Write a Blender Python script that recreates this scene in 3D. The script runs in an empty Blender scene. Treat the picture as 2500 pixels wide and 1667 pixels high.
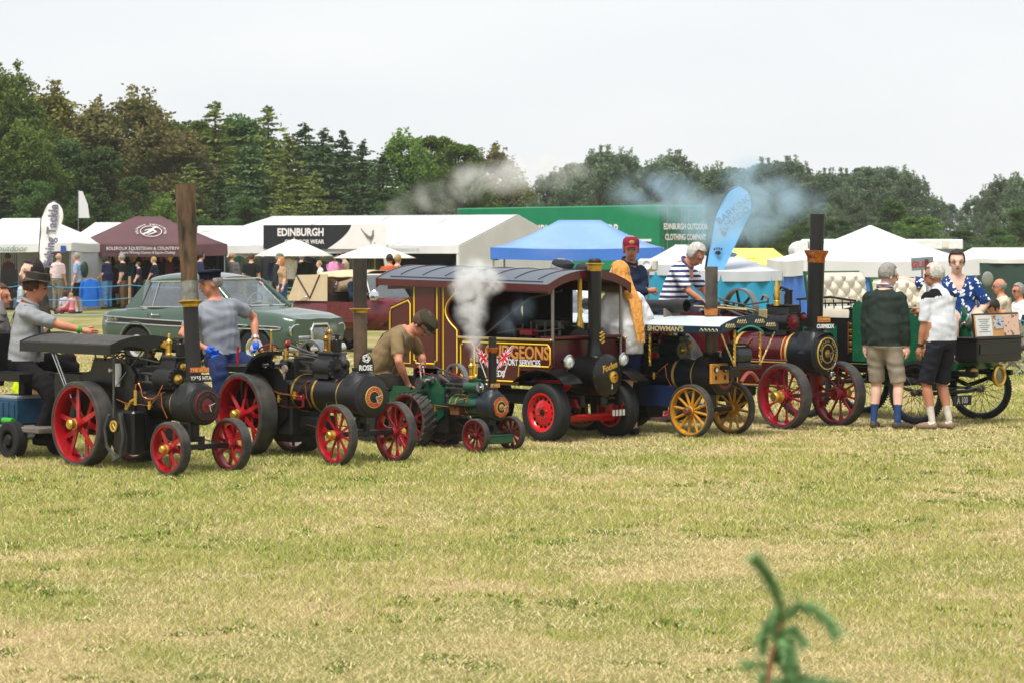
import bpy, math, random
import numpy as np
from mathutils import Vector, Matrix, Quaternion
R = math.radians
random.seed(7)
rng = np.random.default_rng(7)
SC = bpy.context.scene
C = SC.collection
# ---------------------------------------------------------------- camera, sky, light, exposure
FPX, HCAM, HY = 6500.0, 1.94, 603.0        # focal length in photo pixels, eye height, horizon row
cam_d = bpy.data.cameras.new('camera')
cam_d.sensor_width = 36.0
cam_d.lens = FPX / 2500 * 36
cam_d.shift_y = -(833.5 - HY) / 2500
cam_d.clip_start, cam_d.clip_end = 0.2, 5000
cam_d.dof.use_dof = True
cam_d.dof.focus_distance = 26.0
cam_d.dof.aperture_fstop = 7.0
cam = bpy.data.objects.new('camera', cam_d)
cam.location = (0, 0, HCAM)
cam.rotation_euler = (R(90), 0, 0)
C.objects.link(cam)
SC.camera = cam

SUN_EL, SUN_AZ = R(62), R(205)
world = bpy.data.worlds.new('World')
SC.world = world
world.use_nodes = True
wn = world.node_tree
wn.nodes.clear()
w_out = wn.nodes.new('ShaderNodeOutputWorld')
w_bg = wn.nodes.new('ShaderNodeBackground')
w_sky = wn.nodes.new('ShaderNodeTexSky')
w_sky.sky_type = 'NISHITA'
w_sky.sun_disc = False
w_sky.sun_elevation = SUN_EL
w_sky.sun_rotation = SUN_AZ
w_co = wn.nodes.new('ShaderNodeTexCoord')
w_map = wn.nodes.new('ShaderNodeMapping')
w_map.inputs['Scale'].default_value = (1.6, 1.6, 5.5)
w_no = wn.nodes.new('ShaderNodeTexNoise')
w_no.inputs['Scale'].default_value = 2.2
w_no.inputs['Detail'].default_value = 5
w_no.inputs['Roughness'].default_value = 0.45
w_ramp = wn.nodes.new('ShaderNodeValToRGB')
w_ramp.color_ramp.elements[0].position = 0.32
w_ramp.color_ramp.elements[0].color = (0.86, 0.885, 0.93, 1)
w_ramp.color_ramp.elements[1].position = 0.68
w_ramp.color_ramp.elements[1].color = (0.99, 0.995, 1.0, 1)
w_gain = wn.nodes.new('ShaderNodeVectorMath')
w_gain.operation = 'SCALE'
w_gain.inputs['Scale'].default_value = 6.7
w_mix = wn.nodes.new('ShaderNodeMix')
w_mix.data_type = 'RGBA'
w_mix.inputs['Factor'].default_value = 0.93      # overcast: cloud covers nearly all of the blue
wl = wn.links.new
wl(w_co.outputs['Generated'], w_map.inputs['Vector'])
wl(w_map.outputs['Vector'], w_no.inputs['Vector'])
wl(w_no.outputs['Fac'], w_ramp.inputs['Fac'])
wl(w_ramp.outputs['Color'], w_gain.inputs[0])
wl(w_sky.outputs['Color'], w_mix.inputs['A'])
wl(w_gain.outputs['Vector'], w_mix.inputs['B'])
wl(w_mix.outputs['Result'], w_bg.inputs['Color'])
w_bg.inputs['Strength'].default_value = 0.10
wl(w_bg.outputs['Background'], w_out.inputs['Surface'])

sun_d = bpy.data.lights.new('sun', 'SUN')
sun_d.energy = 3.0
sun_d.angle = R(20)
sun_d.color = (1.0, 0.96, 0.9)
sun = bpy.data.objects.new('sun', sun_d)
C.objects.link(sun)
# sky sun_rotation is measured from +Y clockwise seen from above
sdir = Vector((math.sin(SUN_AZ) * math.cos(SUN_EL), math.cos(SUN_AZ) * math.cos(SUN_EL), math.sin(SUN_EL)))
sun.rotation_euler = (-sdir).to_track_quat('-Z', 'Y').to_euler()

SC.view_settings.view_transform = 'Standard'
SC.view_settings.look = 'None'
SC.view_settings.exposure = 0.6
SC.view_settings.gamma = 1.0
SC.view_settings.use_curve_mapping = False
SC.render.engine = 'CYCLES'
cy = SC.cycles
cy.use_denoising = True
cy.denoiser = 'OPENIMAGEDENOISE'
cy.max_bounces = 6
cy.diffuse_bounces = 3
cy.glossy_bounces = 3
cy.transmission_bounces = 4
cy.transparent_max_bounces = 12
cy.volume_bounces = 3
cy.use_adaptive_sampling = True
cy.adaptive_threshold = 0.015
cy.sample_clamp_indirect = 6
cy.volume_step_rate = 2.0
cy.volume_max_steps = 128

# ---------------------------------------------------------------- measuring helpers (photo pixels -> metres)
def G(px, py):
    d = FPX * HCAM / (py - HY)
    return Vector(((px - 1250) * d / FPX, d, 0))
def AT(px, py, d):
    return Vector(((px - 1250) * d / FPX, d, HCAM - (py - HY) * d / FPX))
def XY(px, d, z=0.0):
    return Vector(((px - 1250) * d / FPX, d, z))

# ---------------------------------------------------------------- materials
def hexc(s):
    s = s.lstrip('#')
    o = []
    for i in (0, 2, 4):
        v = int(s[i:i + 2], 16) / 255
        o.append(v / 12.92 if v <= 0.04045 else ((v + 0.055) / 1.055) ** 2.4)
    return tuple(o)
_M = {}
def M(name, col=None, rough=0.5, metal=0.0, var=0.12, vs=9.0, bump=0.0, bs=60.0, col2=None, coat=0.0, spec=0.4, sub=0.0):
    if name in _M:
        return _M[name]
    if isinstance(col, str): col = hexc(col)
    if isinstance(col2, str): col2 = hexc(col2)
    m = bpy.data.materials.new(name)
    m.use_nodes = True
    nt = m.node_tree
    b = nt.nodes['Principled BSDF']
    b.inputs['Roughness'].default_value = rough
    b.inputs['Metallic'].default_value = metal
    b.inputs['Specular IOR Level'].default_value = spec
    if coat: b.inputs['Coat Weight'].default_value = coat; b.inputs['Coat Roughness'].default_value = 0.08
    if sub: b.inputs['Subsurface Weight'].default_value = sub; b.inputs['Subsurface Scale'].default_value = 0.01
    co = nt.nodes.new('ShaderNodeTexCoord')
    no = nt.nodes.new('ShaderNodeTexNoise')
    no.inputs['Scale'].default_value = vs
    no.inputs['Detail'].default_value = 5
    no.inputs['Roughness'].default_value = 0.6
    nt.links.new(co.outputs['Object'], no.inputs['Vector'])
    rp = nt.nodes.new('ShaderNodeValToRGB')
    rp.color_ramp.elements[0].position = 0.33
    rp.color_ramp.elements[1].position = 0.67
    lo = col2 if col2 else tuple(x * (1 - var) for x in col)
    hi = col if col2 else tuple(min(1, x * (1 + var * 0.6)) for x in col)
    rp.color_ramp.elements[0].color = (*lo, 1)
    rp.color_ramp.elements[1].color = (*hi, 1)
    nt.links.new(no.outputs['Fac'], rp.inputs['Fac'])
    nt.links.new(rp.outputs['Color'], b.inputs['Base Color'])
    rr = nt.nodes.new('ShaderNodeMapRange')
    rr.inputs['To Min'].default_value = max(0.02, rough - 0.1)
    rr.inputs['To Max'].default_value = min(1, rough + 0.12)
    nt.links.new(no.outputs['Fac'], rr.inputs['Value'])
    nt.links.new(rr.outputs['Result'], b.inputs['Roughness'])
    if bump:
        n2 = nt.nodes.new('ShaderNodeTexNoise')
        n2.inputs['Scale'].default_value = bs
        n2.inputs['Detail'].default_value = 4
        nt.links.new(co.outputs['Object'], n2.inputs['Vector'])
        bp = nt.nodes.new('ShaderNodeBump')
        bp.inputs['Strength'].default_value = bump
        bp.inputs['Distance'].default_value = 0.02
        nt.links.new(n2.outputs['Fac'], bp.inputs['Height'])
        nt.links.new(bp.outputs['Normal'], b.inputs['Normal'])
    _M[name] = m
    return m
def stretch(m, sc):
    nt = m.node_tree; no = next(n for n in nt.nodes if n.type == 'TEX_NOISE'); mp = nt.nodes.new('ShaderNodeMapping'); mp.inputs['Scale'].default_value = sc; co = next(n for n in nt.nodes if n.type == 'TEX_COORD')
    nt.links.new(co.outputs['Object'], mp.inputs['Vector']); nt.links.new(mp.outputs['Vector'], no.inputs['Vector'])
def cloth(name, col=None, var=0.18, col2=None, bump=0.55, bs=14):
    return M(name, col, rough=0.9, var=var, vs=6, bump=bump, bs=bs, col2=col2, spec=0.15)
def bands(name, ca, cb, scale, axis='Z', duty=0.5, rough=0.9):
    """woven / printed stripes running across one object axis"""
    if name in _M: return _M[name]
    m = M(name, ca, rough=rough, spec=0.15)
    nt = m.node_tree; b = nt.nodes['Principled BSDF']
    co = nt.nodes.new('ShaderNodeTexCoord'); sx = nt.nodes.new('ShaderNodeSeparateXYZ')
    nt.links.new(co.outputs['Object'], sx.inputs[0])
    mu = nt.nodes.new('ShaderNodeMath'); mu.operation = 'MULTIPLY'; mu.inputs[1].default_value = scale
    nt.links.new(sx.outputs[axis], mu.inputs[0])
    fr = nt.nodes.new('ShaderNodeMath'); fr.operation = 'FRACT'; nt.links.new(mu.outputs[0], fr.inputs[0])
    lt = nt.nodes.new('ShaderNodeMath'); lt.operation = 'LESS_THAN'; lt.inputs[1].default_value = duty
    nt.links.new(fr.outputs[0], lt.inputs[0])
    mx = nt.nodes.new('ShaderNodeMix'); mx.data_type = 'RGBA'
    nt.links.new(lt.outputs[0], mx.inputs['Factor'])
    mx.inputs['A'].default_value = (*hexc(ca), 1); mx.inputs['B'].default_value = (*hexc(cb), 1)
    nt.links.new(mx.outputs['Result'], b.inputs['Base Color'])
    return m
def spots(name, ca, cb, scale, thr=0.5, kind='v', rough=0.9, thr2=None):
    """printed blotches / flowers"""
    if name in _M: return _M[name]
    m = M(name, ca, rough=rough, spec=0.15)
    nt = m.node_tree; b = nt.nodes['Principled BSDF']
    co = nt.nodes.new('ShaderNodeTexCoord')
    if kind == 'v':
        t = nt.nodes.new('ShaderNodeTexVoronoi'); t.inputs['Scale'].default_value = scale; out = t.outputs['Distance']
    else:
        t = nt.nodes.new('ShaderNodeTexNoise'); t.inputs['Scale'].default_value = scale; t.inputs['Detail'].default_value = 3; out = t.outputs['Fac']
    nz = nt.nodes.new('ShaderNodeTexNoise'); nz.inputs['Scale'].default_value = scale * 0.9
    nt.links.new(co.outputs['Object'], nz.inputs['Vector'])
    va = nt.nodes.new('ShaderNodeVectorMath'); va.operation = 'MULTIPLY_ADD'
    nt.links.new(nz.outputs['Color'], va.inputs[0]); va.inputs[1].default_value = (0.12, 0.12, 0.12)
    nt.links.new(co.outputs['Object'], va.inputs[2])
    nt.links.new(va.outputs[0], t.inputs['Vector'])
    lt = nt.nodes.new('ShaderNodeMath'); lt.operation = 'LESS_THAN'; lt.inputs[1].default_value = thr
    nt.links.new(out, lt.inputs[0])
    mx = nt.nodes.new('ShaderNodeMix'); mx.data_type = 'RGBA'
    nt.links.new(lt.outputs[0], mx.inputs['Factor'])
    mx.inputs['A'].default_value = (*hexc(ca), 1); mx.inputs['B'].default_value = (*hexc(cb), 1)
    nt.links.new(mx.outputs['Result'], b.inputs['Base Color'])
    return m
def glassy(name, tint=(0.9, 0.95, 0.95), alpha=0.35, rough=0.03):
    if name in _M: return _M[name]
    m = bpy.data.materials.new(name); m.use_nodes = True; nt = m.node_tree; nt.nodes.clear()
    o = nt.nodes.new('ShaderNodeOutputMaterial'); tr = nt.nodes.new('ShaderNodeBsdfTransparent'); gl = nt.nodes.new('ShaderNodeBsdfGlossy')
    tr.inputs['Color'].default_value = (*tint, 1); gl.inputs['Roughness'].default_value = rough
    no = nt.nodes.new('ShaderNodeTexNoise'); no.inputs['Scale'].default_value = 3
    mr = nt.nodes.new('ShaderNodeMapRange'); mr.inputs['To Min'].default_value = alpha - 0.06; mr.inputs['To Max'].default_value = alpha + 0.06
    nt.links.new(no.outputs['Fac'], mr.inputs['Value'])
    mx = nt.nodes.new('ShaderNodeMixShader')
    nt.links.new(mr.outputs['Result'], mx.inputs[0]); nt.links.new(tr.outputs[0], mx.inputs[1]); nt.links.new(gl.outputs[0], mx.inputs[2])
    nt.links.new(mx.outputs[0], o.inputs['Surface'])
    _M[name] = m
    return m

# ---------------------------------------------------------------- mesh builder
def frame_of(d):
    d = Vector(d).normalized()
    up = Vector((0, 0, 1)) if abs(d.z) < 0.95 else Vector((1, 0, 0))
    a = d.cross(up).normalized()
    return a, a.cross(d).normalized()
class MB:
    def __init__(s):
        s.v = []; s.f = []; s.mi = []; s.cur = 0
    def add(s, vs, fs):
        o = len(s.v)
        s.v.extend([tuple(x) for x in vs])
        for f in fs:
            s.f.append(tuple(o + i for i in f)); s.mi.append(s.cur)
        return s
    def box(s, c, sz, rot=None, ch=0.0):
        c = Vector(c); hx, hy, hz = sz[0] / 2, sz[1] / 2, sz[2] / 2
        q = Matrix.Identity(3) if rot is None else (rot.to_3x3() if hasattr(rot, 'to_3x3') else rot)
        if ch <= 0:
            vs = [(x, y, z) for x in (-hx, hx) for y in (-hy, hy) for z in (-hz, hz)]
            fs = [(0, 1, 3, 2), (4, 6, 7, 5), (0, 4, 5, 1), (2, 3, 7, 6), (0, 2, 6, 4), (1, 5, 7, 3)]
            return s.add([c + q @ Vector(v) for v in vs], fs)
        ch = min(ch, hx * .9, hy * .9, hz * .9)
        vs = []; idx = {}
        for sx in (-1, 1):
            for sy in (-1, 1):
                for sz_ in (-1, 1):
                    for k in range(3):
                        p = [sx * (hx - ch), sy * (hy - ch), sz_ * (hz - ch)]
                        p[k] = (sx * hx, sy * hy, sz_ * hz)[k]
                        idx[(sx, sy, sz_, k)] = len(vs); vs.append(p)
        fs = []
        I = idx
        for k in range(3):
            for sg in (-1, 1):
                a, b_ = [(1, 2), (2, 0), (0, 1)][k]
                q4 = []
                for (u, w) in ((-1, -1), (1, -1), (1, 1), (-1, 1)):
                    t = [0, 0, 0]; t[k] = sg; t[a] = u; t[b_] = w
                    q4.append(I[(t[0], t[1], t[2], k)])
                fs.append(q4 if sg > 0 else q4[::-1])
        for k in range(3):
            a, b_ = [(1, 2), (2, 0), (0, 1)][k]
            for u in (-1, 1):
                for w in (-1, 1):
                    t0 = [0, 0, 0]; t0[k] = -1; t0[a] = u; t0[b_] = w
                    t1 = t0[:]; t1[k] = 1
                    q4 = [I[(*t0, a)], I[(*t1, a)], I[(*t1, b_)], I[(*t0, b_)]]
                    fs.append(q4 if u * w > 0 else q4[::-1])
        for sx in (-1, 1):
            for sy in (-1, 1):
                for sz_ in (-1, 1):
                    t = [I[(sx, sy, sz_, k)] for k in range(3)]
                    fs.append(t if sx * sy * sz_ > 0 else t[::-1])
        return s.add([c + q @ Vector(v) for v in vs], fs)
    def rings(s, rs, caps=True, closed=False):
        n = len(rs[0]); vs = [p for r in rs for p in r]; fs = []
        m = len(rs)
        for i in range(m if closed else m - 1):
            for j in range(n):
                a = i * n + j; b_ = i * n + (j + 1) % n; i2 = (i + 1) % m
                fs.append((a, b_, i2 * n + (j + 1) % n, i2 * n + j))
        if caps and not closed:
            fs.append(tuple(range(n))[::-1]); fs.append(tuple((m - 1) * n + j for j in range(n)))
        return s.add(vs, fs)
    def tube(s, pts, r, n=8, caps=True, closed=False):
        pts = [Vector(p) for p in pts]; m = len(pts)
        rs = r if isinstance(r, (list, tuple)) else [r] * m
        out = []; a = None
        for i in range(m):
            if closed: d = pts[(i + 1) % m] - pts[i - 1]
            else: d = pts[min(i + 1, m - 1)] - pts[max(i - 1, 0)]
            d = d.normalized() if d.length > 1e-9 else Vector((0, 0, 1))
            if a is None: a, _ = frame_of(d)
            a = (a - d * a.dot(d)).normalized(); b_ = d.cross(a)
            out.append([pts[i] + (a * math.cos(2 * math.pi * k / n) + b_ * math.sin(2 * math.pi * k / n)) * rs[i] for k in range(n)])
        return s.rings(out, caps, closed)
    def cyl(s, p0, p1, r0, r1=None, n=16):
        return s.tube([p0, p1], [r0, r0 if r1 is None else r1], n)
    def lathe(s, prof, c, ax=(0, 0, 1), n=24, closed=False, caps=True):
        c = Vector(c); ax = Vector(ax).normalized(); a, b_ = frame_of(ax)
        # orient so rings advance along ax with outward normals
        rs = [[c + ax * h + (a * math.cos(2 * math.pi * k / n) - b_ * math.sin(2 * math.pi * k / n)) * r for k in range(n)] for r, h in prof]
        return s.rings(rs, caps, closed)
    def prism(s, poly, vec):
        n = len(poly); vec = Vector(vec); a = [Vector(p) for p in poly]
        vs = a + [p + vec for p in a]
        fs = [tuple(range(n))[::-1], tuple(range(n, 2 * n))] + [(i, (i + 1) % n, n + (i + 1) % n, n + i) for i in range(n)]
        return s.add(vs, fs)
    def sph(s, c, r, n=12, m=8, rot=None):
        r = (r, r, r) if not isinstance(r, (tuple, list)) else r
        c = Vector(c); q = Matrix.Identity(3) if rot is None else rot
        rs = []
        for i in range(m + 1):
            t = math.pi * i / m; z = -math.cos(t); w = max(math.sin(t), 1e-3)
            rs.append([c + q @ Vector((r[0] * w * math.cos(2 * math.pi * k / n), r[1] * w * math.sin(2 * math.pi * k / n), r[2] * z)) for k in range(n)])
        return s.rings(rs)
    def grid(s, P, flip=False):
        """P[i][j] points"""
        m, n = len(P), len(P[0]); vs = [p for r in P for p in r]; fs = []
        for i in range(m - 1):
            for j in range(n - 1):
                q = (i * n + j, i * n + j + 1, (i + 1) * n + j + 1, (i + 1) * n + j)
                fs.append(q[::-1] if flip else q)
        return s.add(vs, fs)
    def slab(s, P, thick):
        """a closed sheet of some thickness from a grid of points (thickness vector)"""
        t = Vector(thick); m, n = len(P), len(P[0])
        A = [[Vector(p) for p in r] for r in P]; B = [[p + t for p in r] for r in A]
        vs = [p for r in A for p in r] + [p for r in B for p in r]; o = m * n; fs = []
        for i in range(m - 1):
            for j in range(n - 1):
                q = (i * n + j, i * n + j + 1, (i + 1) * n + j + 1, (i + 1) * n + j)
                fs.append(q[::-1]); fs.append(tuple(o + k for k in q))
        edge = [(0, j) for j in range(n)] + [(i, n - 1) for i in range(1, m)] + [(m - 1, j) for j in range(n - 2, -1, -1)] + [(i, 0) for i in range(m - 2, 0, -1)]
        e = [i * n + j for i, j in edge]
        for k in range(len(e)):
            a, b_ = e[k], e[(k + 1) % len(e)]
            fs.append((a, b_, o + b_, o + a))
        return s.add(vs, fs)
    def mesh(s, name, smooth=True, ang=38):
        me = bpy.data.meshes.new(name)
        me.from_pydata(s.v, [], s.f)
        if any(s.mi): me.polygons.foreach_set('material_index', s.mi)
        if smooth:
            me.polygons.foreach_set('use_smooth', [True] * len(s.f))
            me.set_sharp_from_angle(angle=R(ang))
        me.update()
        return me
    def build(s, name, mat, parent=None, smooth=True, ang=38, loc=None, rot=None):
        return obj(name, s.mesh(name, smooth, ang), mat, parent, loc, rot)
def obj(name, me, mat=None, parent=None, loc=None, rot=None):
    o = bpy.data.objects.new(name, me)
    if mat is not None:
        mats = mat if isinstance(mat, (list, tuple)) else [mat]
        if len(me.materials) == 0:
            for m in mats: me.materials.append(m)
    C.objects.link(o)
    if parent is not None: o.parent = parent
    if loc is not None: o.location = loc
    if rot is not None: o.rotation_euler = rot
    return o
def tag(o, label, cat, group=None, kind=None):
    if label: o['label'] = label
    if cat: o['category'] = cat
    if group: o['group'] = group
    if kind: o['kind'] = kind
    return o
def thing(name, label, cat, loc=(0, 0, 0), rz=0.0, group=None):
    e = bpy.data.objects.new(name, None)
    e.empty_display_size = 0.2
    C.objects.link(e)
    e.location = loc
    e.rotation_euler = (0, 0, rz)
    return tag(e, label, cat, group)
def dup(o, parent=None):
    c = o.copy(); C.objects.link(c); c.parent = parent
    for ch in list(o.children): dup(ch, c)
    return c
_fonts = {}
def text_mesh(txt, size, bold=0.0, ext=0.002, sx=1.0, align='CENTER', shear=0.0):
    cu = bpy.data.curves.new('lettering', 'FONT')
    cu.body = txt; cu.size = size; cu.extrude = ext; cu.offset = bold; cu.align_x = align; cu.align_y = 'CENTER'; cu.shear = shear
    cu.resolution_u = 3
    o = bpy.data.objects.new('lettering', cu)
    C.objects.link(o)
    dg = bpy.context.evaluated_depsgraph_get()
    me = bpy.data.meshes.new_from_object(o.evaluated_get(dg))
    bpy.data.objects.remove(o); bpy.data.curves.remove(cu)
    if sx != 1.0:
        me.transform(Matrix.Diagonal((sx, 1, 1, 1)))
    return me
def lettering(txt, size, mat, parent, loc, xdir, ydir, bold=0.0, ext=0.0015, sx=1.0, align='CENTER', name='lettering', shear=0.0):
    me = text_mesh(txt, size, bold, ext, sx, align, shear)
    x = Vector(xdir).normalized(); y = Vector(ydir); y = (y - x * y.dot(x)).normalized(); z = x.cross(y)
    mt = Matrix((x, y, z)).transposed().to_4x4(); mt.translation = Vector(loc)
    me.transform(mt)
    return obj(name, me, mat, parent)
def ring_text(txt, r, size, mat, parent, c, a0, a1, X, Y):
    """letters set round an arc; X right, Y up in the plane of the ring"""
    X = Vector(X).normalized(); Y = Vector(Y).normalized(); Z = X.cross(Y); c = Vector(c)
    vs = []; fs = []
    n = len(txt)
    for i, ch in enumerate(txt):
        if ch == ' ': continue
        a = a0 + (a1 - a0) * (i / max(1, n - 1))
        me = text_mesh(ch, size, 0, 0.001)
        up = X * math.cos(a) + Y * math.sin(a); rt = up.cross(Z)
        if a1 > a0: up, rt = -up, -rt
        o = len(vs)
        p0 = c + (X * math.cos(a) + Y * math.sin(a)) * r
        for v in me.vertices: vs.append(p0 + rt * v.co.x + up * v.co.y + Z * v.co.z)
        for p in me.polygons: fs.append(tuple(o + k for k in p.vertices))
        bpy.data.meshes.remove(me)
    b = MB(); b.add(vs, fs)
    return b.build('lettering', mat, parent, smooth=False)
# ---------------------------------------------------------------- ground and grass
def vnoise(x, y, scale, seed, octs=3):
    r = np.random.default_rng(seed); out = np.zeros_like(x); amp = 1.0; tot = 0
    for k in range(octs):
        g = r.random((64, 64)); u = x * scale * 2 ** k; v = y * scale * 2 ** k
        i = np.floor(u).astype(int); j = np.floor(v).astype(int); fu = u - i; fv = v - j
        fu = fu * fu * (3 - 2 * fu); fv = fv * fv * (3 - 2 * fv)
        a = g[i % 64, j % 64]; b = g[(i + 1) % 64, j % 64]; c = g[i % 64, (j + 1) % 64]; d = g[(i + 1) % 64, (j + 1) % 64]
        out += amp * ((a * (1 - fu) + b * fu) * (1 - fv) + (c * (1 - fu) + d * fu) * fv); tot += amp; amp *= 0.55
    return out / tot
def ground_mat():
    m = bpy.data.materials.new('field_turf'); m.use_nodes = True; nt = m.node_tree; b = nt.nodes['Principled BSDF']
    b.inputs['Roughness'].default_value = 1.0; b.inputs['Specular IOR Level'].default_value = 0.1
    co = nt.nodes.new('ShaderNodeTexCoord')
    def noise(s, d, r=0.6):
        n = nt.nodes.new('ShaderNodeTexNoise'); n.inputs['Scale'].default_value = s; n.inputs['Detail'].default_value = d; n.inputs['Roughness'].default_value = r
        nt.links.new(co.outputs['Object'], n.inputs['Vector']); return n
    def ramp(n, st):
        r = nt.nodes.new('ShaderNodeValToRGB')
        while len(r.color_ramp.elements) < len(st): r.color_ramp.elements.new(0.5)
        for e, (p, c) in zip(r.color_ramp.elements, st): e.position = p; e.color = (*c, 1)
        nt.links.new(n.outputs['Fac'], r.inputs['Fac']); return r
    big = ramp(noise(0.55, 4), [(0.30, (0.46, 0.355, 0.20)), (0.45, (0.38, 0.32, 0.145)), (0.58, (0.23, 0.245, 0.075)), (0.8, (0.36, 0.305, 0.135))])
    fine = ramp(noise(38, 6, 0.75), [(0.28, (0.34, 0.32, 0.27)), (0.5, (0.85, 0.83, 0.80)), (0.72, (1.22, 1.2, 1.15))])
    mx = nt.nodes.new('ShaderNodeMix'); mx.data_type = 'RGBA'; mx.blend_type = 'MULTIPLY'; mx.inputs['Factor'].default_value = 1
    nt.links.new(big.outputs['Color'], mx.inputs['A']); nt.links.new(fine.outputs['Color'], mx.inputs['B'])
    nt.links.new(mx.outputs['Result'], b.inputs['Base Color'])
    bp = nt.nodes.new('ShaderNodeBump'); bp.inputs['Strength'].default_value = 0.7; bp.inputs['Distance'].default_value = 0.03
    nt.links.new(noise(45, 5).outputs['Fac'], bp.inputs['Height']); nt.links.new(bp.outputs['Normal'], b.inputs['Normal'])
    return m
b = MB(); b.grid([[(x, y, 0) for x in (-2500, 2500)] for y in (-60, 4500)])
gnd = b.build('ground', ground_mat(), smooth=False)
tag(gnd, 'flat showground field of dry cut turf', None, kind='structure')

def blade_mat():
    m = bpy.data.materials.new('grass_blades'); m.use_nodes = True; nt = m.node_tree; b = nt.nodes['Principled BSDF']
    at = nt.nodes.new('ShaderNodeAttribute'); at.attribute_name = 'tone'
    r = nt.nodes.new('ShaderNodeValToRGB')
    st = [(0.0, (0.74, 0.60, 0.37)), (0.3, (0.56, 0.45, 0.22)), (0.52, (0.44, 0.405, 0.11)), (0.75, (0.265, 0.335, 0.058)), (1.0, (0.07, 0.125, 0.04))]
    while len(r.color_ramp.elements) < len(st): r.color_ramp.elements.new(0.5)
    for e, (p, c) in zip(r.color_ramp.elements, st): e.position = p; e.color = (*c, 1)
    nt.links.new(at.outputs['Fac'], r.inputs['Fac']); nt.links.new(r.outputs['Color'], b.inputs['Base Color'])
    b.inputs['Roughness'].default_value = 0.75; b.inputs['Specular IOR Level'].default_value = 0.2
    return m
def blades(name, n, y0, y1, label, power=1.6, hs=1.0, spread=0.235):
    u = rng.random(n)
    # density falls with distance so far turf is not over-built
    e = 2 - power
    y = (y0 ** e + u * (y1 ** e - y0 ** e)) ** (1 / e)
    x = (rng.random(n) * 2 - 1) * (y * spread + 2.2)
    pn = vnoise(x + 50, y * 0.75 + 20, 0.55, 3); p2 = vnoise(x + 9, y + 31, 2.6, 5); p3 = vnoise(x + 3, y * 0.6 + 7, 0.16, 8, 2)
    green = np.clip((pn - 0.5) * 2.4 + (p2 - 0.5) * 2.3 + (p3 - 0.5) * 1.6 + 0.25 + 0.42 * np.clip((y - 12.5) / 5, 0, 1) - 0.12 * np.clip((y - 24) / 8, 0, 1), 0, 1)
    tone = np.where(rng.random(n) < green * 0.8, 0.5 + 0.34 * rng.random(n), 0.02 + 0.44 * rng.random(n))
    weed = (vnoise(x + 70, y + 11, 5.0, 21, 2) > 0.72) & (vnoise(x, y, 0.5, 33, 1) > 0.42)
    tone = np.where(weed & (rng.random(n) < 0.55), 0.78 + 0.2 * rng.random(n), tone)
    lod = np.clip(y / 13, 1, 4) ** 0.75
    h = (0.012 + 0.017 * rng.random(n) ** 1.6) * hs * (0.8 + 0.6 * green) * np.where(weed, 0.8, 1) * lod ** 0.35
    w = (0.0012 + 0.0016 * rng.random(n)) * lod * np.where(weed, 3.2, 1)
    lean = (0.3 + 1.1 * rng.random(n)) * h * np.where(tone < 0.45, 1.7, 0.9); th = rng.random(n) * 2 * np.pi; fa = rng.random(n) * 2 * np.pi
    bx, by = np.cos(fa) * w, np.sin(fa) * w
    V3 = np.empty((n, 3, 3), np.float32)
    V3[:, 0] = np.stack([x - bx, y - by, np.full(n, -0.002)], 1); V3[:, 1] = np.stack([x + bx, y + by, np.full(n, -0.002)], 1)
    V3[:, 2] = np.stack([x + np.cos(th) * lean, y + np.sin(th) * lean, h], 1)
    me = bpy.data.meshes.new(name); me.vertices.add(3 * n); me.vertices.foreach_set('co', V3.ravel())
    me.loops.add(3 * n); me.loops.foreach_set('vertex_index', np.arange(3 * n, dtype=np.int32))
    me.polygons.add(n); me.polygons.foreach_set('loop_start', np.arange(0, 3 * n, 3, dtype=np.int32)); me.polygons.foreach_set('loop_total', np.full(n, 3, np.int32))
    a = me.attributes.new('tone', 'FLOAT', 'POINT'); a.data.foreach_set('value', np.repeat(tone, 3).astype(np.float32))
    me.update(calc_edges=True)
    o = obj(name, me, _M.get('bl') or _M.setdefault('bl', blade_mat()))
    return tag(o, label, 'grass', kind='stuff')
blades('grass', 1180000, 10.4, 48.0, 'short dry yellow and green grass covering the show field')

# ---------------------------------------------------------------- trees
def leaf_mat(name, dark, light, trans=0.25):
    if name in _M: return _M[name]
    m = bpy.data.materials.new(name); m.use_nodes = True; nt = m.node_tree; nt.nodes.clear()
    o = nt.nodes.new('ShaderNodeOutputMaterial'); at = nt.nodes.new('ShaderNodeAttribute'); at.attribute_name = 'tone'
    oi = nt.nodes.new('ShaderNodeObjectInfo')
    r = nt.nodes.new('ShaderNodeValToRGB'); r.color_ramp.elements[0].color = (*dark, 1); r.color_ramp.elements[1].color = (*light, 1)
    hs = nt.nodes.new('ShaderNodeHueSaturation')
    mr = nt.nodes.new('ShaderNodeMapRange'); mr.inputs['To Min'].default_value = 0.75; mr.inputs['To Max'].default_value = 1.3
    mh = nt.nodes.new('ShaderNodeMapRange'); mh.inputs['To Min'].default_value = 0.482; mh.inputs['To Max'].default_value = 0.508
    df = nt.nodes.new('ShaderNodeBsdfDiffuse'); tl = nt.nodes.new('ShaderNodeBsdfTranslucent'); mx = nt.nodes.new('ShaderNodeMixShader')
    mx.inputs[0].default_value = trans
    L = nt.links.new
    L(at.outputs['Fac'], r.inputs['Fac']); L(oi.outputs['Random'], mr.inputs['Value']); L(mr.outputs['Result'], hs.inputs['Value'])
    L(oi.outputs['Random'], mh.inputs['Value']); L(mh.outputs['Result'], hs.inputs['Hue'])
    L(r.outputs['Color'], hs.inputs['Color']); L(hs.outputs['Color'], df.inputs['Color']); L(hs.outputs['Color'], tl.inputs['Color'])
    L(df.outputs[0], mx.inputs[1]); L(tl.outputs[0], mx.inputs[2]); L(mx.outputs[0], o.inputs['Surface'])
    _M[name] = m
    return m
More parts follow.
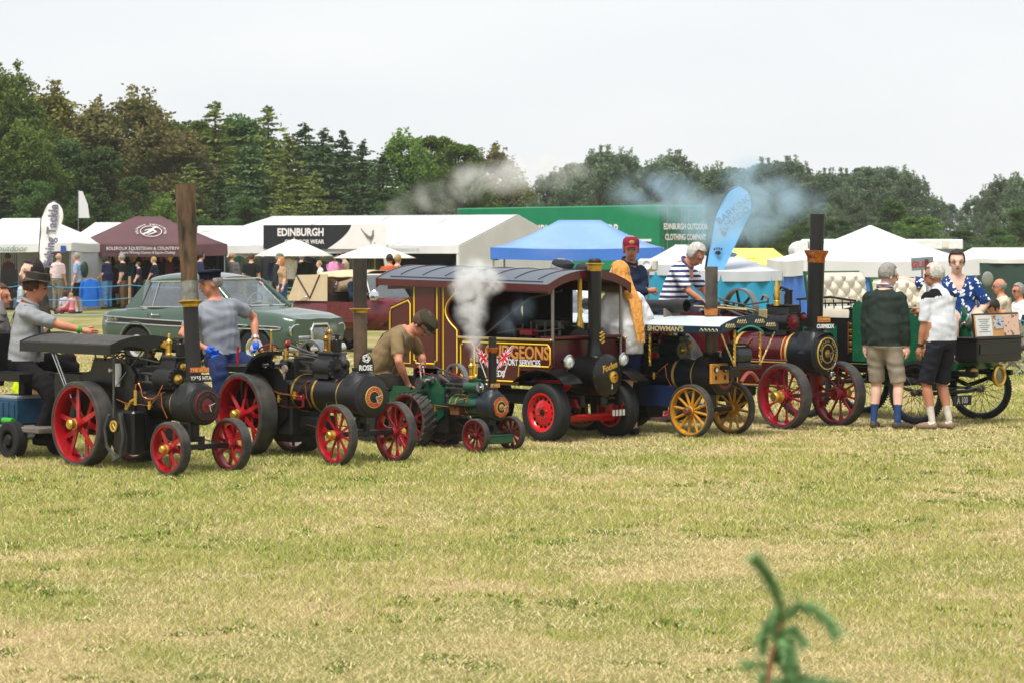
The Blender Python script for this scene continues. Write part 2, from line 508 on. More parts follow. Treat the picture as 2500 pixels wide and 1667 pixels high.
def leaf_quads(P, N, size, tone, name, aspect=0.6, rs=None):
    """P (n,3) centres, N (n,3) long directions, random roll"""
    rs = rs or rng
    n = len(P); N = N / (np.linalg.norm(N, axis=1, keepdims=True) + 1e-9)
    rv = rs.normal(size=(n, 3)); S = np.cross(N, rv); S /= (np.linalg.norm(S, axis=1, keepdims=True) + 1e-9)
    sz = size[:, None]
    q = np.empty((n, 4, 3), np.float32)
    q[:, 0] = P - N * sz * 0.5; q[:, 1] = P + S * sz * aspect * 0.5; q[:, 2] = P + N * sz * 0.5; q[:, 3] = P - S * sz * aspect * 0.5
    me = bpy.data.meshes.new(name); me.vertices.add(4 * n); me.vertices.foreach_set('co', q.ravel())
    me.loops.add(4 * n); me.loops.foreach_set('vertex_index', np.arange(4 * n, dtype=np.int32))
    me.polygons.add(n); me.polygons.foreach_set('loop_start', np.arange(0, 4 * n, 4, dtype=np.int32)); me.polygons.foreach_set('loop_total', np.full(n, 4, np.int32))
    a = me.attributes.new('tone', 'FLOAT', 'POINT'); a.data.foreach_set('value', np.repeat(np.clip(tone, 0, 1), 4).astype(np.float32))
    me.update(calc_edges=True)
    return me
def broad_tree(seed, w=2.5, blobs=70, per=250, base=0.9, top=10.0, spike=0.0):
    r = np.random.default_rng(seed); P = []; N = []; T = []; limbs = []
    zc = (base + top) / 2
    for k in range(blobs):
        a = r.random() * 2 * np.pi; t = r.random() ** 0.8
        z = base + 0.5 + (top - base - 0.7) * t
        env = w * (np.sin(np.pi * (0.16 + 0.80 * t) ** 1.05) ** 0.65) * (1 + 0.22 * np.sin(3 * a + seed + z))
        rad = env * (0.45 + 0.55 * r.random() ** 0.5)
        c = np.array([np.cos(a) * rad * .85, np.sin(a) * rad * .85, z]); br = 0.42 + 0.42 * r.random()
        if t > 0.82: br *= 0.7
        d = r.normal(size=(per, 3)); d /= np.linalg.norm(d, axis=1, keepdims=True)
        rr = br * (0.55 + 0.55 * r.random(per))[:, None]
        p = c + d * rr * np.array([1.15, 1.15, 0.85])
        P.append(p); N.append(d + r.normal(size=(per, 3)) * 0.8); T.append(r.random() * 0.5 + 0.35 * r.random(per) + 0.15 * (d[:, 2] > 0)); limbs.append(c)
        if spike and t > 0.7:
            ns = 26; zz = r.random(ns); p2 = c + np.stack([r.normal(size=ns) * .09, r.normal(size=ns) * .09, br + zz * spike], 1)
            P.append(p2); N.append(r.normal(size=(ns, 3)) + np.array([0, 0, 1.2])); T.append(0.6 + 0.3 * r.random(ns))
    P = np.concatenate(P); N = np.concatenate(N); T = np.concatenate(T)
    me = leaf_quads(P, N, 0.09 + 0.13 * r.random(len(P)), T, 'crown', 0.75, r)
    b = MB(); b.tube([(0, 0, 0), (0.05, 0.02, top * .3), (-0.04, 0.05, top * .62), (0, 0, top * .85)], [0.2, 0.15, 0.09, 0.03], 8)
    for c in limbs[::3]:
        z0 = max(base * .8, c[2] - 1.6 - r.random())
        b.tube([(0, 0, z0), (c[0] * .5, c[1] * .5, (z0 + c[2]) / 2 + .15), tuple(c)], [0.06, 0.04, 0.015], 5)
    return me, b.mesh('trunk')
def conifer(seed, w=1.9, top=10.0, dense=1.0, droop=0.25, gap=0.34):
    r = np.random.default_rng(seed); P = []; N = []; T = []; b = MB()
    b.tube([(0, 0, 0), (0, 0, top * .5), (0, 0, top)], [0.17, 0.1, 0.012], 7)
    z = 0.7
    while z < top - 0.15:
        f = 1 - z / top; rad = w * (f ** 0.75) * (0.85 + 0.3 * r.random()) + 0.1
        nb = max(4, int(8 * (0.5 + 0.5 * f)))
        for k in range(nb):
            a = 2 * np.pi * (k + r.random()) / nb; L = rad * (0.45 + 0.75 * r.random()); up = 0.25 * (1 - f) + 0.05
            d = np.array([np.cos(a), np.sin(a), 0.0])
            ns = max(6, int(62 * L / 1.6 * dense)); t = (0.12 + 0.88 * r.random(ns)); sp = (0.12 + 0.30 * (1 - t)) * min(1, L)
            side = np.array([-d[1], d[0], 0])
            p = np.array([0, 0, z]) + d * (t * L)[:, None] + side * (r.normal(size=ns) * sp)[:, None]
            p[:, 2] += up * t * L - droop * (t ** 2) * L - 0.10 * r.random(ns) + (r.random() - .5) * gap * 2.4
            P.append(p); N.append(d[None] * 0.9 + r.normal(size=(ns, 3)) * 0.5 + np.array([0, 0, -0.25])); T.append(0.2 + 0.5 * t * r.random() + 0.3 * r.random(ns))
        z += gap * (0.7 + 0.6 * r.random()) * (0.55 + 0.6 * f)
    n2 = 30; P.append(np.stack([r.normal(size=n2) * .05, r.normal(size=n2) * .05, top - 0.7 * r.random(n2)], 1)); N.append(r.normal(size=(n2, 3)) + np.array([0, 0, 1])); T.append(r.random(n2))
    P = np.concatenate(P); N = np.concatenate(N); T = np.concatenate(T)
    return leaf_quads(P, N, 0.13 + 0.17 * r.random(len(P)), T, 'crown', 0.45, r), b.mesh('trunk')
bark = M('bark', '#4a3d31', rough=0.95, var=0.4, vs=14, bump=0.6)
LM = {
    'broad': leaf_mat('leaf_green', (0.041, 0.085, 0.020), (0.174, 0.265, 0.061)),
    'dark': leaf_mat('leaf_dark', (0.029, 0.065, 0.024), (0.112, 0.184, 0.058)),
    'olive': leaf_mat('leaf_olive', (0.072, 0.091, 0.020), (0.265, 0.254, 0.061)),
    'rust': leaf_mat('leaf_rust', (0.066, 0.088, 0.028), (0.205, 0.172, 0.070)),
    'spruce': leaf_mat('needle_dark', (0.030, 0.062, 0.030), (0.115, 0.175, 0.075), 0.1),
    'larch': leaf_mat('needle_larch', (0.061, 0.098, 0.029), (0.235, 0.265, 0.073), 0.2),
    'blue': leaf_mat('leaf_haze_tint', (0.050, 0.092, 0.052), (0.180, 0.250, 0.140)),  # distant haze painted into the leaf colour: paler and bluer green
}
PROTO = {
    'broad': [broad_tree(1, 2.5), broad_tree(2, 2.2, spike=0.5), broad_tree(3, 2.8, blobs=80)],
    'dark': [broad_tree(4, 2.3), broad_tree(5, 2.7)],
    'olive': [broad_tree(6, 2.0, spike=0.8)],
    'rust': [broad_tree(7, 2.6, blobs=80, spike=0.7), broad_tree(17, 2.2, spike=0.8)],
    'spruce': [conifer(8, 2.6, gap=.27), conifer(9, 2.2, gap=0.3), conifer(18, 2.9, gap=.3)],
    'larch': [conifer(10, 2.9, dense=0.95, droop=0.05, gap=0.33), conifer(11, 2.4, dense=0.9, droop=0.1, gap=0.35)],
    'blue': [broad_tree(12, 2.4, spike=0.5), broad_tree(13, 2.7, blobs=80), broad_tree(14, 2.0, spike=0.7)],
}
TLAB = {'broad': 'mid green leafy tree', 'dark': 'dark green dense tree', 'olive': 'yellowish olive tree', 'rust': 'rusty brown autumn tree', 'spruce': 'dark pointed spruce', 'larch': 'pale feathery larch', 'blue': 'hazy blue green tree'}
LANDM = [(60, 'the tackle stall'), (200, 'the white teardrop flag'), (330, 'the maroon gazebo roof'), (430, 'the scorched chimney'), (560, 'the low white trailer'), (660, 'the hipped end of the marquee'), (800, 'the black banner'), (960, 'the bird banner'), (1120, 'the plain marquee roof'), (1250, 'the marquee gable'), (1420, 'the blank end of the green trailer'), (1640, 'the rear doors of the green trailer'), (1780, 'the blue teardrop flag'), (1930, 'the yellow tent'), (2080, 'the copper capped chimney'), (2240, 'the peak of the white gazebo'), (2370, 'the white box truck'), (9999, 'the stall with dark green walls')]
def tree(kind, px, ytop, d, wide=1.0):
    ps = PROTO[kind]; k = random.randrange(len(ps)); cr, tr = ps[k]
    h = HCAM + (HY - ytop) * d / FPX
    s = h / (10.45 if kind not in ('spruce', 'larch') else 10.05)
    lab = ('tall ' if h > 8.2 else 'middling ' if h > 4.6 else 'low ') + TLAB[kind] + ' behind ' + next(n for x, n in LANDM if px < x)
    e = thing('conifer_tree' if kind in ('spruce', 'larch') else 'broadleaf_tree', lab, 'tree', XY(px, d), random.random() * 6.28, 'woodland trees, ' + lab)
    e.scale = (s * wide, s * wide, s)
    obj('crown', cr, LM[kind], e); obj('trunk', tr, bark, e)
SKY = [('broad', -30, 175, 128), ('broad', 25, 165, 122), ('olive', 112, 215, 126), ('broad', 60, 300, 112), ('dark', 160, 330, 116), ('olive', 200, 285, 128), ('rust', 285, 228, 124),
       ('rust', 345, 240, 128), ('rust', 410, 300, 120), ('dark', 245, 350, 114), ('broad', 465, 268, 130), ('larch', 525, 252, 122), ('dark', 590, 268, 134), ('larch', 655, 262, 124), ('larch', 705, 330, 118),
       ('spruce', 612, 330, 118), ('spruce', 745, 300, 128), ('spruce', 790, 312, 126), ('spruce', 838, 318, 130), ('spruce', 885, 342, 126), ('spruce', 935, 372, 122), ('broad', 985, 322, 128), ('broad', 1055, 318, 132), ('broad', 1115, 338, 130),
       ('olive', 1205, 362, 140), ('dark', 1150, 400, 134), ('larch', 770, 420, 112), ('larch', 460, 400, 112), ('dark', 330, 420, 110), ('spruce', 535, 420, 112), ('dark', 90, 430, 108), ('larch', 690, 440, 110), ('spruce', 860, 450, 114), ('dark', 960, 450, 116), ('dark', 1050, 440, 118),
       ('dark', 200, 470, 106), ('broad', 400, 480, 106), ('dark', 600, 470, 107), ('larch', 820, 490, 108), ('spruce', 240, 440, 110), ('spruce', 10, 420, 108), ('dark', -50, 380, 110),
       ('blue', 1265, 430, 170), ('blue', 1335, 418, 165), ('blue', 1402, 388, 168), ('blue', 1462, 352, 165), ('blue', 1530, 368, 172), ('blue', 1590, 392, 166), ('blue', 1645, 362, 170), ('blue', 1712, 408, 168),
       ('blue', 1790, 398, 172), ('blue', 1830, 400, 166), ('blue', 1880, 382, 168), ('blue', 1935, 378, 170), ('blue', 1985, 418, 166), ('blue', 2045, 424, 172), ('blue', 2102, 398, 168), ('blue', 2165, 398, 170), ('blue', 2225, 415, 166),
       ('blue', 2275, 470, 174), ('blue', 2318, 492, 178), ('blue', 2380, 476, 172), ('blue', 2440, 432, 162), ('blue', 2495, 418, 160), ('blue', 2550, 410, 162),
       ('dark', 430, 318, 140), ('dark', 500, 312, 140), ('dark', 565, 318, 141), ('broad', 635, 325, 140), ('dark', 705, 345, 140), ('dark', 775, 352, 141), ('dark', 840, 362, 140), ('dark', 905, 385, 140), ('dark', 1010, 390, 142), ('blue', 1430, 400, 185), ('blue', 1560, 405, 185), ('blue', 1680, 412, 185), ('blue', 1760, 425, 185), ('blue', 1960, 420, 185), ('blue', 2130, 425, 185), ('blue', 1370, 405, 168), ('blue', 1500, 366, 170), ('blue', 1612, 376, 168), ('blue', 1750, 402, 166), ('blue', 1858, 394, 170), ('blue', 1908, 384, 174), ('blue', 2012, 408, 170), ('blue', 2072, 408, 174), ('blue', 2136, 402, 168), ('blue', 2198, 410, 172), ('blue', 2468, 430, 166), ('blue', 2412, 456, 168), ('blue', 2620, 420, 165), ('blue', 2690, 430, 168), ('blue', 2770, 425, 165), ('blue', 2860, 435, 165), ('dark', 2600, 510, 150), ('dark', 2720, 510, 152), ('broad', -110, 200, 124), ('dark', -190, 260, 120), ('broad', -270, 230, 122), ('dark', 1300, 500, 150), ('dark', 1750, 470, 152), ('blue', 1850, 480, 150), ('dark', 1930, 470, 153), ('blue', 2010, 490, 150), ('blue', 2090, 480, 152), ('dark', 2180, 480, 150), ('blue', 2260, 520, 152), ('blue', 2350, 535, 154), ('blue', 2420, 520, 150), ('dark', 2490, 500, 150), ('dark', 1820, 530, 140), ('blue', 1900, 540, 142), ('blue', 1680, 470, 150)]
random.seed(21)
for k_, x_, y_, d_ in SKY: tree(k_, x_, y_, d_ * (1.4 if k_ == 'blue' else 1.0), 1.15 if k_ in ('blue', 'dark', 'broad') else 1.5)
# low shade-loving growth that closes the foot of the wood
for i in range(30):
    x_ = -280 + i * 105 + random.uniform(-25, 25); tree('dark' if i % 3 else 'broad', x_, 555 + random.uniform(-35, 20), (112 if x_ < 1200 else 148) - 4 + random.uniform(-2, 2), 1.9)
# ---------------------------------------------------------------- tents and stalls
def canvas(name, col, var=0.06, tr=0.25):
    if name in _M: return _M[name]
    m = M(name, col, rough=0.75, var=var, vs=1.2, bump=0.35, bs=2.4, spec=0.25)
    b = m.node_tree.nodes['Principled BSDF']
    return m
WHITE = canvas('canvas_white', '#d3d3d2'); GREYW = canvas('canvas_greywhite', '#b9bdc3'); CREAM = canvas('canvas_cream', '#d6d1c4')
MAROON = canvas('canvas_maroon', '#5c4145', 0.12); BLUE = canvas('canvas_blue', '#7b9cd2', 0.1); BLUE2 = canvas('canvas_royal', '#4474c4', 0.1); TEAL = canvas('canvas_teal', '#2f8fb0', 0.1)
YELL = canvas('canvas_lime', '#dfe06a', 0.06); DKGRN = canvas('canvas_darkgreen', '#33463f', 0.15); BLACKC = cloth('cloth_black', '#16171a')
STEEL = M('steel_grey', '#8d9196', rough=0.35, metal=0.8, var=0.15)
WOODP = M('wood_stake', '#a98a5e', rough=0.85, var=0.3, vs=20)
def gazebo(label, loc, yaw, w, dp, eave, val, ridge_z, ridge_len, mat, valmat=None, walls=(), cat='gazebo', sag=1.2, ridge_dir='x', name='gazebo', group=None):
    """hip-roofed pop-up shelter: roof, four valances, four legs, optional wall sheets. front is -y"""
    e = thing(name, label, cat, loc, yaw, group)
    hx, hy = w / 2, dp / 2; rl = ridge_len / 2
    R1, R2 = ((-rl, 0), (rl, 0)) if ridge_dir == 'x' else ((0, -rl), (0, rl))
    def face(a, b_, ra, rb):
        P = []
        for i in range(7):
            t = i / 6
            row = []
            for j in range(9):
                u = j / 8
                e0 = Vector((a[0] + (b_[0] - a[0]) * u, a[1] + (b_[1] - a[1]) * u, 0)); r0 = Vector((ra[0] + (rb[0] - ra[0]) * u, ra[1] + (rb[1] - ra[1]) * u, 0))
                p = e0.lerp(r0, t); p.z = eave + (ridge_z - eave) * (t ** sag) - 0.05 * math.sin(math.pi * u) * (1 - t) ** 2 * min(w, dp) / 4
                row.append(p)
            P.append(row)
        return P
    cs = [(-hx, -hy), (hx, -hy), (hx, hy), (-hx, hy)]
    if ridge_dir == 'x': rr = [(R1, R2), (R2, R2), (R2, R1), (R1, R1)]
    else: rr = [(R1, R1), (R1, R2), (R2, R2), (R2, R1)]
    b = MB()
    for k in range(4):
        b.grid(face(cs[k], cs[(k + 1) % 4], *rr[k]))
    ro = b.build('roof', mat, e, ang=25)
    ro.modifiers.new('thick', 'SOLIDIFY').thickness = 0.012
    for k in range(4):
        a, c2 = Vector((*cs[k], 0)), Vector((*cs[(k + 1) % 4], 0)); nrm = Vector(((c2 - a).y, -(c2 - a).x, 0)).normalized()
        P = []
        for i in range(4):
            row = []
            for j in range(13):
                u = j / 12; p = a.lerp(c2, u) + nrm * (0.012 + 0.015 * math.sin(u * 19 + k) * i / 3); p.z = eave + 0.005 - val * i / 3 - 0.05 * math.sin(math.pi * u) * min(w, dp) / 4
                row.append(p)
            P.append(row)
        b = MB(); b.slab(P, -nrm * 0.008); b.build('valance', valmat or mat, e)
    for cx, cy_ in cs:
        b = MB(); b.box((cx * .97, cy_ * .97, eave / 2), (0.045, 0.045, eave), ch=0.005); b.box((cx * .97, cy_ * .97, 0.01), (0.12, 0.12, 0.02)); b.build('leg', STEEL, e)
    for side, wm, z0, z1 in walls:
        k = 'front right back left'.split().index(side); a, c2 = Vector((*cs[k], 0)) * .985, Vector((*cs[(k + 1) % 4], 0)) * .985; nrm = Vector(((c2 - a).y, -(c2 - a).x, 0)).normalized()
        P = [[a.lerp(c2, j / 16) + Vector((0, 0, z1 + (z0 - z1) * i / 3)) + nrm * 0.025 * math.sin(j * 1.9 + k + i * .6) for j in range(17)] for i in range(4)]
        b = MB(); b.slab(P, -nrm * 0.01); b.build('wall_sheet', wm, e)
    return e
GT = gazebo
# --- far left stall with hanging fishing tackle
D = 80.0
tl = GT('white hip-roofed fishing tackle stall at the left end of the stalls', XY(62, D + 2.2), R(-9), 4.3, 4.0, 2.06, 0.25, 2.82, 1.45, WHITE, walls=[('right', GREYW, 0, 1.85), ('back', GREYW, 0, 1.9)], name='market_stall', cat='stall')
lettering('ckle and outdoor', 0.26, M('print_olive', '#6f8a6a', rough=0.8), tl, (-0.2, -2.045, 1.88), (1, 0, 0), (0, 0, 1), shear=0.25, sx=1.05)
b = MB(); b.box((1.9, -2.04, 1.86), (0.16, 0.012, 0.22)); b.build('sign_patch', M('print_blue', '#2f4f8f'), tl)
GT('small white gazebo roof showing between the tackle stall and the maroon gazebo', XY(268, 92), R(6), 2.6, 2.6, 2.25, 0.2, 2.78, 1.0, WHITE, sag=1.3)
GT('low green stall roof at the edge behind the tackle stall', XY(-8, 95), R(0), 2.2, 2.2, 2.2, 0.2, 2.75, 0.3, canvas('canvas_green', '#3f8f78'))
# --- maroon clothing gazebo
mg = GT('maroon hip-roofed clothing gazebo with white printed crests', XY(362, 84.5), R(10), 4.75, 3.4, 2.02, 0.36, 2.90, 0.85, MAROON, walls=[('back', BLACKC, 0, 1.7), ('right', BLACKC, 0, 1.7)], sag=1.12, name='market_stall', cat='stall')
PRW = M('print_white', '#e6e2df', rough=0.8, var=0.1, vs=40)
lettering('BOLEROUX EQUESTRIAN & COUNTRYWEAR', 0.145, PRW, mg, (-0.1, -1.745, 1.88), (1, 0, 0), (0, 0, 1), sx=0.86)
lettering('Award Winning Country & Equine Clothing', 0.12, PRW, mg, (-0.1, -1.745, 1.755), (1, 0, 0), (0, 0, 1), sx=0.8, shear=0.3)
nrm_ = Vector((0, -0.88, 1.7)).normalized(); up_ = Vector((0, 1.7, 0.88)).normalized(); cc_ = Vector((0.05, -0.93, 2.425))
b = MB()
b.tube([cc_ + Vector((1, 0, 0)) * 0.33 * math.cos(a * .2618) + up_ * 0.36 * math.sin(a * .2618) for a in range(24)], 0.011, 6, closed=True)
b.tube([cc_ + Vector((1, 0, 0)) * x + up_ * y for x, y in ((-.26, -.2), (-.12, -.12), (0, .02), (.1, .22), (.2, .27), (.22, .2))], [.02, .04, .05, .035, .03, .012], 6)
b.tube([cc_ + Vector((1, 0, 0)) * x + up_ * y for x, y in ((-.2, .06), (-.05, .12), (.04, .1), (.16, -.06), (.02, -.16), (-.12, -.26))], [.012, .02, .03, .03, .02, .012], 6)
b.build('printed_crest', PRW, mg)
ring_text('BOLEROUX EQUESTRIAN', 0.45, 0.11, PRW, mg, cc_ + nrm_ * 0.01, R(200), R(-20), (1, 0, 0), up_)
b = MB()
for s_ in (-1, 1):
    b.tube([(1.42 + .12 * s_, -.5, 2.36), (1.46 + .3 * s_, -.45, 2.45), (1.45 + .42 * s_, -.4, 2.42)], [.02, .016, .01], 5)
b.build('printed_antlers', PRW, mg)
# hanging clothes and bunting inside
def garment(label, px, ytop, d, w, h, mat, grp='clothes hanging on the stalls', kind='jacket', name='hanging_jacket', yaw=0):
    """a garment on a hanger: shoulders, body, two sleeves, wooden hanger"""
    p = AT(px, ytop, d)
    e = thing(name, label, kind, p - Vector((0, 0, h)), yaw, grp)
    b = MB(); rs = []
    for t, ww, dd in ((0, .5, .10), (.25, .49, .11), (.6, .45, .11), (.86, .5, .10), (.95, .34, .08), (1.0, .14, .07)):
        rs.append([(math.cos(a * .3927) * ww * w * (1 + .05 * math.sin(a * 2.3 + t * 9)), math.sin(a * .3927) * dd * (1 + .2 * math.sin(a * 3.1 + t * 5)), t * h) for a in range(16)])
    b.rings(rs); body = b.build('body', mat, e)
    for s_ in (-1, 1):
        b = MB(); b.tube([(s_ * w * .42, 0, h * .9), (s_ * w * .56, .01, h * .62), (s_ * w * .6, .02, h * .28)], [.07, .06, .05], 8); b.build('sleeve', mat, e)
    b = MB(); b.tube([(-w * .38, 0, h * .95), (0, 0, h * 1.03), (w * .38, 0, h * .95)], .012, 6); b.tube([(0, 0, h * 1.02), (0, 0, h * 1.1), (.03, 0, h * 1.13)], .006, 5); b.build('hanger', WOODP, e)
    return e
cl = lambda n, c: cloth('cloth_' + n, c)
garment('bright blue jacket on a wooden hanger by the blue rope', 221, 682, 76.5, .48, .78, cl('brightblue', '#1f5fb8'))
random.seed(4)
for i in range(14):
    px = 250 + i * 21
    if 395 < px < 420: continue
    cN, cC = random.choice([('charcoal', '#2c2d31'), ('navy', '#1f2638'), ('olive', '#3b3f2e'), ('plum', '#5d2740'), ('black2', '#17181b')])
    garment('dark jacket hanging inside the maroon gazebo', px, 655 + random.uniform(-6, 6), 85.2 + random.uniform(-.3, .3), .42, .8, cl(cN, cC), 'dark jackets inside the maroon gazebo')
for i in range(8):
    tb = MB(); p = AT(262 + i * 22, 626, 83.0); tb.prism([(-.1, 0, 0), (.1, 0, 0), (0, 0, -.2)], (0, .006, 0)); o_ = tb.build('bunting_pennant', cl('mustard', '#b08a2c') if i % 2 else cl('wine', '#6c2436')); o_.location = p
    tag(o_, 'small triangular bunting pennant under the maroon valance', 'bunting', 'bunting on the maroon gazebo')
# fishing rods hanging in the tackle stall
for i in range(9):
    b = MB(); p = AT(4 + i * 4.6, 618, D - .2); b.tube([(0, 0, 0), (0, 0, -1.35)], [0.012, 0.03], 6); b.tube([(0, 0, -.5), (0, -.02, -.8), (0, 0, -1.1)], [.03, .05, .03], 6)
    o_ = b.build('fishing_rod', M('rod_black', '#141416', rough=.4)); o_.location = p
    tag(o_, 'black fishing rod hanging upright in the tackle stall', 'fishing rod', 'fishing rods in the tackle stall')
# --- white shed roof between
b = MB(); b.box((0, 0, 2.35), (2.6, 2, 0.7), ch=.05); b.box((0, 0, 1.1), (2.5, 1.9, 1.9))
o_ = b.build('white_trailer', M('white_panel', '#e2e3e4', rough=.4)); o_.location = XY(575, 98); tag(o_, 'low white trailer roof between maroon gazebo and marquee', 'trailer')
# --- the big marquee
mq = thing('marquee', 'long white marquee with black and white outdoor wear banner', 'marquee', XY(1120, 88), 0)
ph = R(27); fx = Vector((-math.cos(ph), math.sin(ph), 0)); ex = Vector((math.sin(ph), math.cos(ph), 0)); LQ, WQ, EV, RZ = 9.95, 8.6, 1.98, 3.03
def mqp(u, v, z): return fx * u + ex * v + Vector((0, 0, z))
b = MB()
fr = [[mqp(LQ * j / 20, WQ / 2 * t, EV + (RZ - EV) * t - (.10 * math.sin(math.pi * t) + .04 * (1 - t)) * math.sin(j * math.pi / 4) ** 2) for j in range(21)] for t in (0, .25, .5, .75, 1)]
b.grid(fr); b.grid([[mqp(LQ * j / 20, WQ - WQ / 2 * t, EV + (RZ - EV) * t) for j in range(21)] for t in (0, .5, 1)], flip=True)
b.grid([[mqp(LQ, WQ / 2 * (1 - t), RZ + (EV - RZ) * t), mqp(LQ + 1.6 * t, WQ / 2 - WQ / 2 * t * .9, RZ + (EV - .05 - RZ) * t)] for t in (0, .33, .66, 1)])
b.grid([[mqp(LQ + 1.6 * t, WQ / 2 - WQ / 2 * t * .9, RZ + (EV - .05 - RZ) * t), mqp(LQ + 1.6 * t, WQ / 2 + WQ / 2 * t * .9, RZ + (EV - .05 - RZ) * t)] for t in (0, .33, .66, 1)])
ro = b.build('roof', WHITE, mq, ang=20); ro.modifiers.new('thick', 'SOLIDIFY').thickness = .02
b = MB(); b.slab([[mqp(LQ * j / 24 * 1.0, -.02 - .02 * math.sin(j * 1.7) * i, EV - .27 * i) for j in range(25)] for i in (0, 1)], (0, 0.02, 0)); b.build('valance', WHITE, mq)
b = MB(); b.slab([[mqp(-.02 - .03 * math.sin(j * 2.1) * (i > 0), WQ * j / 12, (EV + (RZ - EV) * (1 - abs(j / 6 - 1)) - .02) * (1 - i / 4)) for j in range(13)] for i in range(5)], (-.02, 0, 0)); b.build('gable_wall', WHITE, mq)
for u in (2.5, 5.0, 7.5):
    b = MB(); b.tube([mqp(u, WQ / 2 * t, EV + (RZ - EV) * t + .012) for t in (0, .25, .5, .75, 1)], .016, 5); b.build('roof_seam', GREYW, mq)
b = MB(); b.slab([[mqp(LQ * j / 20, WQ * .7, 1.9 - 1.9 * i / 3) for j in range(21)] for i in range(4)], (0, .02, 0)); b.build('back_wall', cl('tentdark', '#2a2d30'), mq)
for u in (0.05, 2.7, 5.2, 7.6, LQ + 1.2):
    b = MB(); b.tube([mqp(u, .05, 0), mqp(u, .05, EV)], .06, 8); b.build('leg', WHITE, mq)
for u in (2.7, 7.6, 9.9):
    b = MB(); b.tube([mqp(u, -.02, EV - .3), mqp(u - .06, -.04, EV - .9), mqp(u, .02, EV - 1.4)], [.16, .11, .17], 10); b.build('tied_curtain', GREYW, mq)
def bq(u, z, off=-.08): return mqp(u, off, z)
b = MB()
cur = [bq(4.0 + .95 * (1 - t) ** 1.7, 1.86 + .82 * (1 - t)) for t in [k / 8 for k in range(9)]]   # curved edge between black and white
b.prism([bq(7.55, 1.86), bq(7.55, 2.68)] + [bq(4.0, 2.68)] + [], ex * -.0) if False else None
blk = [bq(7.55, 1.86), bq(7.55, 2.68)] + [bq(4.05, 2.68)] + [bq(4.05 + .95 * (k / 8) ** 1.6, 2.68 - .82 * k / 8) for k in range(1, 9)]
b.prism(blk, -ex * .02); b.build('banner_black', cloth('banner_black', '#2b2d30', bump=.2), mq)
wht = [bq(4.05 + .95 * (k / 8) ** 1.6, 2.68 - .82 * k / 8) for k in range(0, 9)] + [bq(2.7, 1.86), bq(2.7, 2.68)]
b = MB(); b.prism(wht[::-1], -ex * .02); b.build('banner_white', canvas('banner_white', '#e3dfdc'), mq)
lettering('EDINBURGH', 0.36, PRW, mq, bq(6.05, 2.42, -.115), -fx, (0, 0, 1), bold=.012, sx=.92)
lettering('OUTDOOR WEAR', 0.2, PRW, mq, bq(5.9, 2.10, -.115), -fx, (0, 0, 1), bold=.004, sx=.95)
b = MB(); q0 = bq(3.35, 2.25, -.115)
b.tube([q0 + -fx * x + Vector((0, 0, z)) for x, z in ((-.32, .3), (-.18, .14), (-.05, .02), (.08, -.03), (.15, .08), (.14, .22), (.19, .24))], [.008, .02, .05, .07, .04, .025, .008], 7); b.tube([q0 + -fx * x + Vector((0, 0, z)) for x, z in ((.04, -.05), (.05, -.2), (.09, -.21))], .01, 5)
b.build('pheasant_emblem', M('print_grey', '#4c4a48'), mq)
lettering('eventmarquees.co.uk', 0.15, M('print_greyblue', '#8f97a6'), mq, bq(2.1, 1.86, -.06), -fx, (0, 0, 1))
# --- two parasols
def parasol(label, px, d, r, ztop, zedge):
    e = thing('parasol', label, 'parasol', XY(px, d), R(20), 'cream parasols before the marquee')
    n = 8; P = []
    for i in range(6):
        t = i / 5
        P.append([Vector((math.cos(2 * math.pi * k / 32) * r * t * (math.cos(math.pi / 8) / math.cos(((2 * math.pi * k / 32) % (math.pi / 4)) - math.pi / 8)), math.sin(2 * math.pi * k / 32) * r * t * (math.cos(math.pi / 8) / math.cos(((2 * math.pi * k / 32) % (math.pi / 4)) - math.pi / 8)), ztop - (ztop - zedge) * t ** 1.12)) for k in range(33)])
    b = MB(); b.grid(P, flip=True); o = b.build('canopy', CREAM, e, ang=12); o.modifiers.new('t', 'SOLIDIFY').thickness = .008
    b = MB(); b.cyl((0, 0, 0), (0, 0, ztop + .05), .022, n=10); b.build('pole', WOODP, e)
    b = MB(); b.lathe([(.001, 0), (.28, 0), (.28, .08), (.03, .14), (.001, .14)], (0, 0, 0), n=16); b.build('base', M('concrete_grey', '#8c8b88', rough=.9), e)
    for k in range(8):
        b = MB(); a = math.pi / 4 * k + math.pi / 8; b.tube([(0, 0, ztop - .04), (math.cos(a) * r * .93, math.sin(a) * r * .93, zedge - .01)], .008, 5); b.build('rib', WOODP, e)
parasol('cream parasol under the word on the black banner', 718, 81, 1.24, 2.18, 1.66)
parasol('cream parasol under the white end of the banner', 915, 80, 1.30, 2.02, 1.60)
# --- clothes on show before the marquee
for px, y, lab, mt, w, h in ((705, 632, 'cream printed shirt hung under the left parasol', spots('cl_printed', '#d9d2cc', '#7d6c6c', 22, .25), .42, .62), (817, 640, 'pink jacket hung under the marquee edge', spots('cl_pink', '#d98cc0', '#eec3de', 18, .3), .5, .7),
                             (770, 700, 'white checked long shirt on a stand before the marquee', bands('cl_check', '#e7e9f1', '#9aa2c4', 9, 'X', .2), .5, .95), (640, 690, 'pale blue shirt hung beside the green car roof', cl('palesky', '#b7c7d8'), .4, .6), (745, 640, 'black sweatshirt hung between the shirts', cl('black2', '#17181b'), .4, .6), (675, 640, 'navy sweatshirt hung under the left parasol', cl('navy', '#1f2638'), .4, .6), (785, 637, 'charcoal hoodie hung between black and pink jackets', cl('charcoal', '#2c2d31'), .38, .6)):
    garment(lab, px, y, 80.5, w, h, mt)
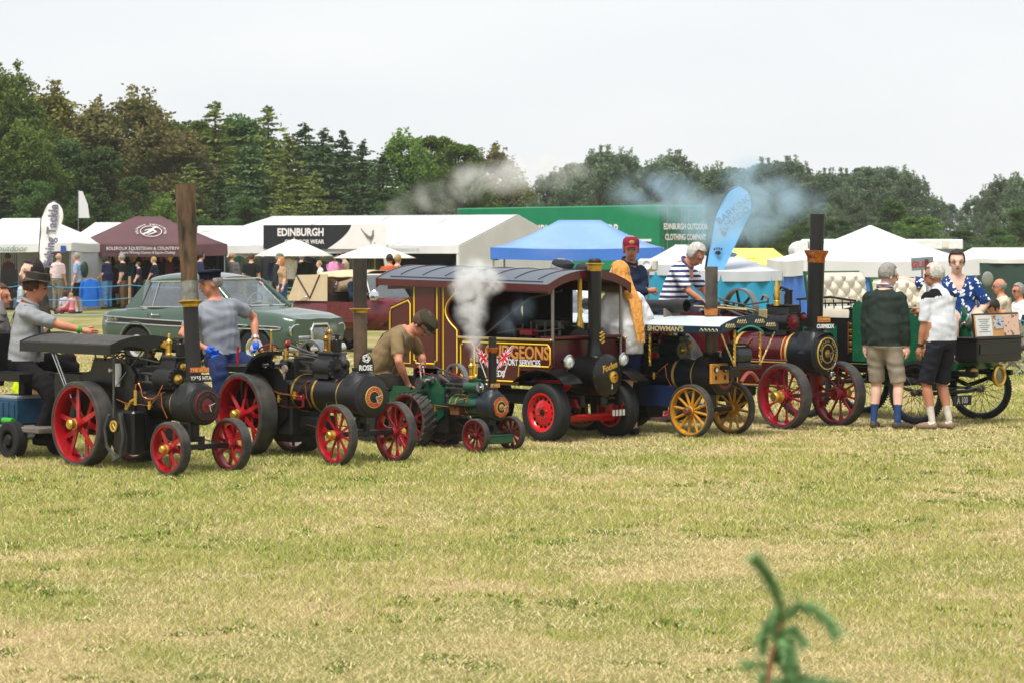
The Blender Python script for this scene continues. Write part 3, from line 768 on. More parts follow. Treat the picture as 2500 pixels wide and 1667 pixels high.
for i in range(16):
    cN, cC = random.choice([('charcoal', '#2c2d31'), ('navy', '#1f2638'), ('olive', '#3b3f2e'), ('black2', '#17181b'), ('bottle', '#1e3a30')])
    garment('dark jacket hanging in a row inside the marquee', 560 + i * 24, 628 + random.uniform(-4, 4), 90 + random.uniform(-.4, .4), .45, .85, cl(cN, cC), 'dark jackets inside the marquee')
# --- blue gazebo
GT('sky blue hip-roofed gazebo before the green trailer', XY(1415, 64), R(-4), 4.0, 3.6, 1.92, 0.27, 2.58, 1.0, BLUE, valmat=BLUE2, sag=1.35)
# --- green trailer
ph2 = R(50); tr = thing('green_box_trailer', 'long green box trailer of a clothing company with rear doors', 'trailer', XY(1612, 108), 0)
tx = Vector((-math.cos(ph2), math.sin(ph2), 0)); te = Vector((math.sin(ph2), math.cos(ph2), 0))
TG = M('trailer_green', '#1a8056', rough=.35, var=.08, vs=1.5, coat=.2); TG2 = M('trailer_green_dark', '#0f6a45', rough=.5)
rotT = Matrix((tx, te, Vector((0, 0, 1)))).transposed()
Lt, Wt, Zt0, Zt1 = 13.2, 2.6, 0.95, 3.64
b = MB(); b.box(tx * Lt / 2 + te * Wt / 2 + Vector((0, 0, (Zt0 + Zt1) / 2)), (Lt, Wt, Zt1 - Zt0), rotT, .04); b.build('body', TG, tr)
for k in range(4):
    b = MB(); b.box(tx * -.04 + te * (.16 + Wt / 4 * .5 + k % 2 * Wt * .48 + (0)) + Vector((0, 0, Zt0 + .7 + 1.3 * (k // 2))), (.05, 1.14, 1.26), rotT, .01); b.build('rear_door', TG2, tr)
for k in range(4):
    b = MB(); v = (.3, 1.1, 1.5, 2.3)[k]; b.tube([tx * -.09 + te * v + Vector((0, 0, Zt0 + .1)), tx * -.09 + te * v + Vector((0, 0, Zt1 - .1))], .025, 6); b.build('lock_bar', STEEL, tr)
for k in range(3):
    b = MB(); b.tube([tx * (2 + k * 1.2) + te * .05 + Vector((0, 0, .5)), tx * (2 + k * 1.2) + te * .4 + Vector((0, 0, .5))], .5, 20); b.build('wheel', M('tyre', '#1b1b1c', rough=.85), tr)
lettering('EDINBURGH OUTDOOR', 0.62, PRW, tr, tx * 5.6 - te * .03 + Vector((0, 0, 2.62)), -tx, (0, 0, 1), bold=.012, sx=.92)
b = MB(); b.box(tx * 5.0 - te * .03 + Vector((0, 0, 2.2)), (9, .02, .1), rotT); b.build('painted_line', PRW, tr)
for i, (tt, sz) in enumerate((('EDINBURGH OUTDOOR', .34), ('CLOTHING COMPANY', .34), ('SHOW UNIT', .34))):
    lettering(tt, sz, PRW, tr, tx * -.13 + te * 1.3 + Vector((0, 0, 2.75 - .43 * i)), te, (0, 0, 1), bold=.008 if i < 2 else .016, sx=.66)
# --- teardrop flags
def teardrop(label, px, ytop, ybot, d, wpx, mat, text, tmat, lean, extra=None):
    s = d / FPX; h = (ybot - ytop) * s; zb = HCAM - (ybot - HY) * s; w = wpx * s
    e = thing('teardrop_flag', label, 'flag', XY(px, d), 0)
    L_, R_ = [], []
    for k in range(25):
        t = (k / 24) ** .85; gg = (0.16 + 0.84 * min(1, t / .74) ** .85) * (1 if t < .74 else math.sqrt(max(0.0, 1 - ((t - .74) / .26) ** 2)))
        c = Vector((lean * t ** 1.25 + w * .5 * min(1, .2 + t), 0, zb + h * t)); hw = max(.5 * w * gg, .006); L_.append(c - Vector((hw, 0, 0))); R_.append(c + Vector((hw, 0, 0)))
    b = MB(); b.slab([[l.lerp(r, j / 4) + Vector((0, .02 * math.sin(j + i * .7), 0)) for j in range(5)] for i, (l, r) in enumerate(zip(L_, R_))], (0, .008, 0)); b.build('sail', mat, e)
    b = MB(); b.tube([(0, 0.01, 0)] + [p + Vector((-.015, .01, .01)) for p in L_] + [p + Vector((.01, .01, .012)) for p in R_[:-8:-1]], .02, 6); b.build('pole', M('pole_black', '#1a1a1c', rough=.4), e)
    b = MB(); b.box((0, 0, .02), (.5, .5, .04), ch=.01); b.build('base', STEEL, e)
    return e, None, h, w, zb
e, po, h_, w_, zb_ = teardrop('white teardrop flag lettered for fishing tackle beside the stall', 96, 493, 662, 78.5, 52, canvas('flag_white', '#eceae8'), '', None, .12)
lettering('Fishing Tackle', .38, M('print_slate', '#6c6b80'), e, (.36, -.05, zb_ + h_ * .50), (0.10, 0, 1), (-1, 0, .10), bold=.012, ext=.004, sx=.88)
e, po, h_, w_, zb_ = teardrop('blue teardrop flag lettered Barking Madd beside a small steam engine', 1716, 455, 740, 46, 80, canvas('flag_blue', '#6fb2ec', .15), '', None, .36)
INK = M('print_ink', '#20242c')
lettering('BARKING', .165, INK, e, (.54, -.05, zb_ + h_ * .80), (.78, 0, .62), (-.62, 0, .78), ext=.004, sx=1.05)
lettering('MADD', .165, INK, e, (.60, -.05, zb_ + h_ * .73), (.78, 0, .62), (-.62, 0, .78), ext=.004, sx=1.05)
for i in range(2):
    b = MB(); c0 = Vector((.36 - .10 * i, -.03, zb_ + h_ * (.6 - .17 * i))); b.sph(c0, (.05, .01, .04), 10, 6)
    for k in range(4): b.sph(c0 + Vector((-.06 + .04 * k, 0, .06 + .012 * (k in (1, 2)))), (.016, .01, .022), 8, 5)
    b.build('paw_print', INK, e)
b = MB(); b.prism([(.42, 0, 0), (.42, 0, .9)] + [(.55, 0, .88), (.72, 0, .45), (.78, 0, 0)], (0, .008, 0)); o_ = b.build('pennant_flag', WHITE); o_.location = AT(161, 533, 88) + Vector((0, 0, 0)); tag(o_, 'little white pennant flying over the tackle stall', 'flag')
b = MB(); b.cyl((.41, 0, -2.9), (.41, 0, .92), .012, n=6); b.build('pole', STEEL, o_)
# --- small tents on the right
GT('white awning with grey edge and teal walls behind the small steam engines', XY(1775, 47), R(8), 1.45, 2.2, 1.52, 0.17, 1.76, .5, GREYW, walls=[('front', TEAL, 0, 1.5), ('right', TEAL, 0, 1.5), ('left', TEAL, 0, 1.5)], cat='tent', name='small_tent')
GT('white grey low tent roof beside the blue teardrop flag', XY(1662, 52), R(-10), 1.5, 2.0, 1.60, .2, 1.98, .2, GREYW, walls=[('front', TEAL, 0, 1.45)], cat='tent', name='small_tent')
yt = GT('lime yellow tent with dark printed oval behind the white awning', XY(1832, 70), R(-12), 2.1, 2.4, 1.50, .5, 1.90, 1.2, YELL, walls=[('front', YELL, 0, 1.4)], cat='tent', name='yellow_tent')
b = MB(); b.lathe([(.001, 0), (.22, 0), (.22, .012), (.001, .012)], (-.45, -.95, 1.72), (0, -.3, 1), 20); b.build('printed_oval', M('print_navy', '#3a4560'), yt)
lettering('OFF', .22, M('print_orange', '#d98a2e'), yt, (.1, -1.1, 1.63), (1, 0, 0), (0, .95, .3), bold=.01)
wg = GT('large white peaked gazebo with royal blue walls behind the tall chimney', XY(2125, 57), R(7), 3.75, 3.4, 1.66, .32, 2.40, .04, WHITE, valmat=WHITE, walls=[('front', BLUE2, 0, 1.36), ('left', BLUE2, 0, 1.36)], sag=1.3)
b = MB(); b.box((-1.1, -1.74, .55), (.9, .02, 1.0)); b.build('doorway_sheet', GREYW, wg)
bt = thing('box_truck', 'white box truck with grey shutter behind the peaked white gazebo', 'truck', XY(2165, 92), 0)
WPAN = M('white_panel', '#e2e3e4', rough=.4); DPAN = M('grey_panel', '#5d6468', rough=.5)
b = MB(); b.box((-.2, 1, 1.5), (5.2, 2, 1.4), ch=.08); b.build('box_body', WPAN, bt)
b = MB(); b.rings([[(-2.7 - .5 * math.sin(a * math.pi / 8), 1 + s_, 1.0 + 1.15 * math.cos(a * math.pi / 16)) for a in range(9)] + [(-2.6, 1 + s_, .9)] for s_ in (-1, 1)]); b.build('cab_fairing', WPAN, bt)
b = MB(); b.box((1.75, -.03, 2.02), (1.75, .06, .34), ch=.02); b.build('roller_housing', WPAN, bt)
b = MB(); b.box((1.75, -.02, 1.55), (1.6, .05, .58)); b.build('open_hatch', DPAN, bt)
b = MB(); b.box((2.0, -.08, 2.02), (.22, .02, .22)); b.build('notice', CREAM, bt)
for x_ in (-2.0, 1.4):
    b = MB(); b.tube([(x_, .0, .4), (x_, .35, .4)], .4, 18); b.build('wheel', M('tyre'), bt)
GT('white stall roof with dark green walls at the right edge of the field', XY(2455, 66), R(-6), 2.5, 3.4, 1.66, .1, 1.92, 1.6, WHITE, walls=[('front', DKGRN, 0, 1.6), ('left', DKGRN, 0, 1.6), ('back', DKGRN, 0, 1.6)], name='market_stall', cat='stall')
b = MB(); b.sph((0, 0, 0), (.14, .05, .18), 14, 10); o_ = b.build('hanging_lamp', M('lamp_grey', '#7b8078')); o_.location = AT(2411, 682, 63); tag(o_, 'oval grey lamp hung at the corner of the green stall', 'lamp')
# red lettered board on a post behind the vintage car
sg = thing('notice_board', 'grey board lettered in red behind the cream car seats', 'sign', XY(2252, 50), R(4))
b = MB(); b.box((0, 0, 1.62), (.42, .02, .24), Matrix.Rotation(R(-4), 3, 'Y'), .004); b.build('board', M('board_grey', '#77848c'), sg)
b = MB(); b.cyl((0, .02, 0), (0, .02, 1.55), .02, n=8); b.build('post', STEEL, sg)
lettering('GUNS', .16, M('print_red', '#a8413a'), sg, (0, -.014, 1.60), (1, 0, 0), (0, 0, 1), bold=.006)
# loudspeaker
ls = thing('loudspeaker', 'cream square horn loudspeaker behind the man in the maroon cap', 'loudspeaker', AT(1582, 660, 33), R(-15))
b = MB(); b.box((0, 0, .06), (.23, .2, .16), ch=.03); b.build('housing', M('cream_plastic', '#cfcdc4', rough=.5), ls)
b = MB(); b.lathe([(.045, .0), (.062, .01), (.062, .03), (.05, .03), (.04, .015), (.001, .012)], (0.01, -.1, .065), (0, -1, 0), 18); b.build('horn_mouth', M('white_panel'), ls)
b = MB(); b.cyl((0, 0, -1.65), (0, 0, 0), .018, n=8); b.build('pole', STEEL, ls)
# --- rope fence
ROPE = M('rope_blue', '#3f86a8', rough=.8)
def stake(px, d, h=1.1):
    b = MB(); b.box((0, 0, h / 2), (.06, .06, h), ch=.006); b.box((0, 0, h), (.066, .066, .03), ch=.01); o = b.build('wooden_stake', WOODP); o.location = XY(px, d); o.rotation_euler = (0, R(random.uniform(-2, 2)), random.random())
    tag(o, 'square wooden stake carrying the blue boundary ropes', 'stake', 'rope fence stakes'); return XY(px, d)
sp = [stake(px, d) for px, d in ((-40, 74.5), (58, 74), (316, 73.5), (600, 73), (880, 73))]
sq = [stake(px, d) for px, d in ((2330, 44), (2466, 43), (2600, 42))]
for lst, zs, lab in ((sp, (.88, .52, .1), 'on the crowd side before the stalls'), (sq, (.8, .35), 'beside the right hand stall')):
    for z in zs:
        b = MB(); pts = []
        for a, c2 in zip(lst[:-1], lst[1:]):
            for k in range(6): t = k / 6; pts.append(a.lerp(c2, t) + Vector((0, -.035, z - .08 * math.sin(math.pi * t))))
        pts.append(lst[-1] + Vector((0, -.035, z))); b.tube(pts, .013, 5); o_ = b.build('boundary_rope', ROPE)
        tag(o_, ('top' if z > .7 else 'middle' if z > .3 else 'low') + ' blue boundary rope ' + lab, 'rope', 'boundary ropes')
# ---------------------------------------------------------------- steam engines
BLK = M('engine_black', '#131314', rough=.32, var=.35, vs=7, bump=.05, bs=40); SATIN = M('smokebox_black', '#1d1d1e', rough=.5, var=.5, vs=9, bump=.08, bs=90)
DIRTY = M('engine_grime', '#0e0e0f', rough=.65, var=.4, vs=15, bump=.2, bs=60)
RED = M('wheel_red', '#ab111d', rough=.3, vs=9, coat=.3, col2='#7c0d16'); DRED = M('wheel_dark_red', '#6d1017', rough=.4, var=.2, vs=7, coat=.2); BRED = M('lorry_red', '#d01a1e', rough=.3, var=.1, coat=.3)
RUB = M('rubber', '#29292b', rough=.8, vs=7, bump=.2, bs=80, col2='#4b4842'); TYRE = M('tyre')
BRASS = M('brass', '#e0b552', rough=.3, metal=.85, var=.2, vs=20); COPPER = M('copper', '#c77a48', rough=.25, metal=1, var=.25, vs=18); BRIGHT = M('bright_steel', '#c3c4c6', rough=.25, metal=1, var=.2, vs=15)
IRON = M('dull_iron', '#5a5856', rough=.5, metal=.7, var=.3); GOLD = M('gold_paint', '#d8b45c', rough=.4, metal=.4, var=.15)
EGREEN = M('engine_green', '#124a34', rough=.3, var=.15, coat=.3); EMAR = M('engine_maroon', '#4a1218', rough=.25, var=.15, vs=3, coat=.5); ENAVY = M('engine_navy', '#141f2b', rough=.3, var=.2, coat=.3)
OCHRE = M('wheel_ochre', '#b9821d', rough=.45, var=.3, vs=8); RUSTYB = M('rusty_brown', '#5f4f3c', rough=.75, var=.5, vs=9, col2='#1d1814'); BROWNP = M('brown_barrel', '#6b5745', rough=.4, metal=.2, var=.4, vs=5, col2='#4a3c31')
SCORCH = M('scorched_barrel', '#6e543a', rough=.7, vs=5, col2='#100d0b'); stretch(SCORCH, (3.2, 3.2, .7)); GREYMET = M('roof_zinc', '#b9c4c6', rough=.4, var=.12, vs=2)
PLATER = M('plate_red', '#b3462c', rough=.45, var=.1); PLATEB = M('plate_black', '#1a1b1d', rough=.4); PLW = M('plate_white', '#dadbd8', rough=.5, var=.05)
WOODR = M('wood_canopy', '#4a4743', rough=.7, var=.35, vs=11, col2='#2c2a28'); GLASSB = M('bottle_white', '#d7d9d8', rough=.2); TAN = M('tan_box', '#6b4122', rough=.55, var=.2)
SEATB = M('seat_black', '#1b1b1d', rough=.45, var=.2, bump=.1)
YAX = Vector((0, 1, 0)); XAX = Vector((1, 0, 0)); ZAX = Vector((0, 0, 1))
_wm = {}
def wheel(root, x, y, dia, w, ns, rim, tyre, hubm, outer=-1, steer=0.0, style='bar', tt=.03, strakes=0, cap=.035, caplen=.07, hr=.055, z=None, name='wheel', sw=.026):
    r = dia / 2; key = (dia, w, ns, style, tt, strakes, rim.name, tyre.name, sw)
    if key not in _wm:
        d = {}
        ri = r - tt
        b = MB(); b.lathe([(ri, -w / 2 + .004), (ri, w / 2 - .004), (ri - .014, w / 2 - .004), (ri - .022, w / 2 - .02), (ri - .022, -w / 2 + .02), (ri - .014, -w / 2 + .004)], (0, 0, 0), YAX, 48, closed=True)
        for k in range(36):      # rivet heads round the rim edge
            a = 2 * math.pi * k / 36
            for s_ in (-1, 1): b.box(((ri - .010) * math.cos(a), s_ * (w / 2 - .002), (ri - .010) * math.sin(a)), (.006, .006, .006))
        d['rim'] = b.mesh('wheel')
        b = MB(); e = min(.012, w * .15)
        b.lathe([(ri + .001, -w / 2), (r - e, -w / 2), (r, -w / 2 + e), (r, w / 2 - e), (r - e, w / 2), (ri + .001, w / 2)], (0, 0, 0), YAX, 56, closed=True); d['tyre'] = b.mesh('tyre')
        b = MB(); hl = w * .55
        b.lathe([(.001, -hl), (hr * .8, -hl), (hr, -hl * .75), (hr, -hl * .45), (hr * .72, -hl * .3), (hr * .72, hl * .3), (hr, hl * .45), (hr, hl * .75), (hr * .8, hl), (.001, hl)], (0, 0, 0), YAX, 20); d['hub'] = b.mesh('hub')
        b = MB()
        for s_ in (0,):
            L0, L1 = hr * .7, ri - .02
            off = w * .30
            if style == 'bar':
                b.prism([(L0, off * .8 - .006, -sw * .6), (L1, .012, -sw * .5), (L1, .012, sw * .5), (L0, off * .8 - .006, sw * .6)], (0, .012, 0))
            elif style == 'flare':
                b.prism([(L0, off * .5 - .006, -sw * .45), (L1 - .07, .0, -sw * .4), (L1, -.004, -sw * 1.5), (L1, -.004, sw * 1.5), (L1 - .07, .0, sw * .4), (L0, off * .5 - .006, sw * .45)], (0, .014, 0))
            else:
                b.tube([(L0, off * .3, 0), (L1, 0, 0)], [sw * .55, sw * .42], 7)
        d['spoke'] = b.mesh('spoke')
        if style == 'bar':
            b = MB(); b.prism([(L0, -off * .8 - .006, -sw * .6), (L1, -.024, -sw * .5), (L1, -.024, sw * .5), (L0, -off * .8 - .006, sw * .6)], (0, .012, 0)); d['spoke2'] = b.mesh('spoke')
        else: d['spoke2'] = d['spoke']
        b = MB(); b.lathe([(cap * .3, -.004), (cap * 1.15, -.004), (cap * 1.15, .012), (cap, .016), (cap, caplen * .8), (cap * .75, caplen), (.001, caplen)], (0, 0, 0), (0, -1, 0), 20); d['cap'] = b.mesh('hub_cap')
        if strakes:
            b = MB()
            for k in range(strakes):
                a = 2 * math.pi * k / strakes
                rs = []
                for t in (0, 1):
                    aa = a + t * .32; yy = -w / 2 + w * t
                    rs.append([((r + q) * math.cos(aa + da), yy, (r + q) * math.sin(aa + da)) for q, da in ((-.002, -.035), (.012, -.03), (.012, .03), (-.002, .035))])
                b.rings(rs)
            d['strake'] = b.mesh('tread_strakes')
        _wm[key] = d
    d = _wm[key]
    o = obj(name, d['rim'], rim, root, (x, y, z if z is not None else r), (0, 0, steer))
    obj('tyre', d['tyre'], tyre, o); obj('hub', d['hub'], rim, o)
    for k in range(ns):
        sp_ = obj('spoke', d['spoke'] if k % 2 == 0 else d['spoke2'], rim, o); sp_.rotation_euler = (0, 2 * math.pi * (k + .3) / ns, 0)
        if style == 'bar' and k % 2: sp_.rotation_euler = (0, 2 * math.pi * (k + .3) / ns, 0)
    if hubm is not None:
        c = obj('hub_cap', d['cap'], hubm, o, (0, outer * w * .5, 0)); c.rotation_euler = (0, 0, 0 if outer < 0 else math.pi)
    if strakes: obj('tread_strakes', d['strake'], tyre, o)
    return o
def seg(b, pts, r, n=7): b.tube(pts, r, n); return b
def engine(name, label, O, th, c):
    root = thing(name, label, 'steam engine', O, -R(th), 'miniature steam engines lined up on the grass')
    def P(nm, b, mat, parent=None, **k): return b.build(nm, mat, parent or root, **k)
    g = c.get
    # wheels
    fd, fw_, fy, fns = c['fw']; rd, rw_, ry, rns = c['rw']; wb = c['wb']; st = g('steer', 0)
    fr, rr = fd / 2, rd / 2
    for s_ in (-1, 1):
        q = Matrix.Rotation(st, 3, 'Z') @ Vector((0, s_ * fy, 0))
        wheel(root, q.x, q.y, fd, fw_, fns, c['wm'], c['tm'], c['hm'], s_, st, c['fs'], g('ftt', .022), hr=g('fhr', .045), cap=g('fcap', .032), caplen=g('fcl', .06), name='front_wheel', sw=g('fsw', .022))
        wheel(root, -wb, s_ * ry, rd, rw_, rns, g('rwm', c['wm']), c['tm'], g('rhm', c['hm']), s_, 0, c['rs'], g('rtt', .035), strakes=g('strakes', 0), hr=g('rhr', .06), cap=g('rcap', .04), caplen=g('rcl', .07), name='rear_wheel', sw=g('rsw', .03))
    # axles
    ax = Matrix.Rotation(st, 3, 'Z')
    b = MB(); b.box((0, 0, fr), (.05, fy * 2 - fw_ * .5, .045), ax, .006); b.cyl(ax @ Vector((0, -fy, fr)), ax @ Vector((0, fy, fr)), .018, n=10); P('front_axle', b, g('axm', BLK))
    b = MB(); b.cyl((-wb, -ry, rr), (-wb, ry, rr), .03, n=12); P('rear_axle', b, DIRTY)
    bz, br_ = c['bz'], c['br']; sx0, sx1, sr = c['sb']     # boiler centre height, radius; smokebox back, front, radius
    # perch bracket under smokebox
    b = MB(); b.box(((sx0 + sx1) / 2 - .02, 0, (bz - sr * .8 + fr + .05) / 2), (.07, .09, max(.04, bz - sr * .8 - fr - .02)), None, .01); b.box(((sx0 + sx1) / 2 - .02, 0, bz - sr * .93), (.16, sr * 1.1, .03), None, .006)
    b.cyl((0, 0, fr - .03), (0, 0, fr + .09), .03, n=10); P('perch_bracket', b, g('perch', BLK))
    # boiler barrel, bands, smokebox, door
    fbx = c['fbx']                                               # firebox front
    b = MB(); b.lathe([(br_, fbx), (br_, sx0 + .005)], (0, 0, bz), XAX, 40); bo = P('boiler', b, c['bm'])
    for xb, ww, mm in c['bands']:
        rr_ = (sr if xb > sx0 + .001 else br_)
        b = MB(); b.lathe([(rr_ - .004, xb - ww / 2), (rr_ + .004, xb - ww / 2), (rr_ + .004, xb + ww / 2), (rr_ - .004, xb + ww / 2)], (0, 0, bz), XAX, 40, closed=True); P('boiler_band', b, mm, bo)
    b = MB(); b.lathe([(sr, sx0), (sr, sx1 - .012), (sr - .004, sx1), (sr * .93, sx1 + .002)], (0, 0, bz), XAX, 40)
    b.lathe([(sr + .006, sx1 - .03), (sr + .006, sx1 - .004), (sr * .9, sx1 + .006), (sr * .9, sx1 - .03)], (0, 0, bz), XAX, 40, closed=True)
    sb = P('smokebox', b, c['sm'])
    b = MB()
    for xr in (sx0 + .02, sx1 - .05):
        for k in range(30):
            a = 2 * math.pi * k / 30; b.sph((xr, sr * 1.0 * math.cos(a), bz + sr * math.sin(a)), .005, 6, 4)
    P('rivet_row', b, c['sm'], sb)
    dr = c['dr']
    b = MB(); b.lathe([(dr, sx1), (dr, sx1 + .012), (dr * .86, sx1 + .024), (dr * .5, sx1 + .03), (.001, sx1 + .032)], (0, 0, bz), XAX, 36); dn = P('smokebox_door', b, c['sm'])
    for k in (-1, 1):
        b = MB(); b.box((sx1 + .012, dr * .93, bz + k * dr * .4), (.03, .03, .022), None, .004); P('hinge', b, c['sm'], dn)
    for (q0, q1, mm, dx) in c['ring']:
        b = MB(); b.lathe([(dr * q0, sx1 + .018 + dx), (dr * q1, sx1 + .018 + dx), (dr * q1, sx1 + .032 + dx), (dr * q0, sx1 + .034 + dx)], (0, 0, bz), XAX, 36, closed=True); P('door_ring', b, mm, dn)
    if g('ringtext'):
        ring_text(c['ringtext'][0], dr * c['ringtext'][2], dr * c['ringtext'][3], g('rtm', GOLD), dn, (sx1 + .041, 0, bz), R(215), R(-35), (0, 1, 0), ZAX)
    b = MB(); b.cyl((sx1 + .02, 0, bz), (sx1 + .07, 0, bz), .012, n=8); P('door_dart', b, BRIGHT, dn)
    b = MB(); seg(b, [(sx1 + .06, 0, bz), (sx1 + .065, dr * .12, bz - dr * .36)], .006); seg(b, [(sx1 + .07, 0, bz), (sx1 + .075, dr * .34, bz + dr * .14)], .006); P('door_handle', b, BRIGHT, dn)
    # chimney
    cx, lean = c['ch']['x'], c['ch'].get('lean', 0)
    zb = bz + sr * .93
    def ca(z): return Vector((cx + lean * (z - zb), 0, z))
    s0 = c['ch']['segs'][0]; r0 = s0[2]
    b = MB(); rs = []
    z1 = s0[0]
    for t in (0, .25, .5, .75, 1):
        z = zb + (z1 - zb) * t; k = (1 - t) ** 2
        rs.append([Vector((ca(z).x + math.cos(2 * math.pi * j / 28) * (r0 * 1.12 + k * sr * .42), math.sin(2 * math.pi * j / 28) * (r0 * 1.12 + k * sr * .62), (z if t else bz + math.sqrt(max(0, sr * sr * .97 - (math.sin(2 * math.pi * j / 28) * (r0 * 1.12 + sr * .62)) ** 2)) + .002))) for j in range(28)])
    b.rings(rs); b.lathe([(r0 * 1.3, z1 - .012), (r0 * 1.3, z1 + .012)], (cx + lean * (z1 - zb), 0, 0), ZAX, 28); chb = P('chimney_base', b, c['sm'])
    for i, (za, zc, ra, rb_, mm, nm) in enumerate(c['ch']['segs']):
        b = MB(); d_ = (ca(zc) - ca(za)).normalized(); L = (ca(zc) - ca(za)).length
        if nm == 'chimney_cap':
            b.lathe([(ra * .98, 0), (ra * 1.02, 0), (ra * 1.10, L * .45), (rb_, L * .86), (rb_, L), (rb_ * .96, L), (ra * .98, L * .8)], ca(za), d_, 32, closed=True)
        else:
            hollow = i == len(c['ch']['segs']) - 1
            pr = [(ra, 0), (rb_, L)] + ([(rb_ * .9, L), (rb_ * .88, L * .5)] if hollow else [])
            b.lathe(pr, ca(za), d_, 28)
        P(nm, b, mm)
    # firebox and hornplates
    hz0, hz1, hx0, hx1, hw = c['horn']                           # bottom, top, back, front, half width
    b = MB(); b.box(((fbx - wb * .0 + hx0 * 0 + fbx - .34) / 2, 0, (hz0 + .1 + bz) / 2), (.36, hw * 1.8, bz - hz0 + .1), None, .02); P('firebox', b, g('fbm', DIRTY))
    for s_ in (-1, 1):
        y0 = s_ * hw
        pl = [(hx1, hz0 + .18), (hx1, hz1 - .14), (hx1 - .10, hz1 - .05), (hx1 - .16, hz1), (hx0 + .22, hz1), (hx0 + .16, hz1 - .12), (hx0, hz1 - .16), (hx0, hz0 + .05), (hx1 - .2, hz0 + .05)]
        b = MB(); b.prism([(x, y0 - .006, z) for x, z in pl], (0, .012, 0)); P('hornplate', b, g('hpm', c['bm']))
        b = MB()
        for k in range(9): b.sph((hx1 - .02, y0 + s_ * .008, hz0 + .2 + (hz1 - hz0 - .38) * k / 8), .006, 6, 4)
        for k in range(8): b.sph((hx0 + .2 + (hx1 - .2 - hx0 - .2) * k / 7, y0 + s_ * .008, hz1 - .025), .006, 6, 4)
        P('rivet_row', b, c['sm'])
    # tender with coal
    tx0, tx1, tz0, tz1 = c['tender']
    b = MB(); t_ = .012
    for s_ in (-1, 1): b.box(((tx0 + tx1) / 2, s_ * hw, (tz0 + tz1) / 2), (tx1 - tx0, t_, tz1 - tz0), None, .003)
    b.box((tx0, 0, (tz0 + tz1) / 2), (t_, hw * 2 - .013, tz1 - tz0), None, .003); b.box(((tx0 + tx1) / 2, 0, tz0 + .01), (tx1 - tx0 - .013, hw * 2 - .013, .02)); td = P('tender', b, g('tdm', c['bm']))
    b = MB()
    for k in range(26): b.sph((random.uniform(tx0 + .05, tx0 + (tx1 - tx0) * .5), random.uniform(-hw * .8, hw * .8), tz0 + (tz1 - tz0) * .78 + random.uniform(-.01, .03)), (random.uniform(.02, .04), random.uniform(.02, .04), .025), 6, 4)
    b.box((tx0 + (tx1 - tx0) * .27, 0, (tz0 + tz0 + (tz1 - tz0) * .78) / 2), ((tx1 - tx0) * .5, hw * 1.9, (tz1 - tz0) * .78)); P('coal', b, DIRTY, td)
    b = MB(); b.box((hx0 + .1, 0, hz0 + .08), (.5, hw * 2.4, .02), None, .004); P('footplate', b, DIRTY)
    # ash pan, belly tank and springs
    b = MB(); b.box((fbx - .18, 0, hz0), (.3, hw * 1.3, .12), None, .01); b.box((fbx + .22, 0, bz - br_ - .1), (.34, hw * 1.2, .14), None, .03); P('belly_tank', b, g('tankm', DIRTY))
    # crank, motion and flywheel
    kx, kz = c['crank']; 
    b = MB(); b.cyl((kx, -hw - .09, kz), (kx, c['fly'][0] + .04, kz), .018, n=12); P('crankshaft', b, BRIGHT)
    b = MB()
    for yy in (-.05, .02, .06): b.lathe([(.05, -.012), (.05, .012)], (kx + .02, yy, kz), YAX, 20)
    b.box((kx, -.02, kz + .03), (.05, .02, .12), None, .006); b.box((kx, .04, kz - .02), (.05, .02, .1), None, .006); P('eccentrics', b, IRON)
    for s_ in (-1, 1):
        b = MB(); b.box((kx, s_ * hw, kz), (.09, .05, .07), None, .012); b.cyl((kx, s_ * hw, kz + .03), (kx, s_ * hw, kz + .07), .014, n=8); P('crank_bearing', b, g('bearm', BLK))
    fy_, frad, fwid, fns2, fmat, fm2 = c['fly']
    b = MB(); b.lathe([(frad, -fwid / 2), (frad, fwid / 2), (frad - .022, fwid / 2), (frad - .022, -fwid / 2)], (0, 0, 0), YAX, 44, closed=True)
    fl = b.build('flywheel', fm2, root, loc=(kx, fy_, kz))
    b = MB(); b.prism([(.02, -.008, -.018), (frad - .018, -.008, -.012), (frad - .018, -.008, .012), (.02, -.008, .018)], (0, .016, 0)); ms = b.mesh('spoke')
    for k in range(fns2): obj('spoke', ms, fmat, fl, rot=(0, 2 * math.pi * (k + .25) / fns2, 0))
    b = MB(); b.lathe([(.001, -.04), (.035, -.04), (.035, .04), (.001, .04)], (0, 0, 0), YAX, 16); P('hub', b, fmat, fl)
    # cylinder block: saddle, cylinder, covers, valve chest, safety valve
    y0, cz, cr, x0, x1 = c['cyl']['y'], c['cyl']['z'], c['cyl']['r'], c['cyl']['x0'], c['cyl']['x1']; cm = c['cyl']['m']
    b = MB(); b.lathe([(cr, x0), (cr * 1.02, x0 + .01), (cr * 1.02, x1 - .025)], (0, y0, cz), XAX, 28); b.lathe([(cr * 1.18, x1 - .03), (cr * 1.18, x1 - .005)], (0, y0, cz), XAX, 28); cyo = P('cylinder', b, cm)
    b = MB()
    top = c['cyl']['top']
    b.prism([(x0 + .02, -cr * 1.35, bz + br_ * .86), (x0 + .02, -cr * 1.15, cz), (x0 + .02, -cr * .8, top), (x0 + .02, cr * .9, top), (x0 + .02, cr * 1.3, cz), (x0 + .02, cr * 1.4, bz + br_ * .86)], (x1 - x0 - .06, 0, 0)); P('cylinder_saddle', b, cm, cyo)
    b = MB(); b.box(((x0 + x1) / 2, 0, top + .012), (x1 - x0 - .04, cr * 1.9, .024), None, .006); P('valve_chest_lid', b, cm, cyo)
    b = MB()
    for k in range(14):
        a = 2 * math.pi * k / 14; b.sph((x1 - .002, y0 + cr * 1.05 * math.cos(a), cz + cr * 1.05 * math.sin(a)), .008, 6, 4)
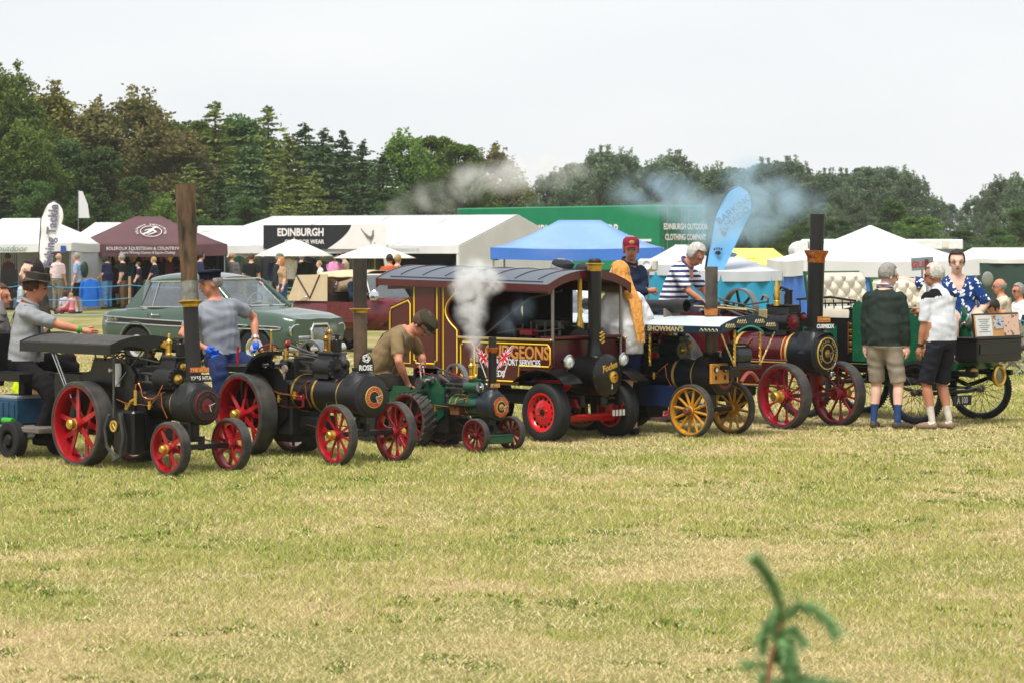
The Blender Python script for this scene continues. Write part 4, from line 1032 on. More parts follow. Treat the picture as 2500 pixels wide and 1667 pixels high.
    for k in range(6): b.sph((x0 + .05 + (x1 - x0 - .12) * k / 5, -cr * .8, top + .026), .008, 6, 4)
    P('cover_bolts', b, IRON, cyo)
    cmat = c['cyl'].get('cover', BRASS)
    b = MB(); b.lathe([(cr * c['cyl'].get('cr', .5), x1 - .006), (cr * c['cyl'].get('cr', .5), x1 + .006), (cr * .3, x1 + .012), (cr * .12, x1 + .03), (.001, x1 + .032)], (0, y0, cz), XAX, 24); P('cylinder_cover', b, cmat, cyo)
    vy, vz = c['cyl'].get('valve', (cr * .5, cz + cr * .9))
    b = MB(); b.lathe([(cr * .6, x1 - .04), (cr * .6, x1 - .008)], (0, vy, vz), XAX, 20); P('valve_cover', b, cm, cyo)
    b = MB(); b.lathe([(cr * .36, x1 - .01), (cr * .36, x1 + .004), (cr * .1, x1 + .02), (.001, x1 + .022)], (0, vy, vz), XAX, 20); P('valve_cap', b, cmat, cyo)
    sx_, sy_ = (x0 + x1) / 2 + .02, cr * .2
    b = MB(); b.lathe([(.03, 0), (.03, .02), (.02, .03), (.02, .10), (.028, .11), (.028, .13), (.012, .15), (.012, .19), (.001, .2)], (sx_ - .07, sy_ - .05, top + .02), ZAX, 16); P('safety_valve', b, g('svm', BRASS))
    b = MB(); b.box((sx_ + .03, sy_, top + .08), (.07, .07, .12), None, .01); b.cyl((sx_ + .03, sy_, top + .13), (sx_ + .03, sy_, top + .17), .02, n=10); b.box((sx_ + .01, sy_, top + .175), (.12, .03, .015)); P('regulator_box', b, BLK)
    b = MB()
    for dy, dz in ((-.02, cr * .45), (-.02, -cr * .45)): b.box(((x0 + kx * .6 + x0 * .4) / 2, y0 + dy, cz + dz), (x0 - (kx * .6 + x0 * .4), .02, .018), None, .003)
    P('slide_bars', b, IRON)
    b = MB(); b.cyl((x0 + .02, y0, cz), (x0 - .16, y0, cz), .011, n=8); b.tube([(x0 - .16, y0, cz), (kx + .03, y0 + .02, kz + .04)], [.014, .02], 8); b.box((x0 - .16, y0, cz), (.05, .05, cr * .9), None, .008); P('connecting_rod', b, IRON)
    b = MB(); seg(b, [(x0 + .02, vy, vz), (x0 - .2, vy, vz - .01), (kx + .04, .04, kz + .02)], .009); seg(b, [(x0, vy - .05, vz + .03), (kx - .1, vy - .04, kz + .13)], .007); P('valve_rod', b, IRON)
    b = MB(); b.box(((x0 + kx) / 2, 0, bz + br_ + .05), (.018, hw * 1.3, .2), None, .003); P('trunk_guide', b, c['sm'])
    # levers, steering wheel and column, gauge
    b = MB()
    for k, (lx, ly, lh) in enumerate(((hx0 + .15, -hw * .5, .30), (hx0 + .1, hw * .3, .26))): b.cyl((lx, ly, hz1 - .2), (lx - .06, ly, hz1 - .2 + lh), .009, n=7); b.sph((lx - .06, ly, hz1 - .2 + lh), .014, 8, 6)
    P('reversing_lever', b, BRIGHT)
    if g('swheel', True):
        sxx, szz, srr, syy = c.get('sw', (hx0 + .05, hz1 + .05, .085, -hw * .9))
        b = MB(); q = Matrix.Rotation(R(-25), 3, 'Y')
        b.tube([Vector((sxx, syy, szz)) + q @ Vector((math.cos(2 * math.pi * k / 24) * srr, math.sin(2 * math.pi * k / 24) * srr, 0)) for k in range(24)], .009, 6, closed=True)
        for k in range(5): b.tube([(sxx, syy, szz), Vector((sxx, syy, szz)) + q @ Vector((math.cos(2 * math.pi * k / 5) * srr, math.sin(2 * math.pi * k / 5) * srr, 0))], .006, 5)
        P('steering_wheel', b, g('swm', DRED))
        b = MB(); b.tube([(sxx, syy, szz), (sxx + .25, syy, hz0 + .2)], .01, 7); P('steering_column', b, IRON)
    b = MB()
    q_ = [(hx1 - .25, -hw - .02, bz + .02), (hx1 - .1, -hw - .03, bz - .01), (fbx + .12, -br_ - .02, bz - .02), (fbx + .2, -br_ - .02, bz + .05), (fbx + .26, -br_ * .8, bz + br_ * .7)]
    seg(b, q_, .007); seg(b, [(fbx + .26, -br_ - .008, bz + .1), (fbx + .28, -br_ - .012, bz - .02), (fbx + .33, -br_ * .95, bz - .12)], .006); P('copper_pipe', b, COPPER)
    b = MB()
    for px_, pz_ in ((fbx + .12, bz - .02), (hx1 - .12, bz - .06)):
        b = MB(); b.cyl((px_, -br_ - .03, pz_ - .03), (px_, -br_ - .03, pz_ + .04), .014, n=9); b.cyl((px_ - .02, -br_ - .03, pz_), (px_ + .03, -br_ - .03, pz_), .01, n=8); P('check_valve', b, BRASS)
    # steering chains
    for s_ in (-1, 1):
        b = MB(); b.tube([ax @ Vector((0, s_ * fy * .75, fr)), (fbx + .1, s_ * hw * .5, hz0 + .12)], .006, 5); P('steering_chain', b, IRON)
    return root, P
GREYIRON = M('flywheel_rim', '#7f8284', rough=.4, metal=.6, var=.2)
# 1 -- the black engine with a flat canopy
Fb = (-2.668, 22.863, 0)
bs, P = engine('steam_engine', 'black miniature steam engine with flat dark canopy, red wheels and tall scorched chimney', Fb, 46, dict(
    fw=(.46, .095, .335, 8), rw=(.755, .17, .30, 10), wb=1.33, steer=R(2), wm=RED, tm=RUB, hm=BRASS, fs='bar', rs='bar', fsw=.03, rsw=.04, rtt=.04, ftt=.028, fcap=.034, rcap=.045,
    bz=.585, br=.15, sb=(-.23, .05, .165), bm=BLK, sm=SATIN, dr=.145, fbx=-.62, bands=[(-.235, .03, BRASS)], ring=[(.5, .82, SATIN, 0), (.84, .88, DRED, .002), (0.0, .42, DRED, .003)], ringtext=('WALLIS STEEVENS BASINGSTOKE', 0, .66, .17), rtm=M('cast_brown', '#5b3a36', rough=.5),
    ch=dict(x=-.10, lean=-.075, segs=[(.80, 1.44, .066, .066, M('chimney_black', '#1d1c1c', rough=.45, var=.3, vs=4), 'chimney'), (1.42, 1.475, .066, .108, BRASS, 'chimney_cap'), (1.475, 1.645, .074, .074, M('scuffed_collar', '#9a9a92', rough=.5, vs=6, col2='#23211f'), 'chimney_collar'), (1.645, 2.48, .070, .089, SCORCH, 'chimney_extension')]),
    horn=(.22, .96, -1.55, -.72, .17), tender=(-1.95, -1.50, .30, .80), crank=(-.98, .86), fly=(.26, .20, .06, 5, RED, GREYIRON), cyl=dict(y=-.075, z=.80, r=.085, x0=-.50, x1=-.23, m=SATIN, top=.97, valve=(-.02, .905)), sw=(-1.12, .97, .1, -.1)))
# canopy: side boards, arched front board, planked roof
def arch(y, hw_, z0, z1): return z0 + (z1 - z0) * (1 - (y / hw_) ** 2)
for k in range(7):
    y0, y1 = -.37 + .74 * k / 7 + .001, -.37 + .74 * (k + 1) / 7 - .001
    b = MB(); b.rings([[(x, y0, arch(y0, .4, 1.078, 1.152)), (x, y1, arch(y1, .4, 1.078, 1.152)), (x, y1, arch(y1, .4, 1.062, 1.136)), (x, y0, arch(y0, .4, 1.062, 1.136))] for x in (-2.19, -1.5, -.815)]); P('canopy_plank', b, WOODR, bs)
for s_ in (-1, 1):
    b = MB(); b.box((-1.5, s_ * .375, 1.04), (1.37, .022, .085), None, .004); P('canopy_side_board', b, M('canopy_black', '#1c1d1a', rough=.5, var=.2), bs)
for xx in (-.808, -2.195):
    pl = [(xx, -.386 + .772 * k / 16, arch(-.386 + .772 * k / 16, .4, 1.085, 1.163)) for k in range(17)] + [(xx, .386 - .772 * k / 16, .995 + .045 * (abs(math.sin(math.pi * 2 * k / 16)) ** .6) + .03 * (1 if 2 < k < 14 else 0)) for k in range(17)]
    b = MB(); b.prism(pl, (.018, 0, 0)); P('canopy_end_board', b, M('canopy_black'), bs)
for xx, yy in ((-.86, -.3), (-.86, .3)):
    b = MB(); b.cyl((xx, yy, .45), (xx, yy, 1.07), .011, n=10); P('canopy_post', b, IRON, bs)
b = MB(); seg(b, [(-.86, -.29, 1.02), (-.86, .0, .72)], .007); seg(b, [(-.855, .0, 1.02), (-.855, -.29, .72)], .007); seg(b, [(-.86, .05, 1.04), (-.86, .05, .62)], .009); P('canopy_brace', b, IRON, bs)
b = MB(); seg(b, [(-1.75, -.34, 1.0), (-1.55, -.3, .62)], .008); seg(b, [(-1.72, -.33, 1.0), (-1.5, -.3, .60)], .008); P('canopy_stay', b, BRIGHT, bs)
b = MB(); b.lathe([(.001, 0), (.022, 0), (.022, .07), (.036, .10), (.036, .17), (.028, .2), (.001, .2)], (-.93, -.21, .72), ZAX, 16); P('white_bottle', b, GLASSB, bs)
b = MB(); b.box((-.72, -.235, .33), (.30, .14, .38), None, .02); P('side_water_tank', b, BLK, bs)
b = MB(); b.lathe([(.035, 0), (.05, 0), (.05, .012), (.035, .012)], (-.84, -.31, .38), (0, -1, 0), 24, closed=True)
for k in range(8): b.tube([(-.84, -.316, .38), (-.84 + .032 * math.cos(k * .785), -.316, .38 + .032 * math.sin(k * .785))], .003, 4)
P('brass_star_badge', b, GOLD, bs)
b = MB(); seg(b, [(-.72, -.32, .50), (-.66, -.335, .30), (-.68, -.335, .14), (-.80, -.33, .10), (-.92, -.33, .2), (-.95, -.33, .36), (-.9, -.32, .48)], .016, 9); seg(b, [(-.70, -.35, .50), (-.64, -.355, .30), (-.69, -.355, .12), (-.80, -.35, .08)], .016, 9); P('coiled_hose', b, RUB, bs)
b = MB(); seg(b, [(-.70, -.26, .55), (-.66, -.26, .60), (-.62, -.25, .62)], .014); b.cyl((-.61, -.25, .57), (-.61, -.25, .70), .016, n=8); P('brass_elbow', b, BRASS, bs)
b = MB(); seg(b, [(-.61, -.25, .70), (-.6, -.25, .75), (-.56, -.25, .76), (-.53, -.25, .72), (-.52, -.24, .65), (-.48, -.22, .63), (-.42, -.2, .63), (-.38, -.18, .66), (-.36, -.14, .75)], .007); P('copper_loop_pipe', b, COPPER, bs)
b = MB(); seg(b, [(-.45, -.02, 1.0), (-.45, -.02, 1.06)], .02); b.lathe([(.018, 0), (.034, .05), (.032, .05), (.012, 0)], (-.455, -.03, 1.065), (-.5, -.5, .6), 16, closed=True); P('brass_whistle', b, BRASS, bs)
def plate(root, c, X, Y, w, h, mat, txt, size, tm, bold=.0, border=None, sx=1):
    X = Vector(X).normalized(); Y = Vector(Y).normalized(); Z = X.cross(Y); c = Vector(c)
    q = Matrix((X, Y, Z)).transposed(); b = MB(); b.box(c, (w, h, .008), q, .002); o = b.build('name_plate', mat, root)
    if border:
        b = MB()
        for sx_, sy_, ww, hh in ((0, 1, w, .004), (0, -1, w, .004), (1, 0, .004, h), (-1, 0, .004, h)): b.box(c + X * sx_ * (w / 2 - .003) + Y * sy_ * (h / 2 - .003) + Z * .005, (ww, hh, .004), q)
        b.build('plate_border', border, o)
    if txt: lettering(txt, size, tm, o, c + Z * .0055, X, Y, bold=bold, ext=.0012, sx=sx)
    return o
dq = R(-14)
fX, fY = Vector((math.sin(R(20)), math.cos(R(20)), 0)), ZAX
plate(bs, (-.025, .0, .885), fX, fY, .17, .045, PLATER, 'THE BOSS', .038, GOLD, .0008, None, 1.0)
plate(bs, (-.02, .01, .815), fX, fY, .185, .062, PLATEB, 'YX55 HTA', .046, PLW, .0008, None, .88)
# seat trolley towed behind, with the passengers' board
tb = thing('riding_trolley', 'low riding trolley with blue crate behind the canopied black engine', 'trolley', Fb, -R(46))
b = MB(); b.box((-3.1, 0, .27), (2.0, .5, .05), None, .008); P('deck', b, M('trolley_grey', '#6d675e', rough=.8, var=.3), tb)
b = MB(); b.box((-2.75, -.0, .42), (.4, .38, .24), None, .015)
for k in range(4): b.box((-2.89 + .095 * k, -.197, .42), (.075, .012, .17), None, .01)
P('blue_crate', b, M('crate_blue', '#17405a', rough=.7, var=.4), tb)
b = MB(); b.box((-2.75, 0, .55), (.38, .36, .035), None, .01); P('crate_lid', b, M('lid_grey', '#8b8d8c'), tb)
for xx, zz in ((-2.68, .70), (-3.55, .62)):
    b = MB(); b.rings([[(xx + x * 1.05, y, zz + .07 * 1) if 0 else (xx + x, y, zz + z) for x, y, z in ((-.2, -.2, 0), (.2, -.2, 0), (.2, .2, 0), (-.2, .2, 0))] for z in (0,)] + [[(xx + x, y, zz + .07) for x, y in ((-.21, -.21), (.21, -.21), (.21, .21), (-.21, .21))], [(xx + x, y, zz + .09) for x, y in ((-.16, -.16), (.16, -.16), (.16, .16), (-.16, .16))]]); P('seat_pad', b, SEATB, tb)
    b = MB(); b.slab([[(xx - .22 - .04 * t - .05 * (1 - (2 * u - 1) ** 2), -.24 + .48 * u, zz + .05 + .38 * t) for u in [k / 8 for k in range(9)]] for t in (0, .33, .66, 1)], (.05, 0, 0)); P('seat_back', b, SEATB, tb)
    b = MB(); b.box((xx, 0, zz - .07), (.1, .1, .13), None, .01); P('seat_post', b, DIRTY, tb)
for xx in (-2.5, -3.75):
    for s_ in (-1, 1): wheel(tb, xx, s_ * .26, .34, .12, 6, DIRTY, TYRE, None, s_, 0, 'round', .07, name='trolley_wheel')
b = MB(); b.lathe([(.015, 0), (.03, 0), (.03, .16), (.015, .16)], (-2.68, -.24, .34), (1, 0, 0), 16); P('green_roll', b, M('lime_plastic', '#2f9a26', rough=.4), tb)
b = MB(); b.cyl((-2.2, 0, .27), (-1.4, 0, .3), .02, n=8); P('draw_bar', b, DIRTY, tb)
# 2 -- the engine named Rose
ro_, P = engine('steam_engine', 'black miniature traction engine with plain brown chimney, brass boiler bands and red wheels', (-1.307, 23.896, 0), 50, dict(
    fw=(.545, .085, .33, 10), rw=(.775, .19, .295, 12), wb=1.47, steer=0, wm=RED, rwm=RED, tm=RUB, hm=BRASS, fs='flare', rs='bar', ftt=.026, rtt=.04, fsw=.022, rsw=.032, fcap=.036, rcap=.042,
    bz=.60, br=.170, sb=(-.21, .085, .182), bm=BLK, sm=SATIN, dr=.165, fbx=-.95, bands=[(-.22, .03, BRASS), (-.60, .028, BRASS), (-.92, .028, BRASS)], ring=[(.34, .56, PLATER, .0), (.55, .59, GOLD, .001), (.31, .35, GOLD, .001)], ringtext=('FOSTER LINCOLN', 0, .45, .15),
    ch=dict(x=-.085, lean=-.012, segs=[(.845, 1.355, .062, .062, BROWNP, 'chimney'), (1.345, 1.385, .062, .098, BRASS, 'chimney_cap'), (1.385, 1.83, .061, .065, M('barrel_dark', '#332b26', rough=.55, var=.4, vs=6), 'chimney_extension')]),
    horn=(.2, .82, -1.72, -.96, .18), tender=(-2.1, -1.66, .25, .74), crank=(-1.24, .85), fly=(.32, .215, .11, 5, BLK, GREYIRON), svm=M('old_brass', '#a8803c', rough=.35, metal=1), cyl=dict(y=-.04, z=.84, r=.09, x0=-.66, x1=-.38, m=SATIN, top=.96, cover=BLK, valve=(.05, .87)), sw=(-1.72, .98, .09, .12), tdm=BLK))
pl = []
lz = Vector((-.02, 0, .86))
fX = Vector((math.sin(R(16)), math.cos(R(16)), 0)); ZZ = fX.cross(ZAX)
b = MB(); b.prism([Vector((.0, -.015, .825)) + fX * x + ZAX * z for x, z in ((-.07, 0), (.085, 0), (.085, .05), (.07, .11), (.045, .155), (.01, .17), (-.02, .155), (-.05, .1), (-.07, .05))], ZZ * -.008); npl = P('name_plate', b, PLATEB, ro_)
lettering('ROSE', .066, PLW, npl, Vector((.0, -.015, .857)) + fX * .005 + ZZ * .002, fX, ZAX, bold=.0022, sx=.82)
b = MB(); c0 = Vector((.0, -.015, .942)) + fX * .012 + ZZ * .003
for rr_, n_ in ((.034, 10), (.018, 5)):
    b.tube([c0 + fX * rr_ * (1 + .12 * math.cos(5 * a * .314)) * math.cos(a * .314) + ZAX * rr_ * (1 + .12 * math.cos(5 * a * .314)) * math.sin(a * .314) for a in range(20)], .0045, 5, closed=True)
for k in range(5): b.sph(c0 + fX * .026 * math.cos(k * 1.257 + .3) + ZAX * .026 * math.sin(k * 1.257 + .3), (.008, .004, .008), 7, 5)
P('rose_emblem', b, PLW, npl)
b = MB(); b.lathe([(.024, 0), (.024, .16), (.012, .17)], (-.53, -.02, .99), ZAX, 12); b.sph((-.53, -.02, 1.16), (.03, .03, .034), 12, 8); P('whistle_valve', b, M('old_brass', '#8d6a2e', rough=.35, metal=1), ro_)
b = MB(); b.lathe([(.036, -.012), (.036, .012), (.001, .012)], (-1.0, -.19, .82), (0, -1, 0), 8); b.prism([(-1.02, -.2, .78), (-.98, -.2, .78), (-1.0, -.2, .72)], (0, .01, 0)); P('tax_disc_badge', b, M('badge_tin', '#9b8d80', rough=.4, metal=.3), ro_)
b = MB(); b.sph((-1.36, .1, 1.03), (.02, .035, .035), 12, 8); b.cyl((-1.36, .1, .9), (-1.36, .1, 1.03), .01, n=6); P('red_governor', b, RED, ro_)
b = MB(); seg(b, [(-1.36, -.1, .94), (-.7, -.08, .93)], .008); seg(b, [(-1.4, .0, .98), (-.6, .05, .92)], .008); seg(b, [(-1.33, .1, 1.02), (-.85, .1, .93)], .012); P('motion_rods', b, IRON, ro_)
b = MB()
for k in range(5): b.cyl((-1.45 + .12 * k, -.12 + .05 * (k % 3), .90), (-1.45 + .12 * k, -.12 + .05 * (k % 3), .97 + .03 * (k % 2)), .016, n=8)
P('oil_cups', b, BRASS, ro_)
b = MB(); b.cyl((-1.47, -.02, .95), (-1.46, -.02, 1.15), .009, n=7); b.sph((-1.46, -.02, 1.15), .013, 8, 6); P('brass_lever', b, BRASS, ro_)
b = MB(); b.cyl((-1.9, -.1, .72), (-1.9, -.1, 1.0), .013, n=8); P('red_brake_lever', b, RED, ro_)
b = MB(); seg(b, [(-.40, -.135, .65), (-.41, -.15, .6), (-.40, -.148, .5)], .006); seg(b, [(-.46, -.09, .74), (-.46, -.125, .69), (-.40, -.135, .66), (-.34, -.12, .7), (-.3, -.1, .745)], .006); P('copper_tee_pipe', b, COPPER, ro_)
b = MB(); b.box((-.78, -.17, .56), (.1, .05, .05), None, .01); b.cyl((-.84, -.17, .58), (-.70, -.17, .56), .016, n=8); b.cyl((-.72, -.18, .48), (-.72, -.18, .6), .014, n=8); P('red_injector', b, DRED, ro_)
b = MB(); seg(b, [(-.86, -.17, .58), (-1.05, -.2, .6), (-1.2, -.2, .62)], .007); seg(b, [(-.74, -.18, .48), (-.95, -.2, .47), (-1.1, -.2, .48)], .007); P('feed_pipe', b, COPPER, ro_)
b = MB(); b.rings([[(-1.05 - .42 * math.sin(a * .3), -.2 + y, .62 + .36 * math.cos(a * .3)) for y in (-.16, .02)] + [(-1.05 - .40 * math.sin(a * .3), -.2 + y, .61 + .34 * math.cos(a * .3)) for y in (.02, -.16)] for a in range(7)]); P('rear_mudguard', b, BLK, ro_)
b = MB(); b.rings([[(-2.05 + x, y, .76 + z) for x, y in ((-.19, -.19), (.19, -.19), (.19, .19), (-.19, .19))] for z in (0, .05)] + [[(-2.05 + x, y, .83) for x, y in ((-.14, -.14), (.14, -.14), (.14, .14), (-.14, .14))]]); P('seat_pad', b, SEATB, ro_)
# 3 -- the small green engine with flags
gr, P = engine('steam_engine', 'small green miniature traction engine flying two union flags, with ribbed rear wheels', (-.174, 25.31, 0), 47, dict(
    fw=(.325, .065, .245, 10), rw=(.53, .155, .215, 12), wb=.94, steer=R(4), wm=DRED, tm=RUB, hm=M('hub_black', '#1c1a1a', rough=.35), fs='flare', rs='bar', ftt=.018, rtt=.016, fsw=.014, rsw=.018, fhr=.03, rhr=.045, fcap=.02, fcl=.035, rcap=.025, rcl=.04, strakes=26, perch=BLK,
    bz=.425, br=.098, sb=(-.13, .075, .122), bm=EGREEN, sm=M('smokebox_sheen', '#22262c', rough=.35, var=.2), dr=.108, fbx=-.56, bands=[(-.135, .016, BRASS), (-.3, .012, BRASS), (-.44, .012, BRASS), (-.52, .012, BRASS)], ring=[(.56, .82, PLATER, 0), (.82, .9, COPPER, .001), (.5, .56, GOLD, .001), (0, .28, BRASS, .002)], ringtext=('ALLCHIN NORTHAMPTON', 0, .69, .15),
    ch=dict(x=-.018, lean=.0, segs=[(.60, .955, .041, .041, BLK, 'chimney'), (.935, .985, .041, .063, COPPER, 'chimney_cap'), (.985, 1.08, .038, .038, SATIN, 'chimney_extension')]),
    horn=(.14, .70, -1.10, -.58, .115), tender=(-1.4, -1.08, .2, .58), crank=(-.76, .655), fly=(.2, .152, .055, 5, DRED, GREYIRON), cyl=dict(y=-.065, z=.605, r=.044, x0=-.32, x1=-.125, m=EGREEN, top=.66, cover=BRIGHT, cr=1.1, valve=(.02, .63)), swheel=False, bearm=IRON))
b = MB(); b.box((-.33, -.15, .435), (.44, .12, .008), None, .002); P('running_board', b, BLK, gr)
b = MB(); b.box((-.36, -.15, .38), (.13, .07, .085), None, .006); b.box((-.36, -.19, .405), (.02, .012, .02)); P('tool_box', b, TAN, gr)
b = MB(); b.box((.0, .03, .115), (.16, .3, .075), None, .008); b.box((.0, .03, .155), (.17, .31, .012), None, .002); P('front_green_tray', b, EGREEN, gr)
b = MB(); b.lathe([(.012, 0), (.012, .1), (.006, .11)], (-.25, 0, .72), ZAX, 10); b.sph((-.25, 0, .70), (.025, .025, .03), 10, 6); P('brass_safety_column', b, BRASS, gr)
plate(gr, (.02, .0, .628), (math.sin(R(18)), math.cos(R(18)), 0), ZAX, .095, .036, PLATER, 'N WALI', .026, GOLD, .001, GOLD)
b = MB(); b.lathe([(.001, 0), (.055, 0), (.055, .05), (.001, .05)], (-.85, -.16, .62), (0, -1, 0), 18); P('geared_pulley', b, IRON, gr)
b = MB(); b.tube([(-1.05, -.1, .74), (-1.0, -.09, .78), (-.95, -.08, .74)], .006, 6); b.tube([(-1.1, .0, .72), (-.95, .02, .70), (-.7, 0, .69), (-.4, 0, .69)], .006, 6); P('red_wiring', b, RED, gr)
def union_flag(root, base, tip, sag, flip=1):
    """small printed flag drooping from a stick; cloth with white and red crosses laid just proud"""
    base, tip = Vector(base), Vector(tip)
    e_ = MB(); e_.tube([base, tip], .005, 6); st_ = e_.build('flag_stick', PLW, root)
    d = (tip - base).normalized()
    def pt(u, v, off=0):     # u along fly 0..1, v up the hoist 0..1
        p = tip - d * (.175 * (1 - v)) ; fly = Vector((-.68 * flip, -.73 * flip, 0)) * .115 * u
        q = p + fly + ZAX * (-sag * u ** 1.2) + Vector((.73, -.68, 0)) * .012 * math.sin(u * 5 + v * 2)
        return q + Vector((.73, -.68, 0)) * off
    def strip(u0, v0, u1, v1, w, off):
        P_ = []
        dv = Vector((u1 - u0, (v1 - v0) * 1.0)); nn = Vector((-dv.y, dv.x)).normalized() * w
        for k in range(9):
            t = k / 8; u, v = u0 + (u1 - u0) * t, v0 + (v1 - v0) * t
            P_.append([pt(min(1, max(0, u + nn.x * s_)), min(1, max(0, v + nn.y * s_)), off) for s_ in (-1, 1)])
        return P_
    fm = [M('flag_navy', '#1c2a6b', rough=.8), M('flag_whitec', '#e9e6e4', rough=.8), M('flag_redc', '#c0182b', rough=.8)]
    b = MB(); b.slab([[pt(i / 8, j / 4) for j in range(5)] for i in range(9)], Vector((.73, -.68, 0)) * .002)
    f = b.build('union_flag', fm[0], root)
    for nm, mm, w, off, ls in (('white_cross', fm[1], .12, .0038, [(0, 0, 1, 1), (0, 1, 1, 0), (0, .5, 1, .5), (.5, 0, .5, 1)]), ('red_cross', fm[2], .055, .0062, [(0, 0, 1, 1), (0, 1, 1, 0)]), ('red_cross', fm[2], .075, .0072, [(0, .5, 1, .5), (.5, 0, .5, 1)])):
        b = MB()
        for k, (u0, v0, u1, v1) in enumerate(ls): b.slab(strip(u0, v0, u1, v1, w, off + (.0005 * k)), Vector((.73, -.68, 0)) * .0006); b.slab(strip(u0, v0, u1, v1, w, -off + .0014 - .0005 * k), Vector((.73, -.68, 0)) * .0006)
        b.build(nm, mm, f)
union_flag(gr, (-.05, -.05, .70), (-.125, -.135, 1.01), .09, -1)
union_flag(gr, (.06, .065, .70), (.125, .135, 1.01), .08, 1)
# 4 -- showman's engine
sh, P = engine('steam_engine', "dark blue showman's engine with pale roof, twisted brass pillars and ochre wheels", (2.059, 27.387, 0), 45, dict(
    fw=(.545, .085, .34, 12), rw=(.86, .18, .32, 14), wb=1.5, steer=R(2), wm=OCHRE, tm=RUB, hm=M('rust_hub', '#6b3b25', rough=.5), fs='round', rs='round', ftt=.026, rtt=.04, fsw=.03, rsw=.036, fcap=.038, fhr=.05,
    bz=.62, br=.165, sb=(-.12, .14, .19), bm=ENAVY, sm=SATIN, dr=.165, fbx=-.75, bands=[(-.14, .03, GOLD), (-.40, .03, GOLD)], ring=[(.6, .8, DRED, 0)],
    ch=dict(x=-.01, lean=0, segs=[(.85, 1.26, .066, .066, BROWNP, 'chimney'), (1.235, 1.31, .066, .088, COPPER, 'chimney_cap'), (1.31, 1.735, .062, .066, M('barrel_grey', '#5d554c', rough=.6, var=.4, vs=5, col2='#37322d'), 'chimney_extension')]),
    horn=(.22, .95, -1.75, -.76, .19), tender=(-2.2, -1.7, .3, .85), crank=(-1.05, .92), fly=(.3, .22, .07, 5, DRED, GREYIRON), cyl=dict(y=-.05, z=.87, r=.085, x0=-.62, x1=-.35, m=ENAVY, top=.99, valve=(.05, .92)), sw=(-1.75, .97, .1, -.1)))
hw_ = .43
for k in range(6):
    y0, y1 = -hw_ + 2 * hw_ * k / 6 + .001, -hw_ + 2 * hw_ * (k + 1) / 6 - .001
    b = MB(); b.rings([[(x, y0, arch(y0, .46, 1.128, 1.225)), (x, y1, arch(y1, .46, 1.128, 1.225)), (x, y1, arch(y1, .46, 1.112, 1.209)), (x, y0, arch(y0, .46, 1.112, 1.209))] for x in (-2.15, -.8, .49)]); P('roof_panel', b, GREYMET, sh)
NAVYB = M('fascia_navy', '#122b3a', rough=.4, var=.15)
for s_ in (-1, 1):
    b = MB(); b.box((-.83, s_ * .437, 1.10), (2.66, .02, .075), None, .004); fb = P('side_fascia', b, NAVYB, sh)
    if s_ < 0:
        lettering("LAND SCENIC SHOWMAN'S", .072, M('gilt', '#b9a87a', rough=.4), fb, (-.52, -.449, 1.10), XAX, ZAX, bold=.002, sx=1.15)
        b = MB()
        for k in range(5): b.tube([(.22 + .05 * k, -.449, 1.085), (.24 + .05 * k, -.449, 1.115), (.26 + .05 * k, -.449, 1.095), (.25 + .05 * k, -.449, 1.085)], .005, 5)
        P('scroll_work', b, M('gilt'), fb)
pl = [(.49, -.447 + .894 * k / 20, arch(-.447 + .894 * k / 20, .47, 1.14, 1.243)) for k in range(21)] + [(.49, .447 - .894 * k / 20, 1.06 + .055 * (1 - ((k - 10) / 10) ** 2) + .022 * abs(math.cos(math.pi * k / 5))) for k in range(21)]
b = MB(); b.prism(pl, (.02, 0, 0)); fb = P('front_fascia', b, NAVYB, sh)
b = MB()
for y0 in (-.32, -.14, .14, .32):
    zz = arch(y0, .47, 1.14, 1.243) - .055
    for k in range(4): b.tube([(.515, y0 - .07 + .035 * k, zz - .01), (.515, y0 - .05 + .035 * k, zz + .022), (.515, y0 - .03 + .035 * k, zz), (.515, y0 - .045 + .035 * k, zz - .015)], .006, 5)
P('scroll_work', b, M('gilt'), fb)
b = MB(); b.tube([(.505, -.2 + .4 * k / 10, 1.075 + .06 * (1 - ((k - 5) / 5) ** 2)) for k in range(11)], .01, 6); P('teal_edging', b, M('teal_paint', '#2f8f84', rough=.4), fb)
def twisted(b, p0, p1, r):
    p0, p1 = Vector(p0), Vector(p1); n = 44; d = (p1 - p0).normalized(); a, c2 = frame_of(d)
    for ph_ in (0, math.pi): b.tube([p0.lerp(p1, k / n) + (a * math.cos(k * .62 + ph_) + c2 * math.sin(k * .62 + ph_)) * r * .55 for k in range(n + 1)], r * .62, 6)
for yy in (-.2, .2):
    b = MB(); twisted(b, (.47, yy, .74), (.47, yy, 1.10), .014); P('twisted_pillar', b, BRASS, sh)
for s_ in (-1, 1):
    b = MB(); twisted(b, (.47, s_ * .21, .75), (.48, s_ * .42, 1.07), .009); P('twisted_stay', b, M('pale_brass', '#d9c48c', rough=.3, metal=.8), sh)
for xx in (-.5, -1.5):
    b = MB(); twisted(b, (xx, -.40, .72), (xx, -.40, 1.06), .013); P('twisted_pillar', b, BRASS, sh)
b = MB(); b.box((.3, 0, .72), (.32, .5, .04), None, .006); b.box((.2, 0, .66), (.1, .3, .1)); P('dynamo_platform', b, BLK, sh)
b = MB(); b.lathe([(.10, -.12), (.12, -.1), (.12, .1), (.10, .12)], (.33, 0, .84), YAX, 24); b.box((.33, 0, .74), (.2, .2, .05)); dy = P('dynamo', b, ENAVY, sh)
b = MB(); b.box((.40, -.02, .89), (.012, .14, .1), None, .004); P('brass_plate', b, M('pale_brass'), dy)
b = MB(); b.box((.30, -.24, .66), (.03, .27, .2), None, .004); sw_ = P('switchboard', b, M('board_wood', '#b9802a', rough=.45, var=.15), sh)
